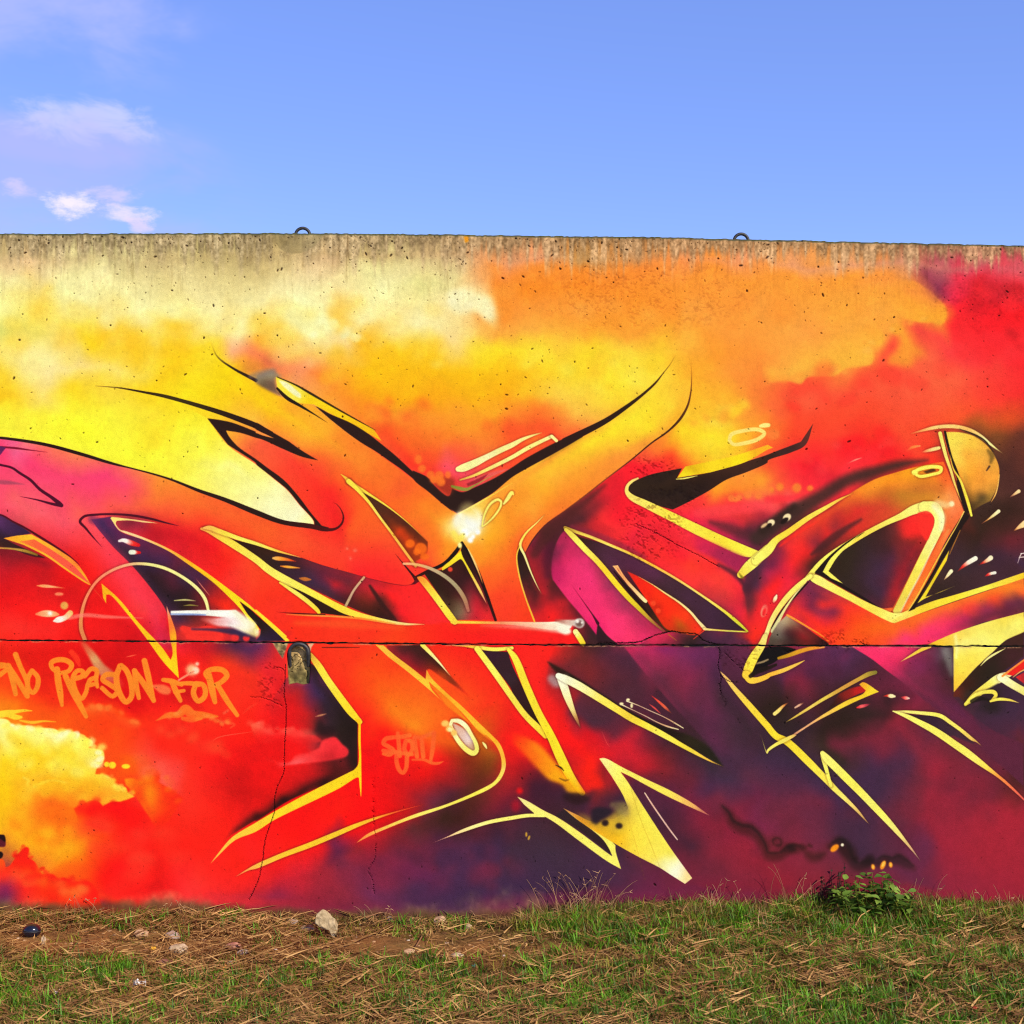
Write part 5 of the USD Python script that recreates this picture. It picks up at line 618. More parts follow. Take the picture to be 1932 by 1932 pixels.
    stroke('A3 1335,1568,22 1350,1640,24 1380,1760,28 1430,1900,34 B3 1450,80,40 1500,240,34', '30200f'); stroke('A3 1325,1600,4 1370,1760,8 1425,1932,5', 'f07840', soft=.6)
    stroke('A3 1372,1740,4 1400,1850,12 B3 1450,0,20 1490,110,26 1515,190,28 1535,268,20', ['e8c040', 'f0c840', 'ffe048', 'ffdc38', 'fff050'])
    # small word cut by the picture's edge
    stroke('B3 1885,625,6 1900,580,9 1912,555,9', 'f0d8d0'); stroke('B3 1895,585,8 1940,580,9', 'e8d0c8'); stroke('B3 1908,556,8 1950,550,9', 'f0e0d8')
    stroke('B3 1875,600,20 1932,640,50', '3c3068', soft=5, alpha=.4)
    # right edge details
    stroke('B3 1490,1695,26 1550,1640,60 1650,1560,66 1760,1490,76 1850,1460,20', ['ffe040', 'ffe050', 'ffe860', 'fff8c0', 'fff0b0'], soft=.6); stroke('B3 1760,1490,70 1850,1548,66 1960,1610,66', ['fffcd8', 'fff0a0', 'ffe868'], soft=.6)
    stroke('B3 1770,1480,20 1850,1420,20 1960,1340,20', ['ffa048', 'ff9048', 'ff8c40']); fill('B3 1800,1470 | 1960,1350 | 1960,1400 1850,1480 |', 'e83028', soft=.5); fill('B3 1870,1490 | 1960,1440 | 1960,1560 |', 'B3 1890,1490,e83838 1940,1500,a02838', soft=.5); stroke('B3 1850,1488,6 1900,1450,10 1960,1420,12', 'ffb868')
    fill('B3 1640,1590 | 1740,1535 | 1960,1660 1960,1800 1700,1932 1560,1800 1600,1690', 'B3 1700,1600,3c2838 1800,1640,48305c 1900,1720,483060,.8 1800,1760,48305c,.7 1650,1700,302428 1600,1780,48305c,.3 1950,1800,483058,0 1700,1900,542c54,0', soft=1.2)
    stroke('B3 1492,1690,26 1560,1625,30 1640,1600,34 1705,1602,40 1720,1625,34 1690,1665,24', ['ffe850', 'ffe860', 'ffe050', 'ffdc48']); stroke('B3 1680,1670,20 1740,1655,28 1820,1660,22 1895,1682,3', ['ffe050', 'ffe458', 'ffd850', 'd8b060'])
    stroke('B3 1540,1670,30 1600,1650,40 1660,1660,20', '281c1c', soft=1.5, alpha=.8)
    # long strokes at the lower right
    fill('B2 262,1365 | 420,1450 600,1560 800,1690 1000,1800 1200,1880 1350,1932 C2 1480,80 1600,235 | 1450,150 1300,70 1160,0 B2 1000,1840 800,1720 600,1600 420,1500 330,1450 |', 'B2 300,1400,402018 450,1500,302018 600,1600,40202c 800,1700,382028 1000,1820,2c1c18 1200,1900,2c1c18 C2 1350,60,3c2c20 1500,160,302820', soft=1.5)
    stroke('B2 300,1500,60 340,1520,90 400,1500,60', 'b8b0b0', soft=6, alpha=.7)
    stroke('B2 355,1480,50 385,1540,70 420,1640,64 455,1730,44 490,1810,26 515,1870,4', ['ffffff', 'fff8e0', 'fff0b8', 'f0d890', 'c89058', '90504c'], soft=.6)
    stroke('B2 350,1478,50 400,1500,66 500,1550,70 600,1610,66 700,1672,64 800,1735,60 900,1797,60 1000,1848,56 1100,1900,52 1200,1955,46 C2 1260,58,40 1350,108,34 1500,190,14 1600,232,2', ['ffffff', 'fff8d0', 'fff0a0', 'ffdc58', 'ffdc48', 'f0c838', 'ffd838', 'ffe050', 'ffe850', 'ffdc38', 'ffd040', 'f0b848', '806030'])
    for s in ('B2 820,1692,12 900,1730,8 1000,1778,8 1100,1830,10 1180,1862,14 1255,1882,8', 'B2 865,1668,12 950,1700,8 1050,1745,8 1150,1790,8 1230,1835,12 1292,1872,8'): stroke(s, ['fff0c0', 'd8b090', 'e0c0a0', 'd8a880', 'fff0b8'], soft=.5)
    dot('B2 828,1690,16,10 878,1660,14,10 905,1705,10,18', 'fff0b8', soft=.7); stroke('B2 1050,1625,3 1110,1675,20 1160,1720,24 1205,1762,3', ['c83030', 'f86048', 'e87050', '702c30'], soft=.8); stroke('B2 1035,1690,3 1080,1725,14 1120,1762,3', 'e85850', soft=.7)
    stroke('C2 680,-30,3 720,60,4 738,80,3', 'f08060', alpha=.7)
    fill('B2 845,1258 | 970,1415 1100,1570 1250,1740 1380,1880 C2 1480,60 1600,220 | 1700,300 | 1932,200 | 1932,-60 B2 1780,1660 1640,1500 1590,1440 | 1555,1265 |', '''B2 900,1280,c83460 1000,1280,c03464 1150,1290,94306c 950,1350,983458 1050,1400,a03458 1150,1350,a0345c 1300,1300,843460 1400,1350,74305c 1500,1300,6c305c 1200,1450,8c3054 1100,1500,70304c 1250,1550,8c3050 1350,1500,943058 1450,1450,7c3054 1550,1450,502c58 1300,1650,843054 1400,1600,783054 1500,1600,743054 1600,1650,482c44 1400,1750,6c3054 1500,1750,783058 1650,1780,583054 1350,1800,5c2c48 1500,1880,683058 1700,1900,50304c C2 1500,0,70305c 1600,100,643058 1700,150,58345c 1600,200,50305c,.6 1750,250,50345c,0 1900,100,48305c,0''', soft=1.0, warp=4)
    stroke('B2 1572,1446,6 1620,1500,26 1680,1575,40 1800,1712,54 1932,1862,58 B3 0,1862,58 60,1932,58 C3 140,40,62 300,190,66 380,270,60 440,330,56 500,395,48 600,490,36 680,570,24 740,640,8 765,665,2', ['f8b878', 'ffc860', 'ffd040', 'ffd430', 'ffd428', 'ffd428', 'ffd830', 'ffdc40', 'ffe050', 'ffe870', 'f0c070', 'c08858'])
    stroke('B2 1880,1932,3 C2 1925,130,10 C3 0,110,22 60,65,30 120,35,36 190,0,26 B3 210,1925,8', ['806040', 'd8c060', 'ffe870', 'ffe458', 'ffe060', 'e8b070'])
    stroke('C3 410,130,40 418,165,44 440,250,36 475,375,28', ['fff078', 'ffec60', 'ffe858'], soft=.5)
    stroke('C3 412,130,40 440,165,64 520,245,70 620,345,70 700,425,66 800,530,62 880,615,56 960,705,44 1040,800,26 1100,875,14 1152,945,2', ['fff078', 'fff070', 'ffec58', 'ffe858', 'fff070', 'ffec60', 'fff078', 'f8dc80', 'e0a880', '906c70'], soft=.5)
    fill('B3 960,1750 | 1100,1775 1290,1775 | 1330,1790 1450,1880 1530,1960 | C3 1560,60 1400,0 | B3 1350,1932 1250,1860 1100,1790', 'B3 1150,1785,40283c 1250,1810,40284c 1350,1860,48304c 1450,1920,54304c', soft=.8)
    stroke('B3 942,1745,8 1050,1750,26 1150,1758,32 1300,1780,38 1380,1832,36 1460,1890,34 1540,1955,30 C3 1570,40,14 1612,75,2', ['fff090', 'fff080', 'fff078', 'ffec60', 'ffe468', 'ffe060', 'f0c060', 'c89050'])
    stroke('B3 945,1745,10 1040,1780,36 1150,1834,50 1240,1882,58 C3 1320,0,62 1400,56,62 1500,125,64 1580,185,56 1660,245,40 1720,290,28 1800,355,24 1932,480,14 1990,540,6', ['fff088', 'fff070', 'fff068', 'ffec60', 'ffec60', 'ffe860', 'ffe868', 'ffd850', 'ff9848', 'ff8058', 'f07060', 'd06058'])
    # big arrow head low in the middle
    fill('C2 660,172 | 700,168 830,235 1000,320 1200,415 1350,500 1495,604 | 1350,540 1150,445 1000,365 900,310 820,272 | 870,340 1000,545 1200,850 1362,1075 | 1308,1118 | 1200,1050 1120,998 950,910 780,815 650,735 520,650 385,545 | 500,600 580,640 700,660 | 850,580 878,545 | 840,450 750,300 |',
         'C2 690,185,fff0a0 800,260,fff078 950,310,ffec70 1150,410,ffe868 1350,510,f8c070 1470,590,c87868 780,300,fff080 850,400,ffec68 920,480,ffe060 1000,600,ffec60 1100,750,ffe860 1200,880,ffe860 1280,980,fff8d8 1330,1075,ffd890 1300,1090,ffe8b0 1230,1040,ffffec 1150,960,fff4a8 1050,930,ffe060 900,860,ffd850 780,780,f8bc28 650,710,f8b428 520,630,e89c30 430,570,e0a060 720,680,d8b038 860,620,d8b84c 900,700,ffdc50 800,720,e8c038', soft=.4, warp=3)
    fill('C2 470,590 | 560,600 640,640 720,610 790,560 860,500 885,540 | 880,640 800,720 650,710 560,660', 'C2 500,610,b88438,.7 640,650,d0a030 740,620,b89440 820,570,a89450 870,540,c0a858 860,500,807050,.4 700,690,e8b830 850,660,e8c448', soft=4, alpha=.9)
    fill('C2 600,560 | 640,540 700,540 760,570 720,610 670,640 640,670 600,650', '34243c', soft=2.5); dot('C2 705,658,26,24 810,680,26,22', '38242c', soft=1.5); stroke('C2 760,520,40 820,540,80 860,580,50', 'a89060', soft=5, alpha=.5); dot('C2 850,540,30,40', '907058', soft=4, alpha=.5)
    stroke('C2 1002,430,10 1060,520,14 1130,622,14 1200,720,14 1248,782,10', ['f8d8b8', 'e8b8a0', 'f0c8b0', 'e8b8a8', 'f8d8c0'])
    stroke('C2 880,330,3 960,600,4 1060,850,4 1150,1080,3', '906820', alpha=.5); stroke('C2 870,600,3 930,800,4 1000,1080,3', '906820', alpha=.4)
    # smoke rims near the ground
    sm = '281a20'
    for s in ('C2 1590,530,20 1640,590,50 1670,650,80 1730,690,90 1800,710,96 1860,760,80 1910,840,70 1932,900,60 C3 30,905,70 90,905,60 140,870,60 190,850,70 240,850,50', 'C3 300,900,40 350,915,70 425,890,30', 'C3 500,800,40 550,810,80 600,850,100 630,920,90 680,990,70 740,970,70 790,960,50', 'C3 840,955,50 900,940,70 930,950,50 985,935,80 1050,970,60 1100,1000,20'):
        stroke(s, sm, soft=8, alpha=.5)
    for s in ('C2 1590,530,8 1640,580,18 1670,640,24 1730,672,28 1800,684,30 1860,734,22 1910,815,18 1932,875,14 C3 20,882,18 90,878,20 140,842,26 190,822,28 238,828,20', 'C3 45,820,10 38,788,16 70,770,18 98,786,18 94,822,16 62,826,14', 'C3 310,825,24 325,832,20', 'C3 485,805,10 540,782,24 590,800,30 618,850,34 634,905,26 684,962,18 740,940,20 790,935,12', 'C3 830,930,12 870,908,24 910,914,18 940,920,16 985,902,26 1036,930,20 1100,982,6'):
        stroke(s, sm, soft=2.8, alpha=.48)
    for s in ():
        stroke(s, sm, soft=3, alpha=.85)
    dot('C3 505,848,38,22,-40', 'ff9c28', soft=1.2); dot('C3 563,824,12', 'fff0d0', soft=.6); dot('C3 870,976,18,36,25 795,990,14,22,-15 928,974,14,22,-10', 'ffa030', soft=1); dot('C3 873,970,9,22,25 795,990,7,12 928,974,7,12', 'ffc860', soft=.8)
    dot('C2 110,745,8,18 130,770,8,18,20', 'c89c40', soft=.6)

def puffs(path, n, rad, colours, spread, soft=1.6, alpha=.5, seed=0, squash=.8):
    """Dabs of the can along the rim of a painted cloud."""
    q = np.random.default_rng(seed); pts = np.vstack([spline(r, 8) for r in parse(path)])[:, :2]; seg = np.hypot(*np.diff(pts, axis=0).T); L = np.r_[0, np.cumsum(seg)]
    for t in q.uniform(0, L[-1], n):
        x, y = np.interp(t, L, pts[:, 0]) + q.normal(0, spread), np.interp(t, L, pts[:, 1]) + q.normal(0, spread); r = q.uniform(*rad)
        dot(f'O {x:.1f},{y:.1f},{r:.1f},{r * q.uniform(squash * .7, squash):.1f},{q.uniform(-40, 40):.0f}', colours[int(q.integers(len(colours)))], soft=soft * q.uniform(.6, 1.5), alpha=alpha * q.uniform(.5, 1.2))
def cloud_dabs():
    puffs('B0 0,1830 100,1860 260,1885 460,1915 600,1932 C0 690,60 770,150 730,240', 46, (4, 11), ['fff8a8', 'fff27c', 'ffec60', 'fffbd0'], 3, 1.8, .6, 1)
    puffs('C0 740,300 840,330 900,390 980,440', 18, (3, 8), ['ffd850', 'ffc848', 'ffe068'], 2.5, 1.4, .6, 2)
    puffs('C0 20,120 300,150 600,200', 34, (7, 20), ['ffe850', 'ffd030', 'fff088', 'ffc428'], 12, 4, .4, 3)
    puffs('C0 0,330 300,380 650,420', 34, (6, 18), ['ffb428', 'ffd048', 'ff9c24', 'ffc030'], 12, 4, .42, 4)
    puffs('C0 100,650 350,700 550,820 300,900', 36, (7, 20), ['ffb028', 'ff8c20', 'ffc430', 'ff6c1c'], 14, 5, .4, 5)
    puffs('C0 600,530 700,500 770,530 860,505 980,530', 14, (4, 9), ['f01a14', 'ff3020', 'd81410'], 3, 1.5, .5, 6)
    puffs('C0 700,650 1000,800 1300,900 900,1000', 46, (9, 26), ['ff4a34', 'f01c18', 'ff5a40', 'e81818', 'ff3c28'], 18, 6, .34, 7)
    puffs('C0 960,330 1060,330 1150,270 1210,320 1290,400 1380,470', 20, (4, 11), ['ff8c1c', 'ff6a18', 'ff4c20', 'ffa028'], 4, 2, .5, 8)
    puffs('C0 1080,160 1230,240 1300,370', 14, (6, 16), ['ff6858', 'ff5044', 'ff7c68'], 8, 5, .4, 9)
    puffs('C0 60,985 180,850 220,910 300,1020 440,1080 560,1095 690,1110', 26, (3, 8), ['f8241c', 'ff4428', 'e81c14'], 3, 1.4, .55, 10)
    puffs('C0 120,1060 330,1090 560,1150 650,1140', 22, (5, 13), ['ff7038', 'ff5828', 'ff8444', 'f83020'], 6, 3, .45, 11)
    puffs('B0 640,1720 760,1705 860,1740 1000,1815 1060,1850', 18, (4, 9), ['ff7838', 'ff6428', 'ff8c44'], 3, 1.6, .5, 12)
    puffs('B1 -30,1850 60,1870 180,1905 300,1885 450,1925', 20, (4, 10), ['ff7058', 'ff5448', 'ff8068'], 3, 1.8, .5, 13)
    puffs('C1 150,190 320,190 480,90 600,30 690,110', 22, (4, 11), ['ff6c64', 'f84850', 'ff8078', 'e83440'], 5, 2.4, .5, 14)
    puffs('B0 1100,1880 1500,1900 C0 1500,60 1750,160', 26, (6, 16), ['ff5838', 'ff4030', 'e82018', 'ff6c40'], 10, 4, .35, 15)
    puffs('B0 1250,1790 1400,1750 1600,1790 1750,1835', 16, (3, 7), ['ff8840', 'ff6c30', 'ff9c50'], 3, 1.2, .5, 16)
    # sky of the upper slab
    puffs('O 0,560 250,590 480,600 700,590 900,580', 60, (9, 26), ['fff6b8', 'ffe48c', 'fff0a4', 'ffd868', 'ffeaa8'], 18, 6, .34, 17)
    puffs('O 0,640 250,650 430,640 650,660 880,650', 60, (9, 24), ['ffd040', 'ffe07c', 'ffc430', 'ffe8a0', 'ffb838'], 18, 6, .36, 18)
    puffs('O 540,600 580,625 620,610 650,630 700,640', 18, (4, 10), ['fff6b8', 'fffad0', 'ffeea0'], 5, 2.4, .5, 19)
    puffs('O 850,560 900,575 930,595', 10, (4, 10), ['fff4c8', 'ffeeb4'], 5, 2.4, .45, 20)
    puffs('O 950,560 1200,580 1450,600 1650,600', 50, (10, 28), ['ffa448', 'ff943c', 'ffb058', 'ff9c40'], 18, 7, .32, 21)
    puffs('O 960,680 1080,690 1180,690 1240,700 1100,730', 40, (7, 20), ['ffe044', 'ffd038', 'ffc038', 'ffe860'], 12, 5, .4, 22)
    puffs('O 1290,800 1350,790 1400,760 1330,830', 30, (5, 14), ['ffd440', 'ffc038', 'ffa840', 'ffe058'], 10, 3.5, .45, 23)
    puffs('O 1440,725 1550,705 1620,680 1655,640 1720,610 1790,600', 26, (4, 10), ['ffb048', 'ffa444', 'ffb858'], 4, 1.8, .5, 24)
    puffs('O 1460,760 1600,730 1750,720 1880,680', 46, (9, 26), ['ff5c44', 'ff7450', 'ff4238', 'ff6648', 'fc3030'], 16, 6, .34, 25)
    puffs('O 1560,850 1640,835 1700,840 1500,880', 30, (5, 15), ['ff2c30', 'ff5048', 'e82430', 'ff6058'], 9, 4, .42, 26)
    puffs('O 1840,540 1920,560 1860,620 1930,640', 34, (6, 20), ['d81c28', 'ff3038', 'c01c24', 'f83840'], 12, 5, .38, 27)
    puffs('O 700,780 820,790 950,800 1040,830', 36, (7, 20), ['ff8834', 'ff6c34', 'ff5434', 'ffa038'], 12, 5, .38, 28)
    # the dark lower right
    puffs('O 1150,1590 1300,1620 1450,1560 1700,1520 1880,1500', 70, (10, 30), ['8c2a44', '70284c', 'a02c44', '5c2848', '48284a'], 26, 8, .3, 29)
    puffs('O 640,1620 760,1640 880,1620 960,1640', 50, (8, 24), ['90304c', '6c2c50', '48305c', 'a82c40', '3c2850'], 18, 7, .34, 30)
    puffs('C3 0,800 100,830 250,850 400,860 560,830 650,920 900,960', 40, (4, 12), ['301a24', '4c2030', '702438', '241418'], 6, 3.2, .42, 31)
    puffs('B3 150,1300 350,1330 550,1330 400,1450', 30, (6, 18), ['4c2850', '702c48', '5c2444', '842c48'], 12, 5, .36, 32)
def grade():
    # the cans' own colours are strong: deep blacks, clear reds and yellows
    g = CV.mean(-1, keepdims=True); sat = .90 + .16 * np.clip((g - .18) / .25, 0, 1); c = np.clip(g + (CV - g) * sat, 0, 1); c = c * (1 - .30 * (1 - c) ** 2.2)
    k = (np.clip((c[..., 2] - c[..., 0]) * 6 + .6, 0, 1) * np.clip((np.arange(W_) + X0 - 960) / 120, 0, 1)[None] * np.clip((1520 - np.arange(H_) - Y0) / 120, 0, 1)[:, None])[..., None]
    c = c * (1 + k * np.array([.12, -.02, -.14]))
    w2 = (np.clip((np.arange(W_) + X0 - 560) / 120, 0, 1)[None] * np.clip((np.arange(H_) + Y0 - 1500) / 60, 0, 1)[:, None])[..., None] * np.clip((.5 - c.max(-1, keepdims=True)) * 6, 0, 1)
    c = c * (1 + w2 * np.array([.10, .0, -.10]))
    w = (np.clip((np.arange(W_) + X0 - 980) / 100, 0, 1)[None] * np.clip((np.arange(H_) + Y0 - 1235) / 60, 0, 1)[:, None])[..., None] * np.clip((.72 - c.max(-1, keepdims=True)) * 5, 0, 1)
    CV[:] = np.clip(c * (1 - w * np.array([.07, .0, .13])), 0, 1)
def paint():
    base_coat(); clouds_of_paint(); left_letters(); left_clouds(); cloud_dabs(); j_counter(); middle_letter(); right_letters(); signature(2); lettering(1); grade()
# ------------------------------------------------------------------ weather and damage on the concrete, and contact shade painted at its foot
PX = np.arange(W_) + X0; PY = np.arange(H_) + Y0
def jitter(n, cell, seed, amp):
    r = np.random.default_rng(seed); g = r.random(int(n / cell) + 4)
    return (np.interp(np.arange(n) / cell, np.arange(len(g)), g) - 0.5) * 2 * amp
XW = np.arange(-1700, 3640)                                   # whole length of the wall, in drawing units
TOP = np.interp(XW, [-1700, 0, 120, 483, 640, 966, 1280, 1449, 1600, 1760, 1932, 3640], [441, 441, 440.6, 440.2, 440.2, 444.3, 448.3, 452, 456.2, 459.5, 464, 520])
TOP = TOP + jitter(len(XW), 23, 1, 0.8) + jitter(len(XW), 5, 2, 0.7) + 1.8 * np.exp(-((XW - 1572) / 11.0) ** 2)
SEAM = np.interp(XW, [-1700, 0, 483, 966, 1449, 1932, 3640], [1195, 1207.6, 1211.6, 1216, 1217.8, 1219.2, 1226])
EDGE_U = SEAM - 1.3 + jitter(len(XW), 40, 3, 0.5) + jitter(len(XW), 6, 4, 0.6)
EDGE_L = SEAM + 1.2 + jitter(len(XW), 30, 5, 0.6) + jitter(len(XW), 7, 6, 0.6) + 2.4 * np.clip(jitter(len(XW), 15, 7, 1.6) - 0.85, 0, 2)
HGT = np.zeros((H_, W_), np.float32)                            # relief of the face in metres, negative = hollow
POCKET = None
def weather():
    global POCKET
    top = np.interp(PX, XW, TOP)[None]; d = PY[:, None] - top
    streak = fbm2(H_, W_, 90, 31, 3, cellx=7); st2 = fbm2(H_, W_, 40, 37, 3, cellx=4); blot = fbm2(H_, W_, 30, 41, 4); fine = vnoise(H_, W_, 3.2, 47, 2.6, 1); fine2 = vnoise(H_, W_, 7, 48, 4, 1)
    reach = np.interp(PX, [-200, 0, 90, 160, 480, 600, 700, 860, 900, 1100, 1250, 1300, 1500, 1700, 1760, 1932, 2200], [26, 26, 34, 34, 42, 34, 36, 34, 26, 40, 34, 24, 24, 30, 28, 22, 22])[None]
    a = np.clip(1.15 - (d - 12) / (reach * 1.12) + (streak - 0.5) * 3.2 + (blot - .5) * .7, 0, 1) * np.clip(1.3 - d / 90, 0, 1)
    tone = 0.58 + (streak - 0.5) * 1.3 + (fine - 0.5) * 0.40 + (fine2 - .5) * .50 + (blot - 0.5) * 0.7
    lo, hi = np.array([94, 76, 48.0]) / 255, np.array([212, 184, 140.0]) / 255
    conc = lo + (hi - lo) * np.clip(tone, 0, 1.1)[..., None]
    pinkish = np.array([1.08, .98, .95]); conc = conc * (1 + (pinkish - 1) * np.clip((PX - 500) / 700, 0, 1)[None, :, None])
    CV[:] += (conc - CV) * (np.clip(a, 0, 1) * .88)[..., None]
    # streaks running down through the paint, and worn grain near the top
    st3 = fbm2(H_, W_, 130, 137, 3, cellx=5)
    b = (np.clip((st2 - 0.60) * 5, 0, 1) * np.clip(1 - (d - 20) / 150, 0, 1) * .8 + np.clip((st3 - .60) * 4, 0, .6) * np.clip(1.1 - d / 110, 0, 1)) * np.clip((blot - .22) * 3, 0, 1) * np.interp(PX, [0, 850, 1000, 2000], [.62, .58, .45, .45])[None]
    CV[:] *= (1 - b * np.array([.28, .34, .42])[:, None, None]).transpose(1, 2, 0) if False else (1 - b[..., None] * np.array([.30, .36, .45]))
    g = np.clip(1.1 - d / 240, .12, 1) * (fine - .5) * .10
    CV[:] *= (1 + g)[..., None]
    # patch of smooth mortar round the left lifting loop
    r = coverage(outline('A1 125,60 140,130 200,200 270,225 360,215 430,175 480,130 515,90 | 515,60')); m = np.zeros((H_, W_), np.float32); m[r[1]:r[1] + r[2].shape[0], r[0]:r[0] + r[2].shape[1]] = r[2]
    CV[:] += ((np.array([164, 142, 98]) / 255 + (blot[..., None] - .5) * .25) - CV) * (m * .62)[..., None]
    fill('A1 1570,95 1600,95 1605,130 1580,145', 'f0981c', soft=1)
    # dark green line of algae along the very top
    al = np.clip(1.5 - np.abs(d - 1.0) / 2.0, 0, 1)
    CV[:] += (np.array([66, 78, 62]) / 255 - CV) * (al * .72 * np.clip(.75 + fine, 0, 1))[..., None]
    # pits: small air holes
    rp = np.random.default_rng(5)
    n = 5200
    xs = rp.uniform(X0 + 4, X1 - 5, n); u = rp.random(n); ys = np.where(u < .30, 445 + rp.exponential(34, n), np.where(u < .66, rp.uniform(445, 860, n), rp.uniform(860, 1720, n)))
    cl_ = np.interp(ys, [445, 800, 1000, 1700], [1, .9, .62, .6])
    keep = (blot[np.clip(ys - Y0, 0, H_ - 1).astype(int), np.clip(xs - X0, 0, W_ - 1).astype(int)] > rp.uniform(.2, .75, n)); xs, ys, cl_ = xs[keep], ys[keep], cl_[keep]
    big = 0
    for x, y, c in zip(xs, ys, cl_):
        rad = 0.5 + rp.exponential(.30) * c; rad = min(rad, 1.75); asp = rp.choice([rp.uniform(.5, 1.2), rp.uniform(1.3, 2.4)]); an = rp.uniform(0, 3.14)
        i, j = int(x - X0), int(y - Y0); k = 5
        if i < k or j < k or i > W_ - k - 1 or j > H_ - k - 1: continue
        gx = np.arange(i - k, i + k + 1) + X0 - x; gy = np.arange(j - k, j + k + 1) + Y0 - y
        qx = gx[None] * math.cos(an) + gy[:, None] * math.sin(an); qy = -gx[None] * math.sin(an) + gy[:, None] * math.cos(an)
        dd = np.sqrt((qx / asp) ** 2 + qy ** 2)
        cov = np.clip(rad - dd + .5, 0, 1); s = CV[j - k:j + k + 1, i - k:i + k + 1]
        s *= (1 - cov * min(.25 + .34 * rad, .78) * np.array([.88, .95, 1.0])[:, None, None]).transpose(1, 2, 0) if False else (1 - (cov * min(.20 + .32 * rad, .66))[..., None] * np.array([.86, .95, 1.0]))
        HGT[j - k:j + k + 1, i - k:i + k + 1] -= cov * min(rad, 1.8) * .0022
    # scaly rough patches
    for (x, y, rx, ry, s) in (('B2', 1050, 330, 290, 51), ('B1', 110, 1560, 110, 52), ('B3', 560, 1200, 160, 53), ('A2', 1020, 1870, 170, 54), ('B2', 1180, 110, 260, 55), ('C1', 1900, 100, 220, 56), ('B2', 1700, 1330, 130, 57)) and ((1228, 1000, 62, 70, 51), (510, 1290, 26, 50, 52), (1590, 1210, 50, 22, 53), (1230, 880, 48, 20, 54), (1275, 930, 60, 26, 55), (1390, 1235, 40, 30, 57), (1850, 560, 110, 60, 58), (1220, 560, 220, 70, 59)):
        e = np.clip(1.4 - ((PX[None] - x) / rx) ** 2 - ((PY[:, None] - y) / ry) ** 2, 0, 1)
        nz = vnoise(H_, W_, 2.6, s, 3.4, 3) * .6 + vnoise(H_, W_, 9, s + 20, 11, 3) * .4
        q = np.clip((nz - .60) * 7, 0, 1) * e * (.34 if s > 57 else .8)
        CV[:] *= (1 - q[..., None] * .34 * np.array([.7, 1, 1])); HGT[:] -= q * .0022
    # cracks
    def crack(path, w, seed, dark='2a1012', depth=.006, alpha=.85):
        pts = np.vstack([spline(r, 10) for r in parse(path)])[:, :2]
        seg = np.hypot(*np.diff(pts, axis=0).T); L = np.r_[0, np.cumsum(seg)]; t = np.arange(0, L[-1], 2.2)
        x, y = np.interp(t, L, pts[:, 0]), np.interp(t, L, pts[:, 1]); r = np.random.default_rng(seed)
        x += np.cumsum(r.normal(0, .42, len(t))) * .6 + r.normal(0, .35, len(t)); x -= np.linspace(0, x[-1] - pts[-1, 0], len(t)); y += r.normal(0, .35, len(t))
        s = 'O ' + ' | '.join(f'{a:.2f},{b:.2f},{max(w * r.uniform(.45, 1.25), .7):.2f}' for a, b in zip(x, y))
        before = CV.copy() if False else None
        stroke(s, dark, soft=.45, alpha=alpha)
        ix, iy = np.clip((x - X0).astype(int), 1, W_ - 2), np.clip((y - Y0).astype(int), 1, H_ - 2); HGT[iy, ix] = -depth; HGT[iy, ix + 1] = -depth * .6
    crack('B1 222,1395 216,1500 212,1610 224,1700 228,1800 222,1932 C1 216,100 210,280 165,380 140,500 142,570 110,680 82,760 62,900 45,1000 12,1120 O 470,1700', 1.5, 1)
    crack('B2 640,1236 800,1232 960,1222 1040,1190 1120,1160 1200,1145 1290,1156 1390,1166 1430,1205 1480,1225 1560,1243', 2.6, 2, '180c0c')
    crack('B2 1558,1258 1572,1310 1558,1400 1576,1480 1570,1570 1592,1650 1612,1700', 1.7, 3, '2c1420'); crack('B2 1600,1300 1660,1360 1700,1400 1750,1440', 1.3, 4, '301018'); crack('B2 1575,1480 1640,1520 1700,1530', 1.2, 14, '301420')
    crack('B2 940,335 1080,400 1210,470 1245,492', 1.4, 5, '601018'); crack('B2 1245,492 1380,560 1560,660', 1.0, 6, '701828')
    crack('C1 905,815 892,930 850,1020 880,1085 892,1200', 1.0, 7, '3c1024', alpha=.55); crack('C1 890,320 880,560 900,800', .8, 8, '901414', alpha=.3)
    crack('B3 0,1250 60,1290 90,1275 140,1300 200,1280', 2.0, 9, '1c100c'); crack('B3 700,1225 730,1245 760,1248', 2.2, 10, '40140c')
    crack('B1 -40,1640 60,1650 150,1690 205,1712', 1.0, 11, 'b02020'); crack('B1 120,1425 180,1420 216,1445', 1.2, 12, '801018')
    # chipped light edge below the joint
    sl = np.interp(PX, XW, EDGE_L)[None]; q = PY[:, None] - sl
    chip = np.clip(1 - np.abs(q - 1.2) / 2.0, 0, 1) * np.clip((vnoise(H_, W_, 40, 61, 16, 1) - .52) * 5, 0, 1) * np.clip(fine * 1.6, 0, 1)
    CV[:] += (np.array([214, 160, 110]) / 255 - CV) * (chip * .7)[..., None]
    su = np.interp(PX, XW, EDGE_U)[None]; q = su - PY[:, None]; rim = np.clip(1 - np.abs(q) / 2.2, 0, 1) * np.clip((vnoise(H_, W_, 40, 62, 12, 1) - .35) * 3, 0, 1)
    CV[:] *= (1 - .5 * rim)[..., None]
    # broken-out pocket of the lower lifting loop
    fill('O 514,1212 | 545,1212 | 540,1225 534,1243 | 526,1232', 'O 520,1214,e8c090 530,1220,b09858 538,1216,d8b880 534,1232,a88c58 538,1240,d0a888', soft=.8)
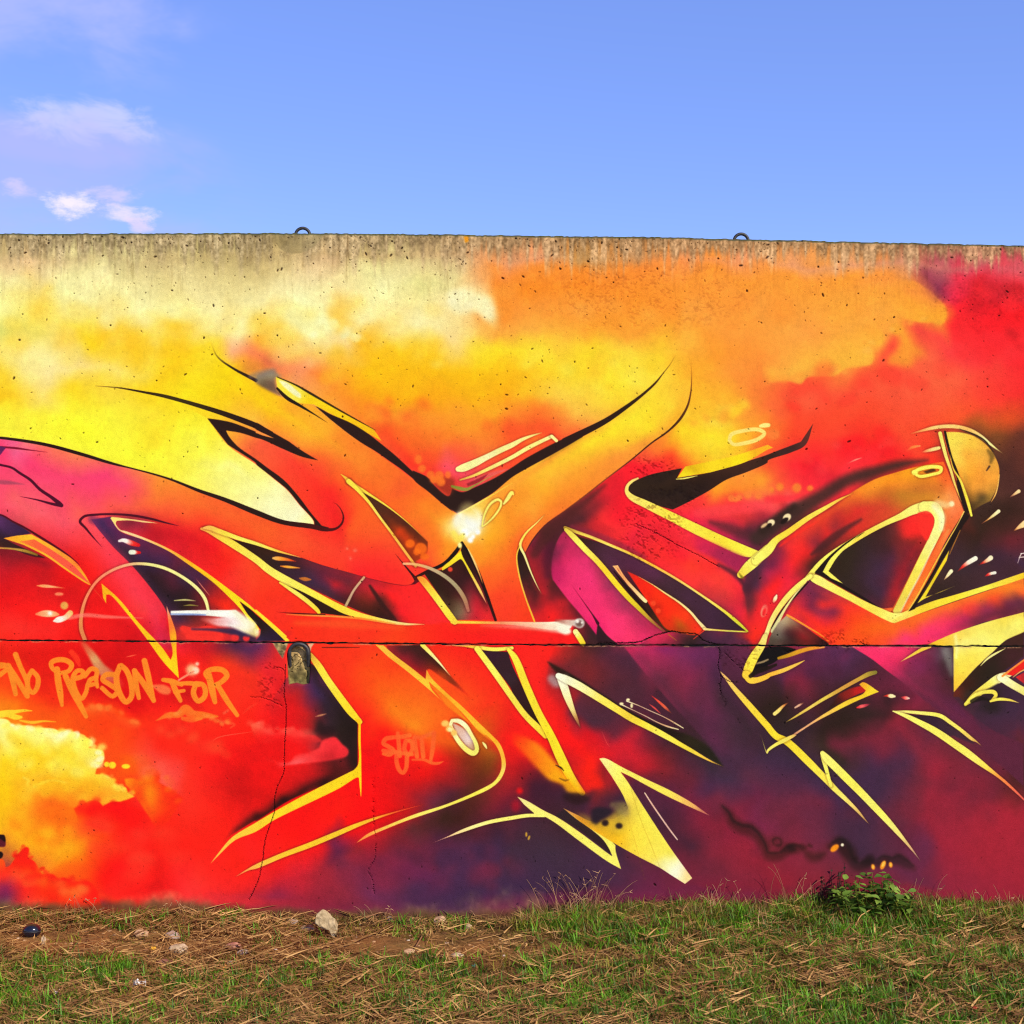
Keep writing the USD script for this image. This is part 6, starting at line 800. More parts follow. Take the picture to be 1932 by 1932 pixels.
    for _ in range(60): dot(f'O {rp.uniform(516, 542):.1f},{rp.uniform(1213, 1238):.1f},{rp.uniform(.6, 1.6):.2f},{rp.uniform(.6, 1.3):.2f}', ['8a7038', 'f0d8a0', '5c4820', 'c8a870'][int(rp.integers(4))], soft=.4, alpha=.55) if False else None
    tri = coverage(outline('O 514,1212 | 545,1212 | 540,1225 534,1243 | 526,1232')); tx, ty, tm = tri; tn = fbm2(tm.shape[0], tm.shape[1], 5, 77, 2); CV[ty:ty + tm.shape[0], tx:tx + tm.shape[1]] *= (1 - tm[..., None] * np.clip((tn[..., None] - .35) * 1.2, 0, .45))
    p = outline('O 545,1292 | 543,1268 543,1240 548,1222 558,1213 572,1213 582,1222 585,1240 584,1270 583,1290 | 572,1292 560,1289'); r = coverage(p); x0, y0, m = r
    POCKET = (p, r)
    nz = fbm2(m.shape[0], m.shape[1], 9, 71, 3); t = np.clip((np.arange(m.shape[0]) + y0 + Y0 - 1222) / 66, 0, 1)[:, None]
    c = (np.array([222, 178, 124]) * (1 - t[..., None]) + np.array([116, 104, 62]) * t[..., None]) / 255 * (.5 + nz[..., None] * 1.0)
    blend(x0, y0, m, c, 3)
    for q in ('O 547,1248 556,1236 566,1243 578,1239', 'O 560,1262 572,1248 583,1256', 'O 549,1240 552,1256 549,1272', 'O 566,1243 560,1254 550,1262', 'O 575,1262 580,1272 576,1284'): crack(q, 1.1, len(q), '3a3018', alpha=.6)
    HGT[y0:y0 + m.shape[0], x0:x0 + m.shape[1]] -= ndimage.gaussian_filter(m, 1.0) * (.016 + .014 * nz)
    fill('O 581,1216 | 594,1213 | 588,1222 | 586,1232', 'f0c89c', soft=.5, alpha=.85); stroke('O 608,1221.5,2 640,1221.5,2.6 678,1221.5,1.5', '401410', soft=.7, alpha=.8)
    # dust and bare cement low down
    foot = np.interp(PX, [-200, 200, 330, 430, 500, 640, 900, 980, 1060, 2200], [1715, 1712, 1712, 1718, 1722, 1726, 1728, 1722, 1714, 1706])[None]
    wd = np.interp(PX, [-200, 0, 90, 200, 240, 330, 370, 440, 560, 800, 880, 960, 1010, 1040, 1150, 2200], [8, 22, 24, 8, 22, 34, 26, 10, 14, 26, 44, 56, 46, 20, 8, 6])[None]
    e = np.clip(1 - (foot - PY[:, None]) / wd + (blot - .5) * 1.2, 0, 1) ** 1.3 * np.clip((wd - 9) / 12, 0, 1) * np.clip(.2 + blot * 1.3, 0, 1)
    CV[:] += (np.array([176, 140, 92]) / 255 * (.70 + .3 * fine2[..., None] + .25 * blot[..., None]) - CV) * (e * .62)[..., None]
    mud = np.clip(1 - (foot - 1 - PY[:, None]) / 13 + (blot - .5) * 1.6, 0, 1)  # contact shade at the ground, painted into the wall colour as a brown band
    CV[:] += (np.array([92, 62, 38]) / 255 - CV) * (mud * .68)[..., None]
    # overspray mottling everywhere
    mt = (fbm2(H_, W_, 16, 81, 3) - .5) * .10 + (fine2 - .5) * .03
    CV[:] *= (1 + mt)[..., None]
    HGT[:] += (fbm2(H_, W_, 260, 91, 3) - .5) * .004
    np.clip(CV, 0.03, 1.0, out=CV)
paint(); weather()

# ------------------------------------------------------------------ the wall
ILLUM = np.array([1.45, 1.38, 1.53])                                 # light that reaches the face, measured once: turns the paint as seen into the paint's own reflectance
def reflect_x(x):
    x = np.where(x < -2, -4 - x, x); return np.where(x > 1934, 3868 - x, x)          # the painting goes on past what the photograph shows
def paint_at(x, y):
    i = np.clip(reflect_x(x) - X0, 0, W_ - 1); j = np.clip(y - Y0, 0, H_ - 1)
    return np.stack([ndimage.map_coordinates(CV[..., c], [j, i], order=1) for c in range(3)], 1), ndimage.map_coordinates(HGT, [j, i], order=1)
def reflectance(c):
    return np.clip(lin(np.clip(c, 0, 1)) / ILLUM, 0.004, 0.92)
blur = ndimage.gaussian_filter(CV, (1.6, 1.6, 0)); detail = np.abs(CV - blur).max(-1); detail = ndimage.maximum_filter(detail, 3)
def face(lower):
    a, b = (EDGE_L, np.full(len(XW), 1767.0)) if lower else (TOP, EDGE_U)
    lo, hi = np.interp(PX, XW, a), np.interp(PX, XW, b)
    J, I = np.meshgrid(np.arange(H_), np.arange(W_), indexing='ij')
    inside = (PY[:, None] > lo[None] + .7) & (PY[:, None] < hi[None] - .7)
    vis = ((PX > -8) & (PX < 1940))[None]
    pick = ((I % 4 == 0) & (J % 4 == 0)) | (vis & (detail > .016) & (I % 2 == 0) & (J % 2 == 0)) | (vis & (detail > .05))
    pick &= inside
    y, x = np.nonzero(pick); x = x + X0 + 0.0; y = y + Y0 + 0.0
    ex = np.concatenate([np.arange(-1690, X0, 6.0), np.arange(X1 + 4, 3630, 6.0)]); ey = np.arange(424, 1768, 6.0)
    gx, gy = [g.ravel() for g in np.meshgrid(ex, ey)]
    ok = (gy > np.interp(gx, XW, a) + 4) & (gy < np.interp(gx, XW, b) - 4); gx, gy = gx[ok], gy[ok]
    bx = np.concatenate([ex, np.arange(X0, X1, 1.0)]); by = [np.interp(bx, XW, a), np.interp(bx, XW, b)]
    X = np.concatenate([x, gx, bx, bx]); Y = np.concatenate([y, gy, *by])
    r = np.random.default_rng(3); t = Delaunay(np.stack([X, Y], 1) + r.uniform(-.04, .04, (len(X), 2))).simplices
    cx, cy = X[t].mean(1), Y[t].mean(1)
    t = t[(cy > np.interp(cx, XW, a) - .02) & (cy < np.interp(cx, XW, b) + .02)]
    c, h = paint_at(X, Y)
    P = on_wall(X, Y); P[:, 1] -= h
    f = t.copy(); nrm = np.cross(P[f[:, 1]] - P[f[:, 0]], P[f[:, 2]] - P[f[:, 0]]); flip = nrm[:, 1] > 0; f[flip] = f[flip][:, ::-1]
    lab = LAB[np.clip(Y[f].mean(1) - Y0, 0, H_ - 1).round().astype(int), np.clip(reflect_x(X[f].mean(1)) - X0, 0, W_ - 1).round().astype(int)]
    lab[(X[f].mean(1) < -2) | (X[f].mean(1) > 1934)] = 0
    return P, f, reflectance(c), lab
def painted(parent, name, P, f, c, mat='spray_paint', **kw):
    u, inv = np.unique(f, return_inverse=True)
    m = UsdGeom.Mesh.Define(stage, numbered(str(parent.GetPath()), name)); v = P[u]; f = inv.reshape(-1, 3)
    m.CreatePointsAttr(Vt.Vec3fArray.FromNumpy(v.astype(np.float32))); m.CreateFaceVertexCountsAttr(Vt.IntArray.FromNumpy(np.full(len(f), 3, np.int32)))
    m.CreateFaceVertexIndicesAttr(Vt.IntArray.FromNumpy(f.astype(np.int32).ravel())); m.CreateSubdivisionSchemeAttr('none')
    n = np.zeros_like(v); fn = np.cross(v[f[:, 1]] - v[f[:, 0]], v[f[:, 2]] - v[f[:, 0]])
    for k in range(3): np.add.at(n, f[:, k], fn)
    n /= np.maximum(np.linalg.norm(n, axis=1, keepdims=True), 1e-12)
    m.CreateNormalsAttr(Vt.Vec3fArray.FromNumpy(n.astype(np.float32))); m.SetNormalsInterpolation('vertex')
    UsdGeom.PrimvarsAPI(m).CreatePrimvar('paint', Sdf.ValueTypeNames.Color3fArray, 'vertex').Set(Vt.Vec3fArray.FromNumpy(c[u].astype(np.float32)))
    UsdShade.MaterialBindingAPI.Apply(m.GetPrim()).Bind(UsdShade.Material.Get(stage, '/World/Looks/' + mat))
    return tag(m.GetPrim(), **kw)
usdkit.material(stage, '/World/Looks/spray_paint', {
    'at': ('attribute', {'attribute': 'paint'}), 'geo': ('geometry', {}),
    'n1': ('noise_texture', {'scale': 260.0, 'detail': 3.0, 'roughness': 0.65}), 'n2': ('noise_texture', {'scale': 55.0, 'detail': 4.0, 'roughness': 0.6}), 'n3': ('noise_texture', {'scale': 700.0, 'detail': 2.0}),
    'mr': ('map_range', {'from_min': 0.25, 'from_max': 0.75, 'to_min': 0.86, 'to_max': 1.12}), 'mr2': ('map_range', {'from_min': 0.25, 'from_max': 0.75, 'to_min': 0.93, 'to_max': 1.06}),
    'mul': ('vector_math', {'math_type': 'multiply'}), 'mul2': ('vector_math', {'math_type': 'multiply'}), 'c1': ('combine_xyz', {}), 'c2': ('combine_xyz', {}),
    'h': ('math', {'math_type': 'add'}), 'h2': ('math', {'math_type': 'multiply', 'value2': 0.5}),
    'b': ('bump', {'strength': 0.35, 'distance': 0.004}),
    'p': ('principled_bsdf', {'roughness': 0.7, 'specular_ior_level': 0.05}),
}, [('geo.position', 'n1.vector'), ('geo.position', 'n2.vector'), ('geo.position', 'n3.vector'), ('n1.fac', 'mr.value'), ('n2.fac', 'mr2.value'),
    ('mr.result', 'c1.x'), ('mr.result', 'c1.y'), ('mr.result', 'c1.z'), ('mr2.result', 'c2.x'), ('mr2.result', 'c2.y'), ('mr2.result', 'c2.z'),
    ('at.color', 'mul.vector1'), ('c1.vector', 'mul.vector2'), ('mul.vector', 'mul2.vector1'), ('c2.vector', 'mul2.vector2'),
    ('n2.fac', 'h2.value1'), ('n1.fac', 'h.value1'), ('h2.value', 'h.value2'), ('h.value', 'b.height'), ('b.normal', 'p.normal'), ('mul2.vector', 'p.base_color')], surface='p.BSDF')
def plain(name, c1, c2, scale=40.0, rough=0.85, bump=0.3, dist=0.004, detail=4.0, spec=0.3, lo=.3, hi=.7, metallic=0.0):
    usdkit.material(stage, '/World/Looks/' + name, {
        'geo': ('texture_coordinate', {}), 'n': ('noise_texture', {'scale': scale, 'detail': detail, 'roughness': .65}), 'r': ('rgb_ramp', {'ramp': [(lo, c1), (hi, c2)]}),
        'b': ('bump', {'strength': bump, 'distance': dist}), 'p': ('principled_bsdf', {'roughness': rough, 'specular_ior_level': spec, 'metallic': metallic})},
        [('geo.object', 'n.vector'), ('n.fac', 'r.fac'), ('r.color', 'p.base_color'), ('n.fac', 'b.height'), ('b.normal', 'p.normal')], surface='p.BSDF')
plain('concrete', (.20, .17, .12), (.38, .33, .25), 30.0)
plain('old_steel', (.012, .013, .016), (.035, .032, .032), 90.0, rough=.55, spec=.4)
plain('mortar', (.05, .035, .025), (.11, .085, .06), 60.0)  # dark colour of the backing strip added in the joint

wall = thing('graffiti_wall', 'long concrete wall of two stacked slabs covered in red and yellow graffiti', 'wall', kind='thing')
def slab(name, zlo, zhi):
    n = len(zlo[0]); T = .16; xs = zlo[0]
    front = np.concatenate([np.stack([xs, np.full(n, .034), zlo[1]], 1), np.stack([xs, np.full(n, .034), zhi[1]], 1)])
    back = front + [0, T, 0]; v = np.concatenate([front, back]); f = []
    for i in range(n - 1):
        a, b, c, d = i, i + 1, n + i + 1, n + i; o = 2 * n
        f += [(a, b, c), (a, c, d), (o + a, o + c, o + b), (o + a, o + d, o + c), (d, c, o + c), (d, o + c, o + d), (a, o + b, b), (a, o + a, o + b)]
    o = 2 * n; f += [(0, n, o + n), (0, o + n, o), (n - 1, o + 2 * n - 1, 2 * n - 1), (n - 1, o + n - 1, o + 2 * n - 1)]
    return part(wall, name, (v, np.array(f)), 'concrete')
def edge(curve, off):
    x = np.arange(-1680, 3620, 12.0); p = on_wall(x, np.interp(x, XW, curve) + off); return p[:, 0], p[:, 2]
upper = slab('upper_slab', edge(EDGE_U, -2.5), edge(TOP, 1.5))
lower = slab('lower_slab', edge(np.full(len(XW), 1800.0), 0), edge(EDGE_L, 3.0))
P_, f_, c_, l_ = face(False); painted(upper, 'painted_face', P_, f_, c_, label='upper part of the mural: yellow, orange and red sky behind sharp letter strokes')
print('upper triangles', len(f_))
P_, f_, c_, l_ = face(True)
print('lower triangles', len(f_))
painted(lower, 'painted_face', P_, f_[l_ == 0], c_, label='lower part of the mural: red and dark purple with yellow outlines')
painted(lower, 'lettering', P_, f_[l_ == 1], c_, label='orange sprayed words reading NO REASON FOR')
painted(lower, 'signature', P_, f_[l_ == 2], c_, label='small orange painted tag')
painted(lower, 'broken_pocket', P_, f_[l_ == 3], c_, label='bare broken-out hollow round the embedded loop')
# backing strip added in the joint to keep light from leaking through
x = np.arange(-1680, 3620, 20.0); s = np.interp(x, XW, SEAM); p = on_wall(x, s); n = len(x)
v = np.concatenate([np.stack([p[:, 0], np.full(n, yy), p[:, 2] + dz], 1) for yy, dz in ((.02, -.02), (.02, .02), (.13, .02), (.13, -.02))])
part(wall, 'bed_joint', (v, np.array([(k * n + i, k * n + i + 1, ((k + 1) % 4) * n + i + 1, ((k + 1) % 4) * n + i) for k in range(4) for i in range(n - 1)])), 'mortar')
def tube(pts, r, sides=8, taper=None):
    pts = np.asarray(pts, float); n = len(pts); t = np.gradient(pts, axis=0); t /= np.linalg.norm(t, axis=1, keepdims=True)
    ref = np.array([0.13, 1, .21]) if abs(t[:, 1]).mean() < .8 else np.array([1, .1, .2]); a = np.cross(t, ref); a /= np.linalg.norm(a, axis=1, keepdims=True); b = np.cross(t, a)
    rr = np.full(n, r) if np.ndim(r) == 0 else np.asarray(r); th = np.linspace(0, 2 * np.pi, sides, endpoint=False)
    v = (pts[:, None] + rr[:, None, None] * (np.cos(th)[None, :, None] * a[:, None] + np.sin(th)[None, :, None] * b[:, None])).reshape(-1, 3); f = []
    for i in range(n - 1):
        for k in range(sides):
            q = (k + 1) % sides; f += [(i * sides + k, i * sides + q, (i + 1) * sides + q), (i * sides + k, (i + 1) * sides + q, (i + 1) * sides + k)]
    c0, c1 = len(v), len(v) + 1; v = np.vstack([v, pts[0], pts[-1]])
    for k in range(sides): q = (k + 1) % sides; f += [(c0, q, k), (c1, (n - 1) * sides + k, (n - 1) * sides + q)]
    return v, np.array(f)
UNIT = -CAM_Y / F
for u, v in ((568.5, 442.0), (1402.0, 453.0)):
    c = on_wall(np.array(u), np.array(v)); th = np.linspace(-.25, np.pi + .25, 22)
    pts = np.stack([c[0] + 13.6 * UNIT * np.cos(th), np.full(22, .045), c[2] + (2.6 + 13.6 * np.sin(th)) * UNIT], 1)
    part(upper, 'lifting_loop', tube(pts, 3.0 * UNIT, 10), 'old_steel', smooth=50, label='half ring of dark steel bar on the wall top')
c = on_wall(np.array(564.0), np.array(1231.5)); th = np.linspace(0, np.pi, 18)
arc = np.stack([c[0] - 17.5 * UNIT * np.cos(th), -.004 + .004 * np.abs(np.cos(th)), c[2] + 16.5 * UNIT * np.sin(th)], 1)
legl = np.stack([np.full(6, arc[0, 0]), np.linspace(.022, .001, 6), c[2] - np.linspace(26, 3, 6) * UNIT], 1); legr = np.stack([np.full(6, arc[-1, 0]), np.linspace(.001, .018, 6), c[2] - np.linspace(3, 26, 6) * UNIT], 1)
part(lower, 'lifting_loop', tube(np.vstack([legl, arc, legr]), 3.5 * UNIT, 10), 'old_steel', smooth=50, label='dark steel loop set in a hollow below the joint')
# ------------------------------------------------------------------ the ground
def terrain(x, y):
    x, y = np.broadcast_arrays(np.asarray(x, float), np.asarray(y, float))
    p = np.stack([x, y, np.zeros_like(x)], -1)
    near = np.clip(1 - (np.abs(x) - 5) / 4, 0, 1) * np.clip(1 - (np.abs(y + 1) - 4) / 4, 0, 1)
    foot = np.interp(x, [-6, -2.3, -1.5, -1.1, -.8, -.35, .0, .3, .8, 1.5, 2.3, 6], [-.005, -.008, -.008, -.022, -.036, -.04, -.028, .012, .035, .035, .02, .02])
    z = foot * np.exp(np.minimum(y, 0) / .55)
    z = z + ((meshkit.fbm(p * 2.2, 3, 3) - .5) * .05 + (meshkit.fbm(p * 11, 3, 8) - .5) * .022) * near
    return z - .004
def grow(lo, hi, step, far):
    a = np.arange(lo, hi + 1e-6, step); out = []; d = step; v = hi
    while v < far: d *= 1.35; v += d; out.append(v)
    lo_out = []; d = step; v = lo
    while v > -far: d *= 1.35; v -= d; lo_out.append(v)
    return np.array(lo_out[::-1] + list(a) + out)
gx, gy = grow(-3.4, 3.4, .018, 400.0), grow(-2.7, .10, .018, 400.0)
GX, GY = np.meshgrid(gx, gy); GZ = terrain(GX, GY); nx, ny = len(gx), len(gy)
ii = (np.arange(ny - 1)[:, None] * nx + np.arange(nx - 1)[None]).ravel()
plainq = np.stack([ii, ii + 1, ii + nx + 1, ii + nx], 1)
usdkit.material(stage, '/World/Looks/soil', {
    'g': ('geometry', {}), 'n1': ('noise_texture', {'scale': 1.6, 'detail': 5.0, 'roughness': .6}), 'n2': ('noise_texture', {'scale': 38.0, 'detail': 5.0, 'roughness': .7}), 'n3': ('noise_texture', {'scale': 170.0, 'detail': 3.0}),
    'r1': ('rgb_ramp', {'ramp': [(.25, (.12, .052, .018)), (.5, (.22, .085, .022)), (.75, (.36, .165, .050))]}), 'r2': ('rgb_ramp', {'ramp': [(.35, (.085, .080, .016)), (.65, (.20, .12, .04))]}),
    'k': ('map_range', {'from_min': .42, 'from_max': .62, 'to_min': .0, 'to_max': .7, 'clamp': True}), 'mx': ('mix', {}), 'ba': ('attribute', {'attribute': 'bare'}), 'th': ('rgb_ramp', {'ramp': [(.3, (.030, .018, .007)), (.55, (.075, .045, .013)), (.75, (.16, .095, .030))]}), 'mt': ('mix', {}), 'b': ('bump', {'strength': .8, 'distance': .012}), 'a': ('math', {'math_type': 'add'}),
    'p': ('principled_bsdf', {'roughness': .95, 'specular_ior_level': .15})},
    [('g.position', 'n1.vector'), ('g.position', 'n2.vector'), ('g.position', 'n3.vector'), ('n2.fac', 'r1.fac'), ('n3.fac', 'r2.fac'), ('n1.fac', 'k.value'), ('k.result', 'mx.fac'), ('r1.color', 'mx.color1'), ('r2.color', 'mx.color2'),
     ('n2.fac', 'a.value1'), ('n3.fac', 'a.value2'), ('a.value', 'b.height'), ('b.normal', 'p.normal'), ('n2.fac', 'th.fac'), ('ba.fac', 'mt.fac'), ('th.color', 'mt.color1'), ('mx.color', 'mt.color2'), ('mt.color', 'p.base_color')], surface='p.BSDF')
g_ = usdkit.mesh(stage, '/World/ground', (np.stack([GX.ravel(), GY.ravel(), GZ.ravel()], 1), plainq), '/World/Looks/soil', smooth=True)
bare_ = np.clip(np.clip((.62 - GX) / .5, 0, 1) * np.clip(1.25 - np.abs(GY + .45) / .36, 0, 1) + .9 * np.exp(-((GX - 1.62) / .28) ** 2 - ((GY + .52) / .07) ** 2), 0, 1).ravel()      # where the turf is worn down to soil
UsdGeom.PrimvarsAPI(g_).CreatePrimvar('bare', Sdf.ValueTypeNames.Color3fArray, 'vertex').Set(Vt.Vec3fArray.FromNumpy(np.repeat(bare_[:, None], 3, 1).astype(np.float32)))
tag(g_.GetPrim(), 'brown bare soil and turf at the foot of the wall', 'ground', kind='structure')

def leafmat(name, cols, trans=.25, rough=.55, scale=9.0, spec=.3):
    """Blade colours vary from plant to plant and along each one."""
    st = [(i / (len(cols) - 1), c) for i, c in enumerate(cols)]
    usdkit.material(stage, '/World/Looks/' + name, {
        'oi': ('object_info', {}), 'g': ('geometry', {}), 'n': ('noise_texture', {'scale': scale, 'detail': 3.0}), 'add': ('math', {'math_type': 'add'}), 'add2': ('math', {'math_type': 'add'}), 'fr': ('map_range', {'from_min': .55, 'from_max': 2.25, 'clamp': True}),
        'r': ('rgb_ramp', {'ramp': st}), 'p': ('principled_bsdf', {'roughness': rough, 'specular_ior_level': spec}), 't': ('translucent_bsdf', {}), 'm': ('mix_closure', {'fac': trans})},
        [('g.position', 'n.vector'), ('oi.random', 'add.value1'), ('n.fac', 'add.value2'), ('g.random_per_island', 'add2.value1'), ('add.value', 'add2.value2'), ('add2.value', 'fr.value'), ('fr.result', 'r.fac'),
         ('r.color', 'p.base_color'), ('r.color', 't.color'), ('p.BSDF', 'm.closure1'), ('t.BSDF', 'm.closure2')], surface='m.closure')
leafmat('green_blade', [(.040, .090, .006), (.090, .23, .006), (.17, .40, .010), (.34, .55, .035)], .3)
leafmat('dull_blade', [(.090, .075, .010), (.16, .15, .010), (.30, .25, .022), (.48, .34, .060)], .25)
leafmat('straw', [(.13, .055, .016), (.30, .155, .046), (.62, .37, .13), (.85, .60, .27)], .15, .6)
leafmat('dry_stem', [(.22, .095, .040), (.42, .23, .10), (.68, .44, .22)], .1, .6)
leafmat('nettle_leaf', [(.040, .090, .010), (.140, .24, .028), (.28, .38, .055), (.42, .50, .11)], .35)
leafmat('dark_leaf', [(.030, .016, .012), (.055, .035, .020), (.050, .060, .016)], .25)
def blade(L, w, lean, curl, az, base=(0, 0), z0=0.0, segs=4, roll=0.0):
    """A grass blade as a tapering folded strip."""
    t = np.linspace(0, 1, segs + 1); ang = lean + curl * t
    h = np.concatenate([[0], np.cumsum(np.sin(ang[:-1]) * L / segs)]); z = np.concatenate([[0], np.cumsum(np.cos(ang[:-1]) * L / segs)]) + z0
    ww = w * np.clip(1.1 - t ** 1.7, .06, 1) / 2; dx, dy = math.cos(az), math.sin(az); sx, sy = -dy, dx
    c = np.stack([base[0] + h * dx, base[1] + h * dy, z], 1); s = np.array([sx * math.cos(roll), sy * math.cos(roll), math.sin(roll)])
    v = np.concatenate([c - s * ww[:, None], c + s * ww[:, None]]); n = segs + 1
    f = [(i, i + 1, n + i + 1, n + i) for i in range(segs)]
    return v, np.array(f)
def join(parts):
    vs, fs, o = [], [], 0
    for v, f in parts: vs.append(v); fs.append(f + o); o += len(v)
    return np.vstack(vs), np.vstack(fs)
def tuft(r, n, Lr, wr, spread, lean=(.1, .9), curl=(.2, 1.0), segs=4):
    return join([blade(r.uniform(*Lr), r.uniform(*wr), r.uniform(*lean), r.uniform(*curl), a, (r.normal(0, spread), r.normal(0, spread)), -.004, segs, r.uniform(-.5, .5)) for a in r.uniform(0, 6.283, n)])
def litter(r, n, Lr, wr, spread):
    out = []
    for _ in range(n):
        a = r.normal(0, .9) + (0 if r.random() < .5 else math.pi); out.append(blade(r.uniform(*Lr), r.uniform(*wr), r.uniform(1.2, 1.62), r.uniform(-.12, .22), a, (r.normal(0, spread), r.normal(0, spread)), r.uniform(.002, .022), 3, r.uniform(-.6, .6)))
    return join(out)
def instancer(name, protos, mats, pts, idx, rots, scales, **kw):
    pi = UsdGeom.PointInstancer.Define(stage, '/World/' + name); rel = pi.CreatePrototypesRel()
    for k, (p, m) in enumerate(zip(protos, mats)):
        q = usdkit.mesh(stage, f'/World/{name}/clump' + (f'_{k:03d}' if k else ''), p, '/World/Looks/' + m); rel.AddTarget(q.GetPath())
    pi.CreateProtoIndicesAttr(Vt.IntArray.FromNumpy(np.asarray(idx, np.int32))); pi.CreatePositionsAttr(Vt.Vec3fArray.FromNumpy(np.asarray(pts, np.float32)))
    qh = [Gf.Quath(float(math.cos(a / 2)), 0, 0, float(math.sin(a / 2))) for a in rots]; pi.CreateOrientationsAttr(Vt.QuathArray(qh))
    s = np.asarray(scales, np.float32); s = np.stack([s, s, s], 1) if s.ndim == 1 else s; pi.CreateScalesAttr(Vt.Vec3fArray.FromNumpy(s))
    return tag(pi.GetPrim(), kind='stuff', **kw)
r = np.random.default_rng(11)
def cover(n, dens, xr=(-4.2, 4.2), yr=(-2.6, -.012)):
    x, y = r.uniform(*xr, n), r.uniform(*yr, n); k = r.random(n) < dens(x, y); x, y = x[k], y[k]
    return np.stack([x, y, terrain(x, y)], 1)
def patchy(x, y, f, seed, lo, hi): return np.clip((meshkit.fbm(np.stack([x * f, y * f * 1.6, np.zeros_like(x)], -1), 3, seed) - lo) / (hi - lo), 0, 1)
def left_bare(x, y):      # the trodden strip of soil in front of the left half of the wall
    return np.clip((.55 - x) / .5, 0, 1) * np.clip(1 - np.abs(y + .47) / .36, 0, 1)
dens_green = lambda x, y: np.clip(.14 + 1.1 * patchy(x, y, 3.4, 21, .43, .55) + .10 * (x > .3), 0, 1) * (1 - .96 * np.clip(left_bare(x, y) * 1.6, 0, 1)) * np.where((x < .2) & (y > -.28), .30, 1)
dens_straw = lambda x, y: np.clip(.35 + .65 * patchy(x, y, 1.7, 31, .35, .6), 0, 1) * (1 - .72 * left_bare(x, y))
dens_low = lambda x, y: np.clip(.45 + .5 * patchy(x, y, 2.0, 41, .35, .6), 0, 1) * (1 - .9 * np.clip(left_bare(x, y) * 1.4, 0, 1))
P = cover(15000, dens_green); n = len(P)
instancer('green_grass', [tuft(r, 14, (.025, .075), (.0032, .0062), .017) for _ in range(5)], ['green_blade'] * 5, P, r.integers(0, 5, n), r.uniform(0, 6.28, n), r.uniform(.55, 1.15, n) * np.where((P[:, 0] > .1) & (P[:, 1] > -.35), 1.15, 1.0),
          label='short bright green grass growing in patches before the wall', category='grass')
P = cover(17500, dens_straw); n = len(P)
instancer('dry_grass', [litter(r, 12, (.020, .115), (.0022, .0062), .045) for _ in range(6)], ['straw'] * 6, P, r.integers(0, 6, n), r.normal(0, .5, n), r.uniform(.6, 1.2, n), label='flattened straw and dead grass lying over the turf', category='straw')
P = cover(19000, dens_low); n = len(P)
instancer('low_turf', [tuft(r, 12, (.016, .050), (.0028, .0054), .02, (.3, 1.4), (.1, .8), 3) for _ in range(4)] + [tuft(r, 11, (.015, .045), (.0018, .0036), .02, (.5, 1.5), (.1, .8), 3) for _ in range(2)], ['dull_blade'] * 4 + ['straw'] * 2, P, r.integers(0, 6, n), r.uniform(0, 6.28, n), r.uniform(.7, 1.2, n),
          label='low olive and brown turf between the straw', category='turf')
# crumbs of soil and little chips
P = cover(4200, lambda x, y: .25 + .75 * left_bare(x, y)); n = len(P)
def lump(r, size, rough=.25, sub=1, squash=.7):
    m = trimesh.creation.icosphere(subdivisions=sub); v = m.vertices * np.asarray(size)
    v = v * (1 + (meshkit.noise(m.vertices * 2.3 + r.uniform(0, 50), int(r.integers(999)))[:, None] - .5) * 2 * rough + (meshkit.noise(m.vertices * 6 + 9, int(r.integers(999)))[:, None] - .5) * rough)
    v[:, 2] *= squash; return v, m.faces
plain('crumb', (.18, .085, .034), (.42, .24, .11), 30.0); plain('chip', (.30, .22, .15), (.62, .52, .42), 25.0)
instancer('soil_crumbs', [lump(r, (.008, .006, .006), .35) for _ in range(3)] + [lump(r, (.007, .005, .004), .3)], ['crumb'] * 3 + ['chip'], P, r.choice([0, 1, 2, 0, 1, 2, 3], n), r.uniform(0, 6.28, n), r.uniform(.35, 1.25, n), label='small crumbs of soil and pale grit on the bare strip', category='grit')

# taller grass standing against the wall on the right
def near_wall(n, x0, x1, d, lo=0.01): x = r.uniform(x0, x1, n); y = -lo - np.abs(r.normal(0, d, n)); return np.stack([x, y, terrain(x, y)], 1)
P = np.vstack([near_wall(1900, .05, 4.0, .16), near_wall(220, -4.0, -.9, .07), near_wall(130, 1.0, 4.0, .05)]); n = len(P)
instancer('wall_grass', [tuft(r, 12, (.05, .135), (.0030, .0060), .02, (.05, .9), (.3, 1.4), 5) for _ in range(3)] + [tuft(r, 11, (.05, .13), (.0014, .003), .02, (.05, .9), (.3, 1.3), 5) for _ in range(3)], ['green_blade', 'dull_blade', 'dull_blade', 'straw', 'dull_blade', 'dry_stem'], P, r.integers(0, 6, n), r.uniform(0, 6.28, n),
          r.uniform(.28, 1.0, n) * np.where(P[:, 0] < 0, .65, 1), label='taller mixed green and dry grass along the wall foot', category='grass')
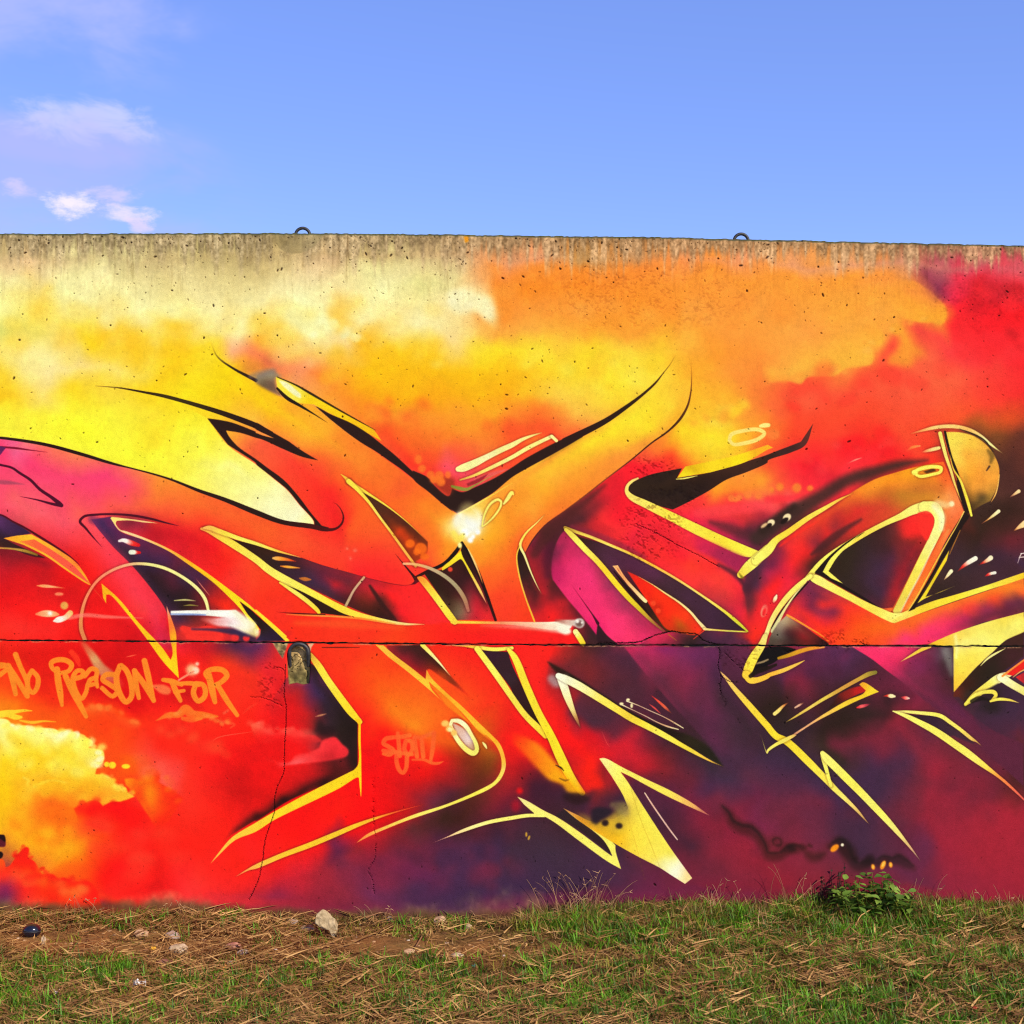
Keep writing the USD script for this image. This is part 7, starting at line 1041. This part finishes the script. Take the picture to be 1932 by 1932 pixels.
# ------------------------------------------------------------------ single plants, stones and scraps
def at(u, v):
    """the spot on the ground that the photograph shows at this place"""
    p = on_ground(np.array(float(u)), np.array(float(v)))
    for _ in range(4): p = on_ground(np.array(float(u)), np.array(float(v)), float(terrain(p[0], min(p[1], -.01))))
    return np.array([p[0], min(p[1], -.015), float(terrain(p[0], min(p[1], -.015)))])
def clump(name, label, category, group, spots, n, Lr, lean, seed, head=.4, mat='dry_stem', rad=.0011):
    rr = np.random.default_rng(seed)
    for (u, label_) in spots:
        b = on_wall(np.array(float(u)), np.array(1700.0)); x, y = b[0], -.05; t = thing(name, label_, category, group, loc=(x, y, float(terrain(x, y))))
        for i in range(n):
            L = rr.uniform(*Lr); a = rr.normal(0, .55) + (0 if rr.random() < .55 else math.pi); ln = abs(rr.normal(0, lean)); k = np.linspace(0, 1, 9); an = ln + k ** 2 * rr.uniform(.1, 1.1)
            h = np.concatenate([[0], np.cumsum(np.sin(an[:-1]) * L / 8)]); z = np.concatenate([[0], np.cumsum(np.cos(an[:-1]) * L / 8)])
            bx, by = rr.normal(0, .05), rr.normal(0, .02); yy = np.clip(by + h * math.sin(a) * .35, -.2, .042)
            p = np.stack([bx + h * math.cos(a), yy, z - .01], 1); m = [tube(p, np.linspace(rad, rad * .45, 9), 4)]
            if rr.random() < head:
                for q in range(int(rr.integers(2, 5))):
                    e = p[-1 - q // 2]; m.append(tube(np.array([e, e + [rr.normal(0, .009), rr.normal(0, .003), rr.uniform(-.008, .012)]]), [rad * 1.6, rad * .6], 4))
            part(t, 'stem', join(m), mat)
G = 'dry grass clumps at the wall foot'
clump('dry_grass_clump', '', 'dry grass', G, [(1062, 'tangled dry grass clump with tall stalks under the left yellow lightning stroke'), (1122, 'dense brown dry grass clump below the tip of the thin yellow chevron')], 34, (.06, .22), .42, 4)
clump('dry_grass_clump', '', 'dry grass', G, [(1352, 'pale bent dry grass clump right of the big yellow arrow point')], 16, (.05, .17), .5, 5)
clump('dry_grass_clump', '', 'dry grass', G, [(1480, 'thin upright dry stalks left of the leafy green plant')], 9, (.08, .22), .3, 6)
clump('dry_grass_clump', '', 'dry grass', G, [(1735, 'arching pale dry grass clump right of the leafy green plant')], 16, (.06, .17), .7, 7)
clump('dry_grass_clump', '', 'dry grass', G, [(350, 'short upright grass sprig at the foot of the red paint on the left'), (150, 'few thin dry stalks below the red painted cloud at far left')], 9, (.03, .12), .35, 8)
clump('dry_grass_clump', '', 'dry grass', G, [(720, 'sparse thin stalks right of the pale leaning rock'), (900, 'sparse stalks before the bare grey wall foot in the middle')], 8, (.03, .11), .5, 9)
clump('dry_grass_clump', '', 'dry grass', G, [(1880, 'short dry stalks at the wall foot by the right edge')], 10, (.04, .13), .4, 10)
# leafy plant
def leaf(L, w, droop, az, pitch, roll, base):
    k = np.array([0, .12, .3, .5, .68, .84, 1.0]); hw = w / 2 * np.array([.05, .62, .98, .92, .66, .34, .02]) * np.array([1, 1.08, .94, 1.06, .92, 1.05, 1])
    x = k * L; z = -droop * L * k ** 2; c = np.stack([x, 0 * x, z], 1)
    l = c + np.stack([0 * x, hw, .22 * hw], 1); q = c + np.stack([0 * x, -hw, .22 * hw], 1); v = np.vstack([c, l, q]); n = len(k); f = []
    for i in range(n - 1): f += [(i, i + 1, n + i + 1, n + i), (i + 1, i, 2 * n + i, 2 * n + i + 1)]
    R = trimesh.transformations.euler_matrix(roll, -pitch, az, 'sxyz')[:3, :3]
    return v @ R.T + base, np.array(f)
rr = np.random.default_rng(17)
b = on_wall(np.array(1630.0), np.array(1700.0)); bx, by = b[0], -.13
plant = thing('nettle_plant', 'low leafy green plant growing against the dark red wall foot', 'plant', loc=(bx, by, float(terrain(bx, by))))
for i in range(56):
    x0 = rr.uniform(-.15, .14); y0 = rr.uniform(-.12, .06); Hh = rr.uniform(.07, .20) * (1 - .3 * abs(x0) / .13); lean = rr.normal(0, .25); k = np.linspace(0, 1, 6)
    p = np.stack([x0 + np.sin(lean) * Hh * k ** 1.4, np.minimum(y0 + rr.normal(0, .02) * k, .11), Hh * k - .01], 1)
    part(plant, 'stem', tube(p, np.linspace(.0022, .0012, 6), 5), 'dull_blade')
    for j in range(int(rr.integers(6, 10))):
        q = p[-1] + (p[1] - p[-1]) * (j / 9.0) ** .8; az = rr.uniform(0, 6.28); L = rr.uniform(.030, .052)
        part(plant, 'leaf', leaf(L, L * rr.uniform(.5, .7), rr.uniform(.1, .5), az, rr.uniform(-.3, .6), rr.normal(0, .3), q), 'nettle_leaf', smooth=60)
b = on_wall(np.array(1556.0), np.array(1700.0)); bx, by = b[0], -.06
weed = thing('dark_weed', 'dark purplish weed shoots on the left of the leafy green plant', 'weed', loc=(bx, by, float(terrain(bx, by))))
for i in range(30):
    x0 = rr.normal(.0, .05); Hh = rr.uniform(.06, .19) * np.interp(x0, [-.1, .06], [.55, 1.1]); k = np.linspace(0, 1, 5)
    p = np.stack([x0 + rr.normal(0, .012) * k, rr.uniform(-.03, .03) + 0 * k, Hh * k - .01], 1); part(weed, 'stem', tube(p, np.linspace(.002, .001, 5), 4), 'dark_leaf')
    for j in range(5):
        q = p[-1] + (p[1] - p[-1]) * j / 6; L = rr.uniform(.012, .026); part(weed, 'leaf', leaf(L, L * .5, .3, rr.uniform(0, 6.28), rr.uniform(.2, 1.1), 0, q), 'dark_leaf', smooth=60)

# stones
plain('rock_grey', (.17, .115, .050), (.46, .34, .18), 42.0, bump=.6); plain('rock_tan', (.30, .16, .075), (.60, .38, .21), 40.0, bump=.5); plain('rock_pale', (.24, .15, .075), (.52, .38, .24), 35.0, bump=.5); plain('brick_red', (.22, .075, .045), (.42, .20, .13), 40.0, bump=.6)
plain('rock_lilac', (.18, .11, .075), (.36, .26, .20), 40.0); plain('clay', (.16, .055, .035), (.26, .11, .07), 30.0); plain('glossy_dark', (.004, .004, .007), (.008, .007, .013), 8.0, rough=.16, bump=0.0, spec=.6); plain('white_scrap', (.50, .44, .40), (.80, .76, .68), 30.0)
plain('yellow_leaf', (.55, .26, .02), (.75, .42, .03), 60.0, rough=.5); plain('orange_leaf', (.50, .17, .03), (.66, .28, .05), 60.0, rough=.5); plain('red_bit', (.55, .05, .03), (.70, .10, .05), 60.0, rough=.5); plain('teal_bit', (.03, .12, .11), (.05, .20, .18), 60.0, rough=.4)
def chunk(seed, size, cuts=9, keep=.72):
    """A broken stone: a lump cut by a few planes, edges slightly worn."""
    import manifold3d as m3
    q = np.random.default_rng(seed); s = trimesh.creation.icosphere(subdivisions=3); v = s.vertices * (1 + (meshkit.noise(s.vertices * 2 + seed, seed)[:, None] - .5) * .35)
    for _ in range(cuts):
        d = q.normal(size=3); d /= np.linalg.norm(d); c = q.uniform(keep, 1.0); over = np.clip(v @ d - c * .9, 0, None); v = v - over[:, None] * d * .93
    v = v * (1 + (meshkit.noise(s.vertices * 9 + 3, seed)[:, None] - .5) * .05); return v * np.asarray(size), s.faces
def stone(name, label, category, u, v, w, h, seed, mat, group=None, tilt=(0, 0, 0), sink=.25, depth=.7):
    p = at(u, v); s = np.linalg.norm(p - cpos) / F; vv, f = chunk(seed, (w * s / 2, w * s / 2 * depth, h * s / 2))
    vv = vv @ trimesh.transformations.euler_matrix(*tilt)[:3, :3].T; vv[:, 2] -= vv[:, 2].min() * (1 - sink)
    pr = thing(name, label, category, group, loc=p); part(pr, 'body', (vv, f), mat, smooth=38); return pr
# the leaning rock
p = at(616, 1768); s = np.linalg.norm(p - cpos) / F
prof = np.array([(-24, 30), (-20, 42), (-11, 49), (-4, 47), (6, 38), (15, 31), (21, 21), (22, 10), (19, 0), (17, -5), (10, 4), (4, 10), (-6, 13), (-16, 17), (-23, 24)], float) * s * .9
from shapely.geometry import Polygon as _P
m = trimesh.creation.extrude_polygon(_P(prof), 17 * s); m = m.subdivide().subdivide().subdivide(); v = m.vertices.copy(); v = np.stack([v[:, 0], v[:, 2] - 8 * s, v[:, 1]], 1)
c = v.mean(0); e = np.abs((v[:, 1]) / (8.5 * s)); v[:, [0, 2]] = c[[0, 2]] + (v[:, [0, 2]] - c[[0, 2]]) * (1 - .20 * np.clip(e - .5, 0, 1) ** 1.5)[:, None]
v = v + (meshkit.fbm(v / (9 * s), 3, 5)[:, None] - .5) * 5.5 * s * np.array([1, 1.2, 1]); v = v @ trimesh.transformations.rotation_matrix(-.35, [1, 0, 0])[:3, :3].T; v[:, 2] += 3 * s
rk = thing('rock', 'pale pitted rock standing tilted against the red wall foot', 'rock', loc=p); part(rk, 'body', (v, m.faces[:, ::-1]), 'rock_pale' if False else 'rock_grey', smooth=45)
stone('stone', 'flat pale stone left of the leaning rock', 'stone', 580, 1755, 26, 12, 3, 'rock_pale')
stone('stone', 'rough greyish tan stone before the grey wall foot in the middle', 'stone', 829, 1747, 27, 24, 4, 'rock_tan', sink=.35)
stone('stone', 'small whitish stone below the bare grey wall foot', 'stone', 883, 1753, 14, 12, 5, 'rock_pale')
stone('stone', 'pair-like small white stone on the turf under the purple paint', 'stone', 862, 1806, 22, 10, 6, 'rock_pale')
stone('stone', 'tan angular stone on the bare soil at the left', 'stone', 266, 1767, 26, 15, 7, 'rock_tan')
stone('stone', 'mottled white and tan stone in the middle of the bare soil', 'stone', 337, 1799, 36, 22, 8, 'rock_pale', sink=.35)
stone('stone', 'greyish stone just above the mottled white and tan stone', 'stone', 325, 1770, 26, 16, 9, 'rock_lilac', sink=.4)
stone('brick_piece', 'broken pinkish red brick piece on the soil left of the rock', 'brick piece', 441, 1793, 30, 17, 10, 'brick_red', sink=.35)
stone('stone', 'grey flat stone touching the right side of the brick piece', 'stone', 458, 1800, 26, 10, 11, 'rock_lilac', sink=.4)
stone('stone', 'lilac grey stone below the brick piece', 'stone', 438, 1823, 20, 12, 12, 'rock_lilac', sink=.4)
stone('clay_lump', 'smooth reddish clay lump lying flush in the soil', 'clay lump', 312, 1822, 34, 16, 13, 'clay', sink=.55)
stone('stone', 'small pale pink stone above the dry twig on the left', 'stone', 381, 1838, 15, 13, 14, 'rock_tan')
stone('stone', 'small pinkish grey stone at the wall foot left of the rock', 'stone', 553, 1742, 24, 10, 15, 'rock_lilac', sink=.4)
stone('stone', 'small grey stone at the wall foot right of the rock', 'stone', 735, 1738, 12, 11, 16, 'rock_lilac')
stone('stone', 'pale pinkish gravel stone near the forked reddish twig', 'stone', 773, 1797, 22, 10, 18, 'rock_tan', sink=.4)
stone('stone', 'tiny white stone on the dirt at far right', 'stone', 1722, 1787, 14, 8, 19, 'rock_pale')
# dark glossy ball
p = at(60, 1766); s = np.linalg.norm(p - cpos) / F; m = trimesh.creation.icosphere(subdivisions=3, radius=1); v = m.vertices * np.array([15, 13, 12]) * s; v[:, 2] += 9 * s
bl = thing('ball', 'dark glossy blue-black ball lying in the dry grass at far left', 'ball', loc=p); part(bl, 'body', (v, m.faces), 'glossy_dark', smooth=True)
th = np.linspace(0, 2 * np.pi, 33)[:-1]; ringp = np.stack([15.1 * np.cos(th), 13.1 * np.sin(th), 9 + 0 * th], 1) * s; part(bl, 'seam_ring', tube(np.vstack([ringp, ringp[:1]]), .6 * s, 5), 'old_steel')
# crumpled scraps and fallen leaves
def scrap(name, label, category, u, v, w, h, seed, mat, lift=.3):
    p = at(u, v); s = np.linalg.norm(p - cpos) / F; q = np.random.default_rng(seed); n = 7; gx_, gy_ = np.meshgrid(np.linspace(-1, 1, n), np.linspace(-1, 1, n))
    z = meshkit.fbm(np.stack([gx_ * 1.7 + seed, gy_ * 1.7, 0 * gx_], -1), 3, seed) * h * s * 2.2 - .3 * h * s; r_ = np.sqrt(gx_ ** 2 + gy_ ** 2); k = np.clip(1.25 - .35 * r_, .6, 1)
    top = np.stack([gx_ * w * s / 2 * k, gy_ * w * s / 2 * .7 * k, z + .002], -1).reshape(-1, 3); ii = (np.arange(n - 1)[:, None] * n + np.arange(n - 1)[None]).ravel(); f = np.stack([ii, ii + 1, ii + n + 1, ii + n], 1)
    v2 = np.vstack([top, top - [0, 0, .0012]]); f2 = f[:, ::-1] + n * n; t = thing(name, label, category, loc=p, rotz=float(q.uniform(0, 90))); part(t, 'sheet', (v2, np.vstack([f, f2])), mat); return t
scrap('paper_scrap', 'crumpled white paper scrap in the grass at lower left', 'paper', 263, 1866, 24, 14, 1, 'white_scrap')
scrap('paper_scrap', 'small torn white scrap at lower left by the picture edge', 'paper', 106, 1878, 12, 8, 2, 'white_scrap')
scrap('paper_scrap', 'little pale scrap on the bare soil at far left', 'paper', 82, 1786, 9, 12, 3, 'rock_pale')
scrap('fallen_leaf', 'small bright yellow leaf on the bare soil', 'leaf', 288, 1795, 16, 6, 4, 'yellow_leaf')
scrap('fallen_leaf', 'curled orange leaf on the soil below the brick piece', 'leaf', 423, 1832, 17, 6, 5, 'orange_leaf')
scrap('red_scrap', 'tiny bright red scrap in the turf at lower right', 'scrap', 1840, 1908, 11, 6, 6, 'red_bit'); scrap('red_scrap', 'orange red scrap at the bottom edge right of the middle', 'scrap', 1361, 1874, 13, 6, 7, 'orange_leaf'); scrap('teal_scrap', 'tiny teal scrap in the turf right of the middle', 'scrap', 894, 1827, 9, 5, 8, 'teal_bit')
# loose sticks and long straws
def stick(name, label, category, path, w, mat, lift=6):
    q = [at(u, v) for u, v in path]; s = np.linalg.norm(q[0] - cpos) / F; pts = np.array(q); pts[:, 2] += lift * s; c = pts.mean(0); k = np.linspace(0, 1, len(pts)); kk = np.linspace(0, 1, 9)
    pp = np.stack([np.interp(kk, k, pts[:, i]) for i in range(3)], 1); pp[:, 2] += np.sin(kk * np.pi) * 2 * s + np.random.default_rng(len(label)).normal(0, .4 * s, 9)
    c[2] = terrain(c[0], c[1]); t = thing(name, label, category, loc=c); part(t, 'stalk', tube(pp - c, np.linspace(w, w * .6, 9) * s / 2, 6), mat, smooth=50)
stick('dry_stalk', 'long pale dry stalk lying on the soil right of the rock', 'stalk', [(655, 1788), (690, 1775), (712, 1766), (742, 1748)], 3.2, 'straw')
stick('dry_stalk', 'dry stalk propped on the wall foot right of the rock', 'stalk', [(690, 1742), (720, 1728), (744, 1714)], 2.2, 'dry_stem', 10)
stick('twig', 'forked reddish twig on the turf in the middle', 'twig', [(800, 1765), (790, 1785), (785, 1794), (803, 1798), (811, 1812)], 2.6, 'dry_stem')
stick('dry_stalk', 'pale short cut stalk on the bare soil at the left', 'stalk', [(228, 1800), (241, 1796), (252, 1792)], 5.0, 'straw', 3)
stick('dry_stalk', 'long bent dry stalk curving below the leafy green plant', 'stalk', [(1614, 1762), (1622, 1748), (1645, 1733), (1670, 1718)], 2.6, 'straw', 14)
stick('dry_stalk', 'bright straight straw leaning left of the leafy green plant', 'stalk', [(1588, 1746), (1580, 1728), (1573, 1712)], 3.2, 'straw', 16)
stick('dry_stalk', 'pinkish dry stalk lying at lower left below the brick piece', 'stalk', [(402, 1852), (420, 1843), (432, 1841)], 4.0, 'dry_stem', 3)
stick('dry_stalk', 'brown stick lying flat on the soil under the rock', 'stalk', [(552, 1829), (568, 1830), (584, 1829)], 4.5, 'dry_stem', 3)
stick('dry_stalk', 'orange tinted straw on the soil left of the rock', 'stalk', [(484, 1795), (505, 1778), (540, 1766)], 3.0, 'straw', 4)
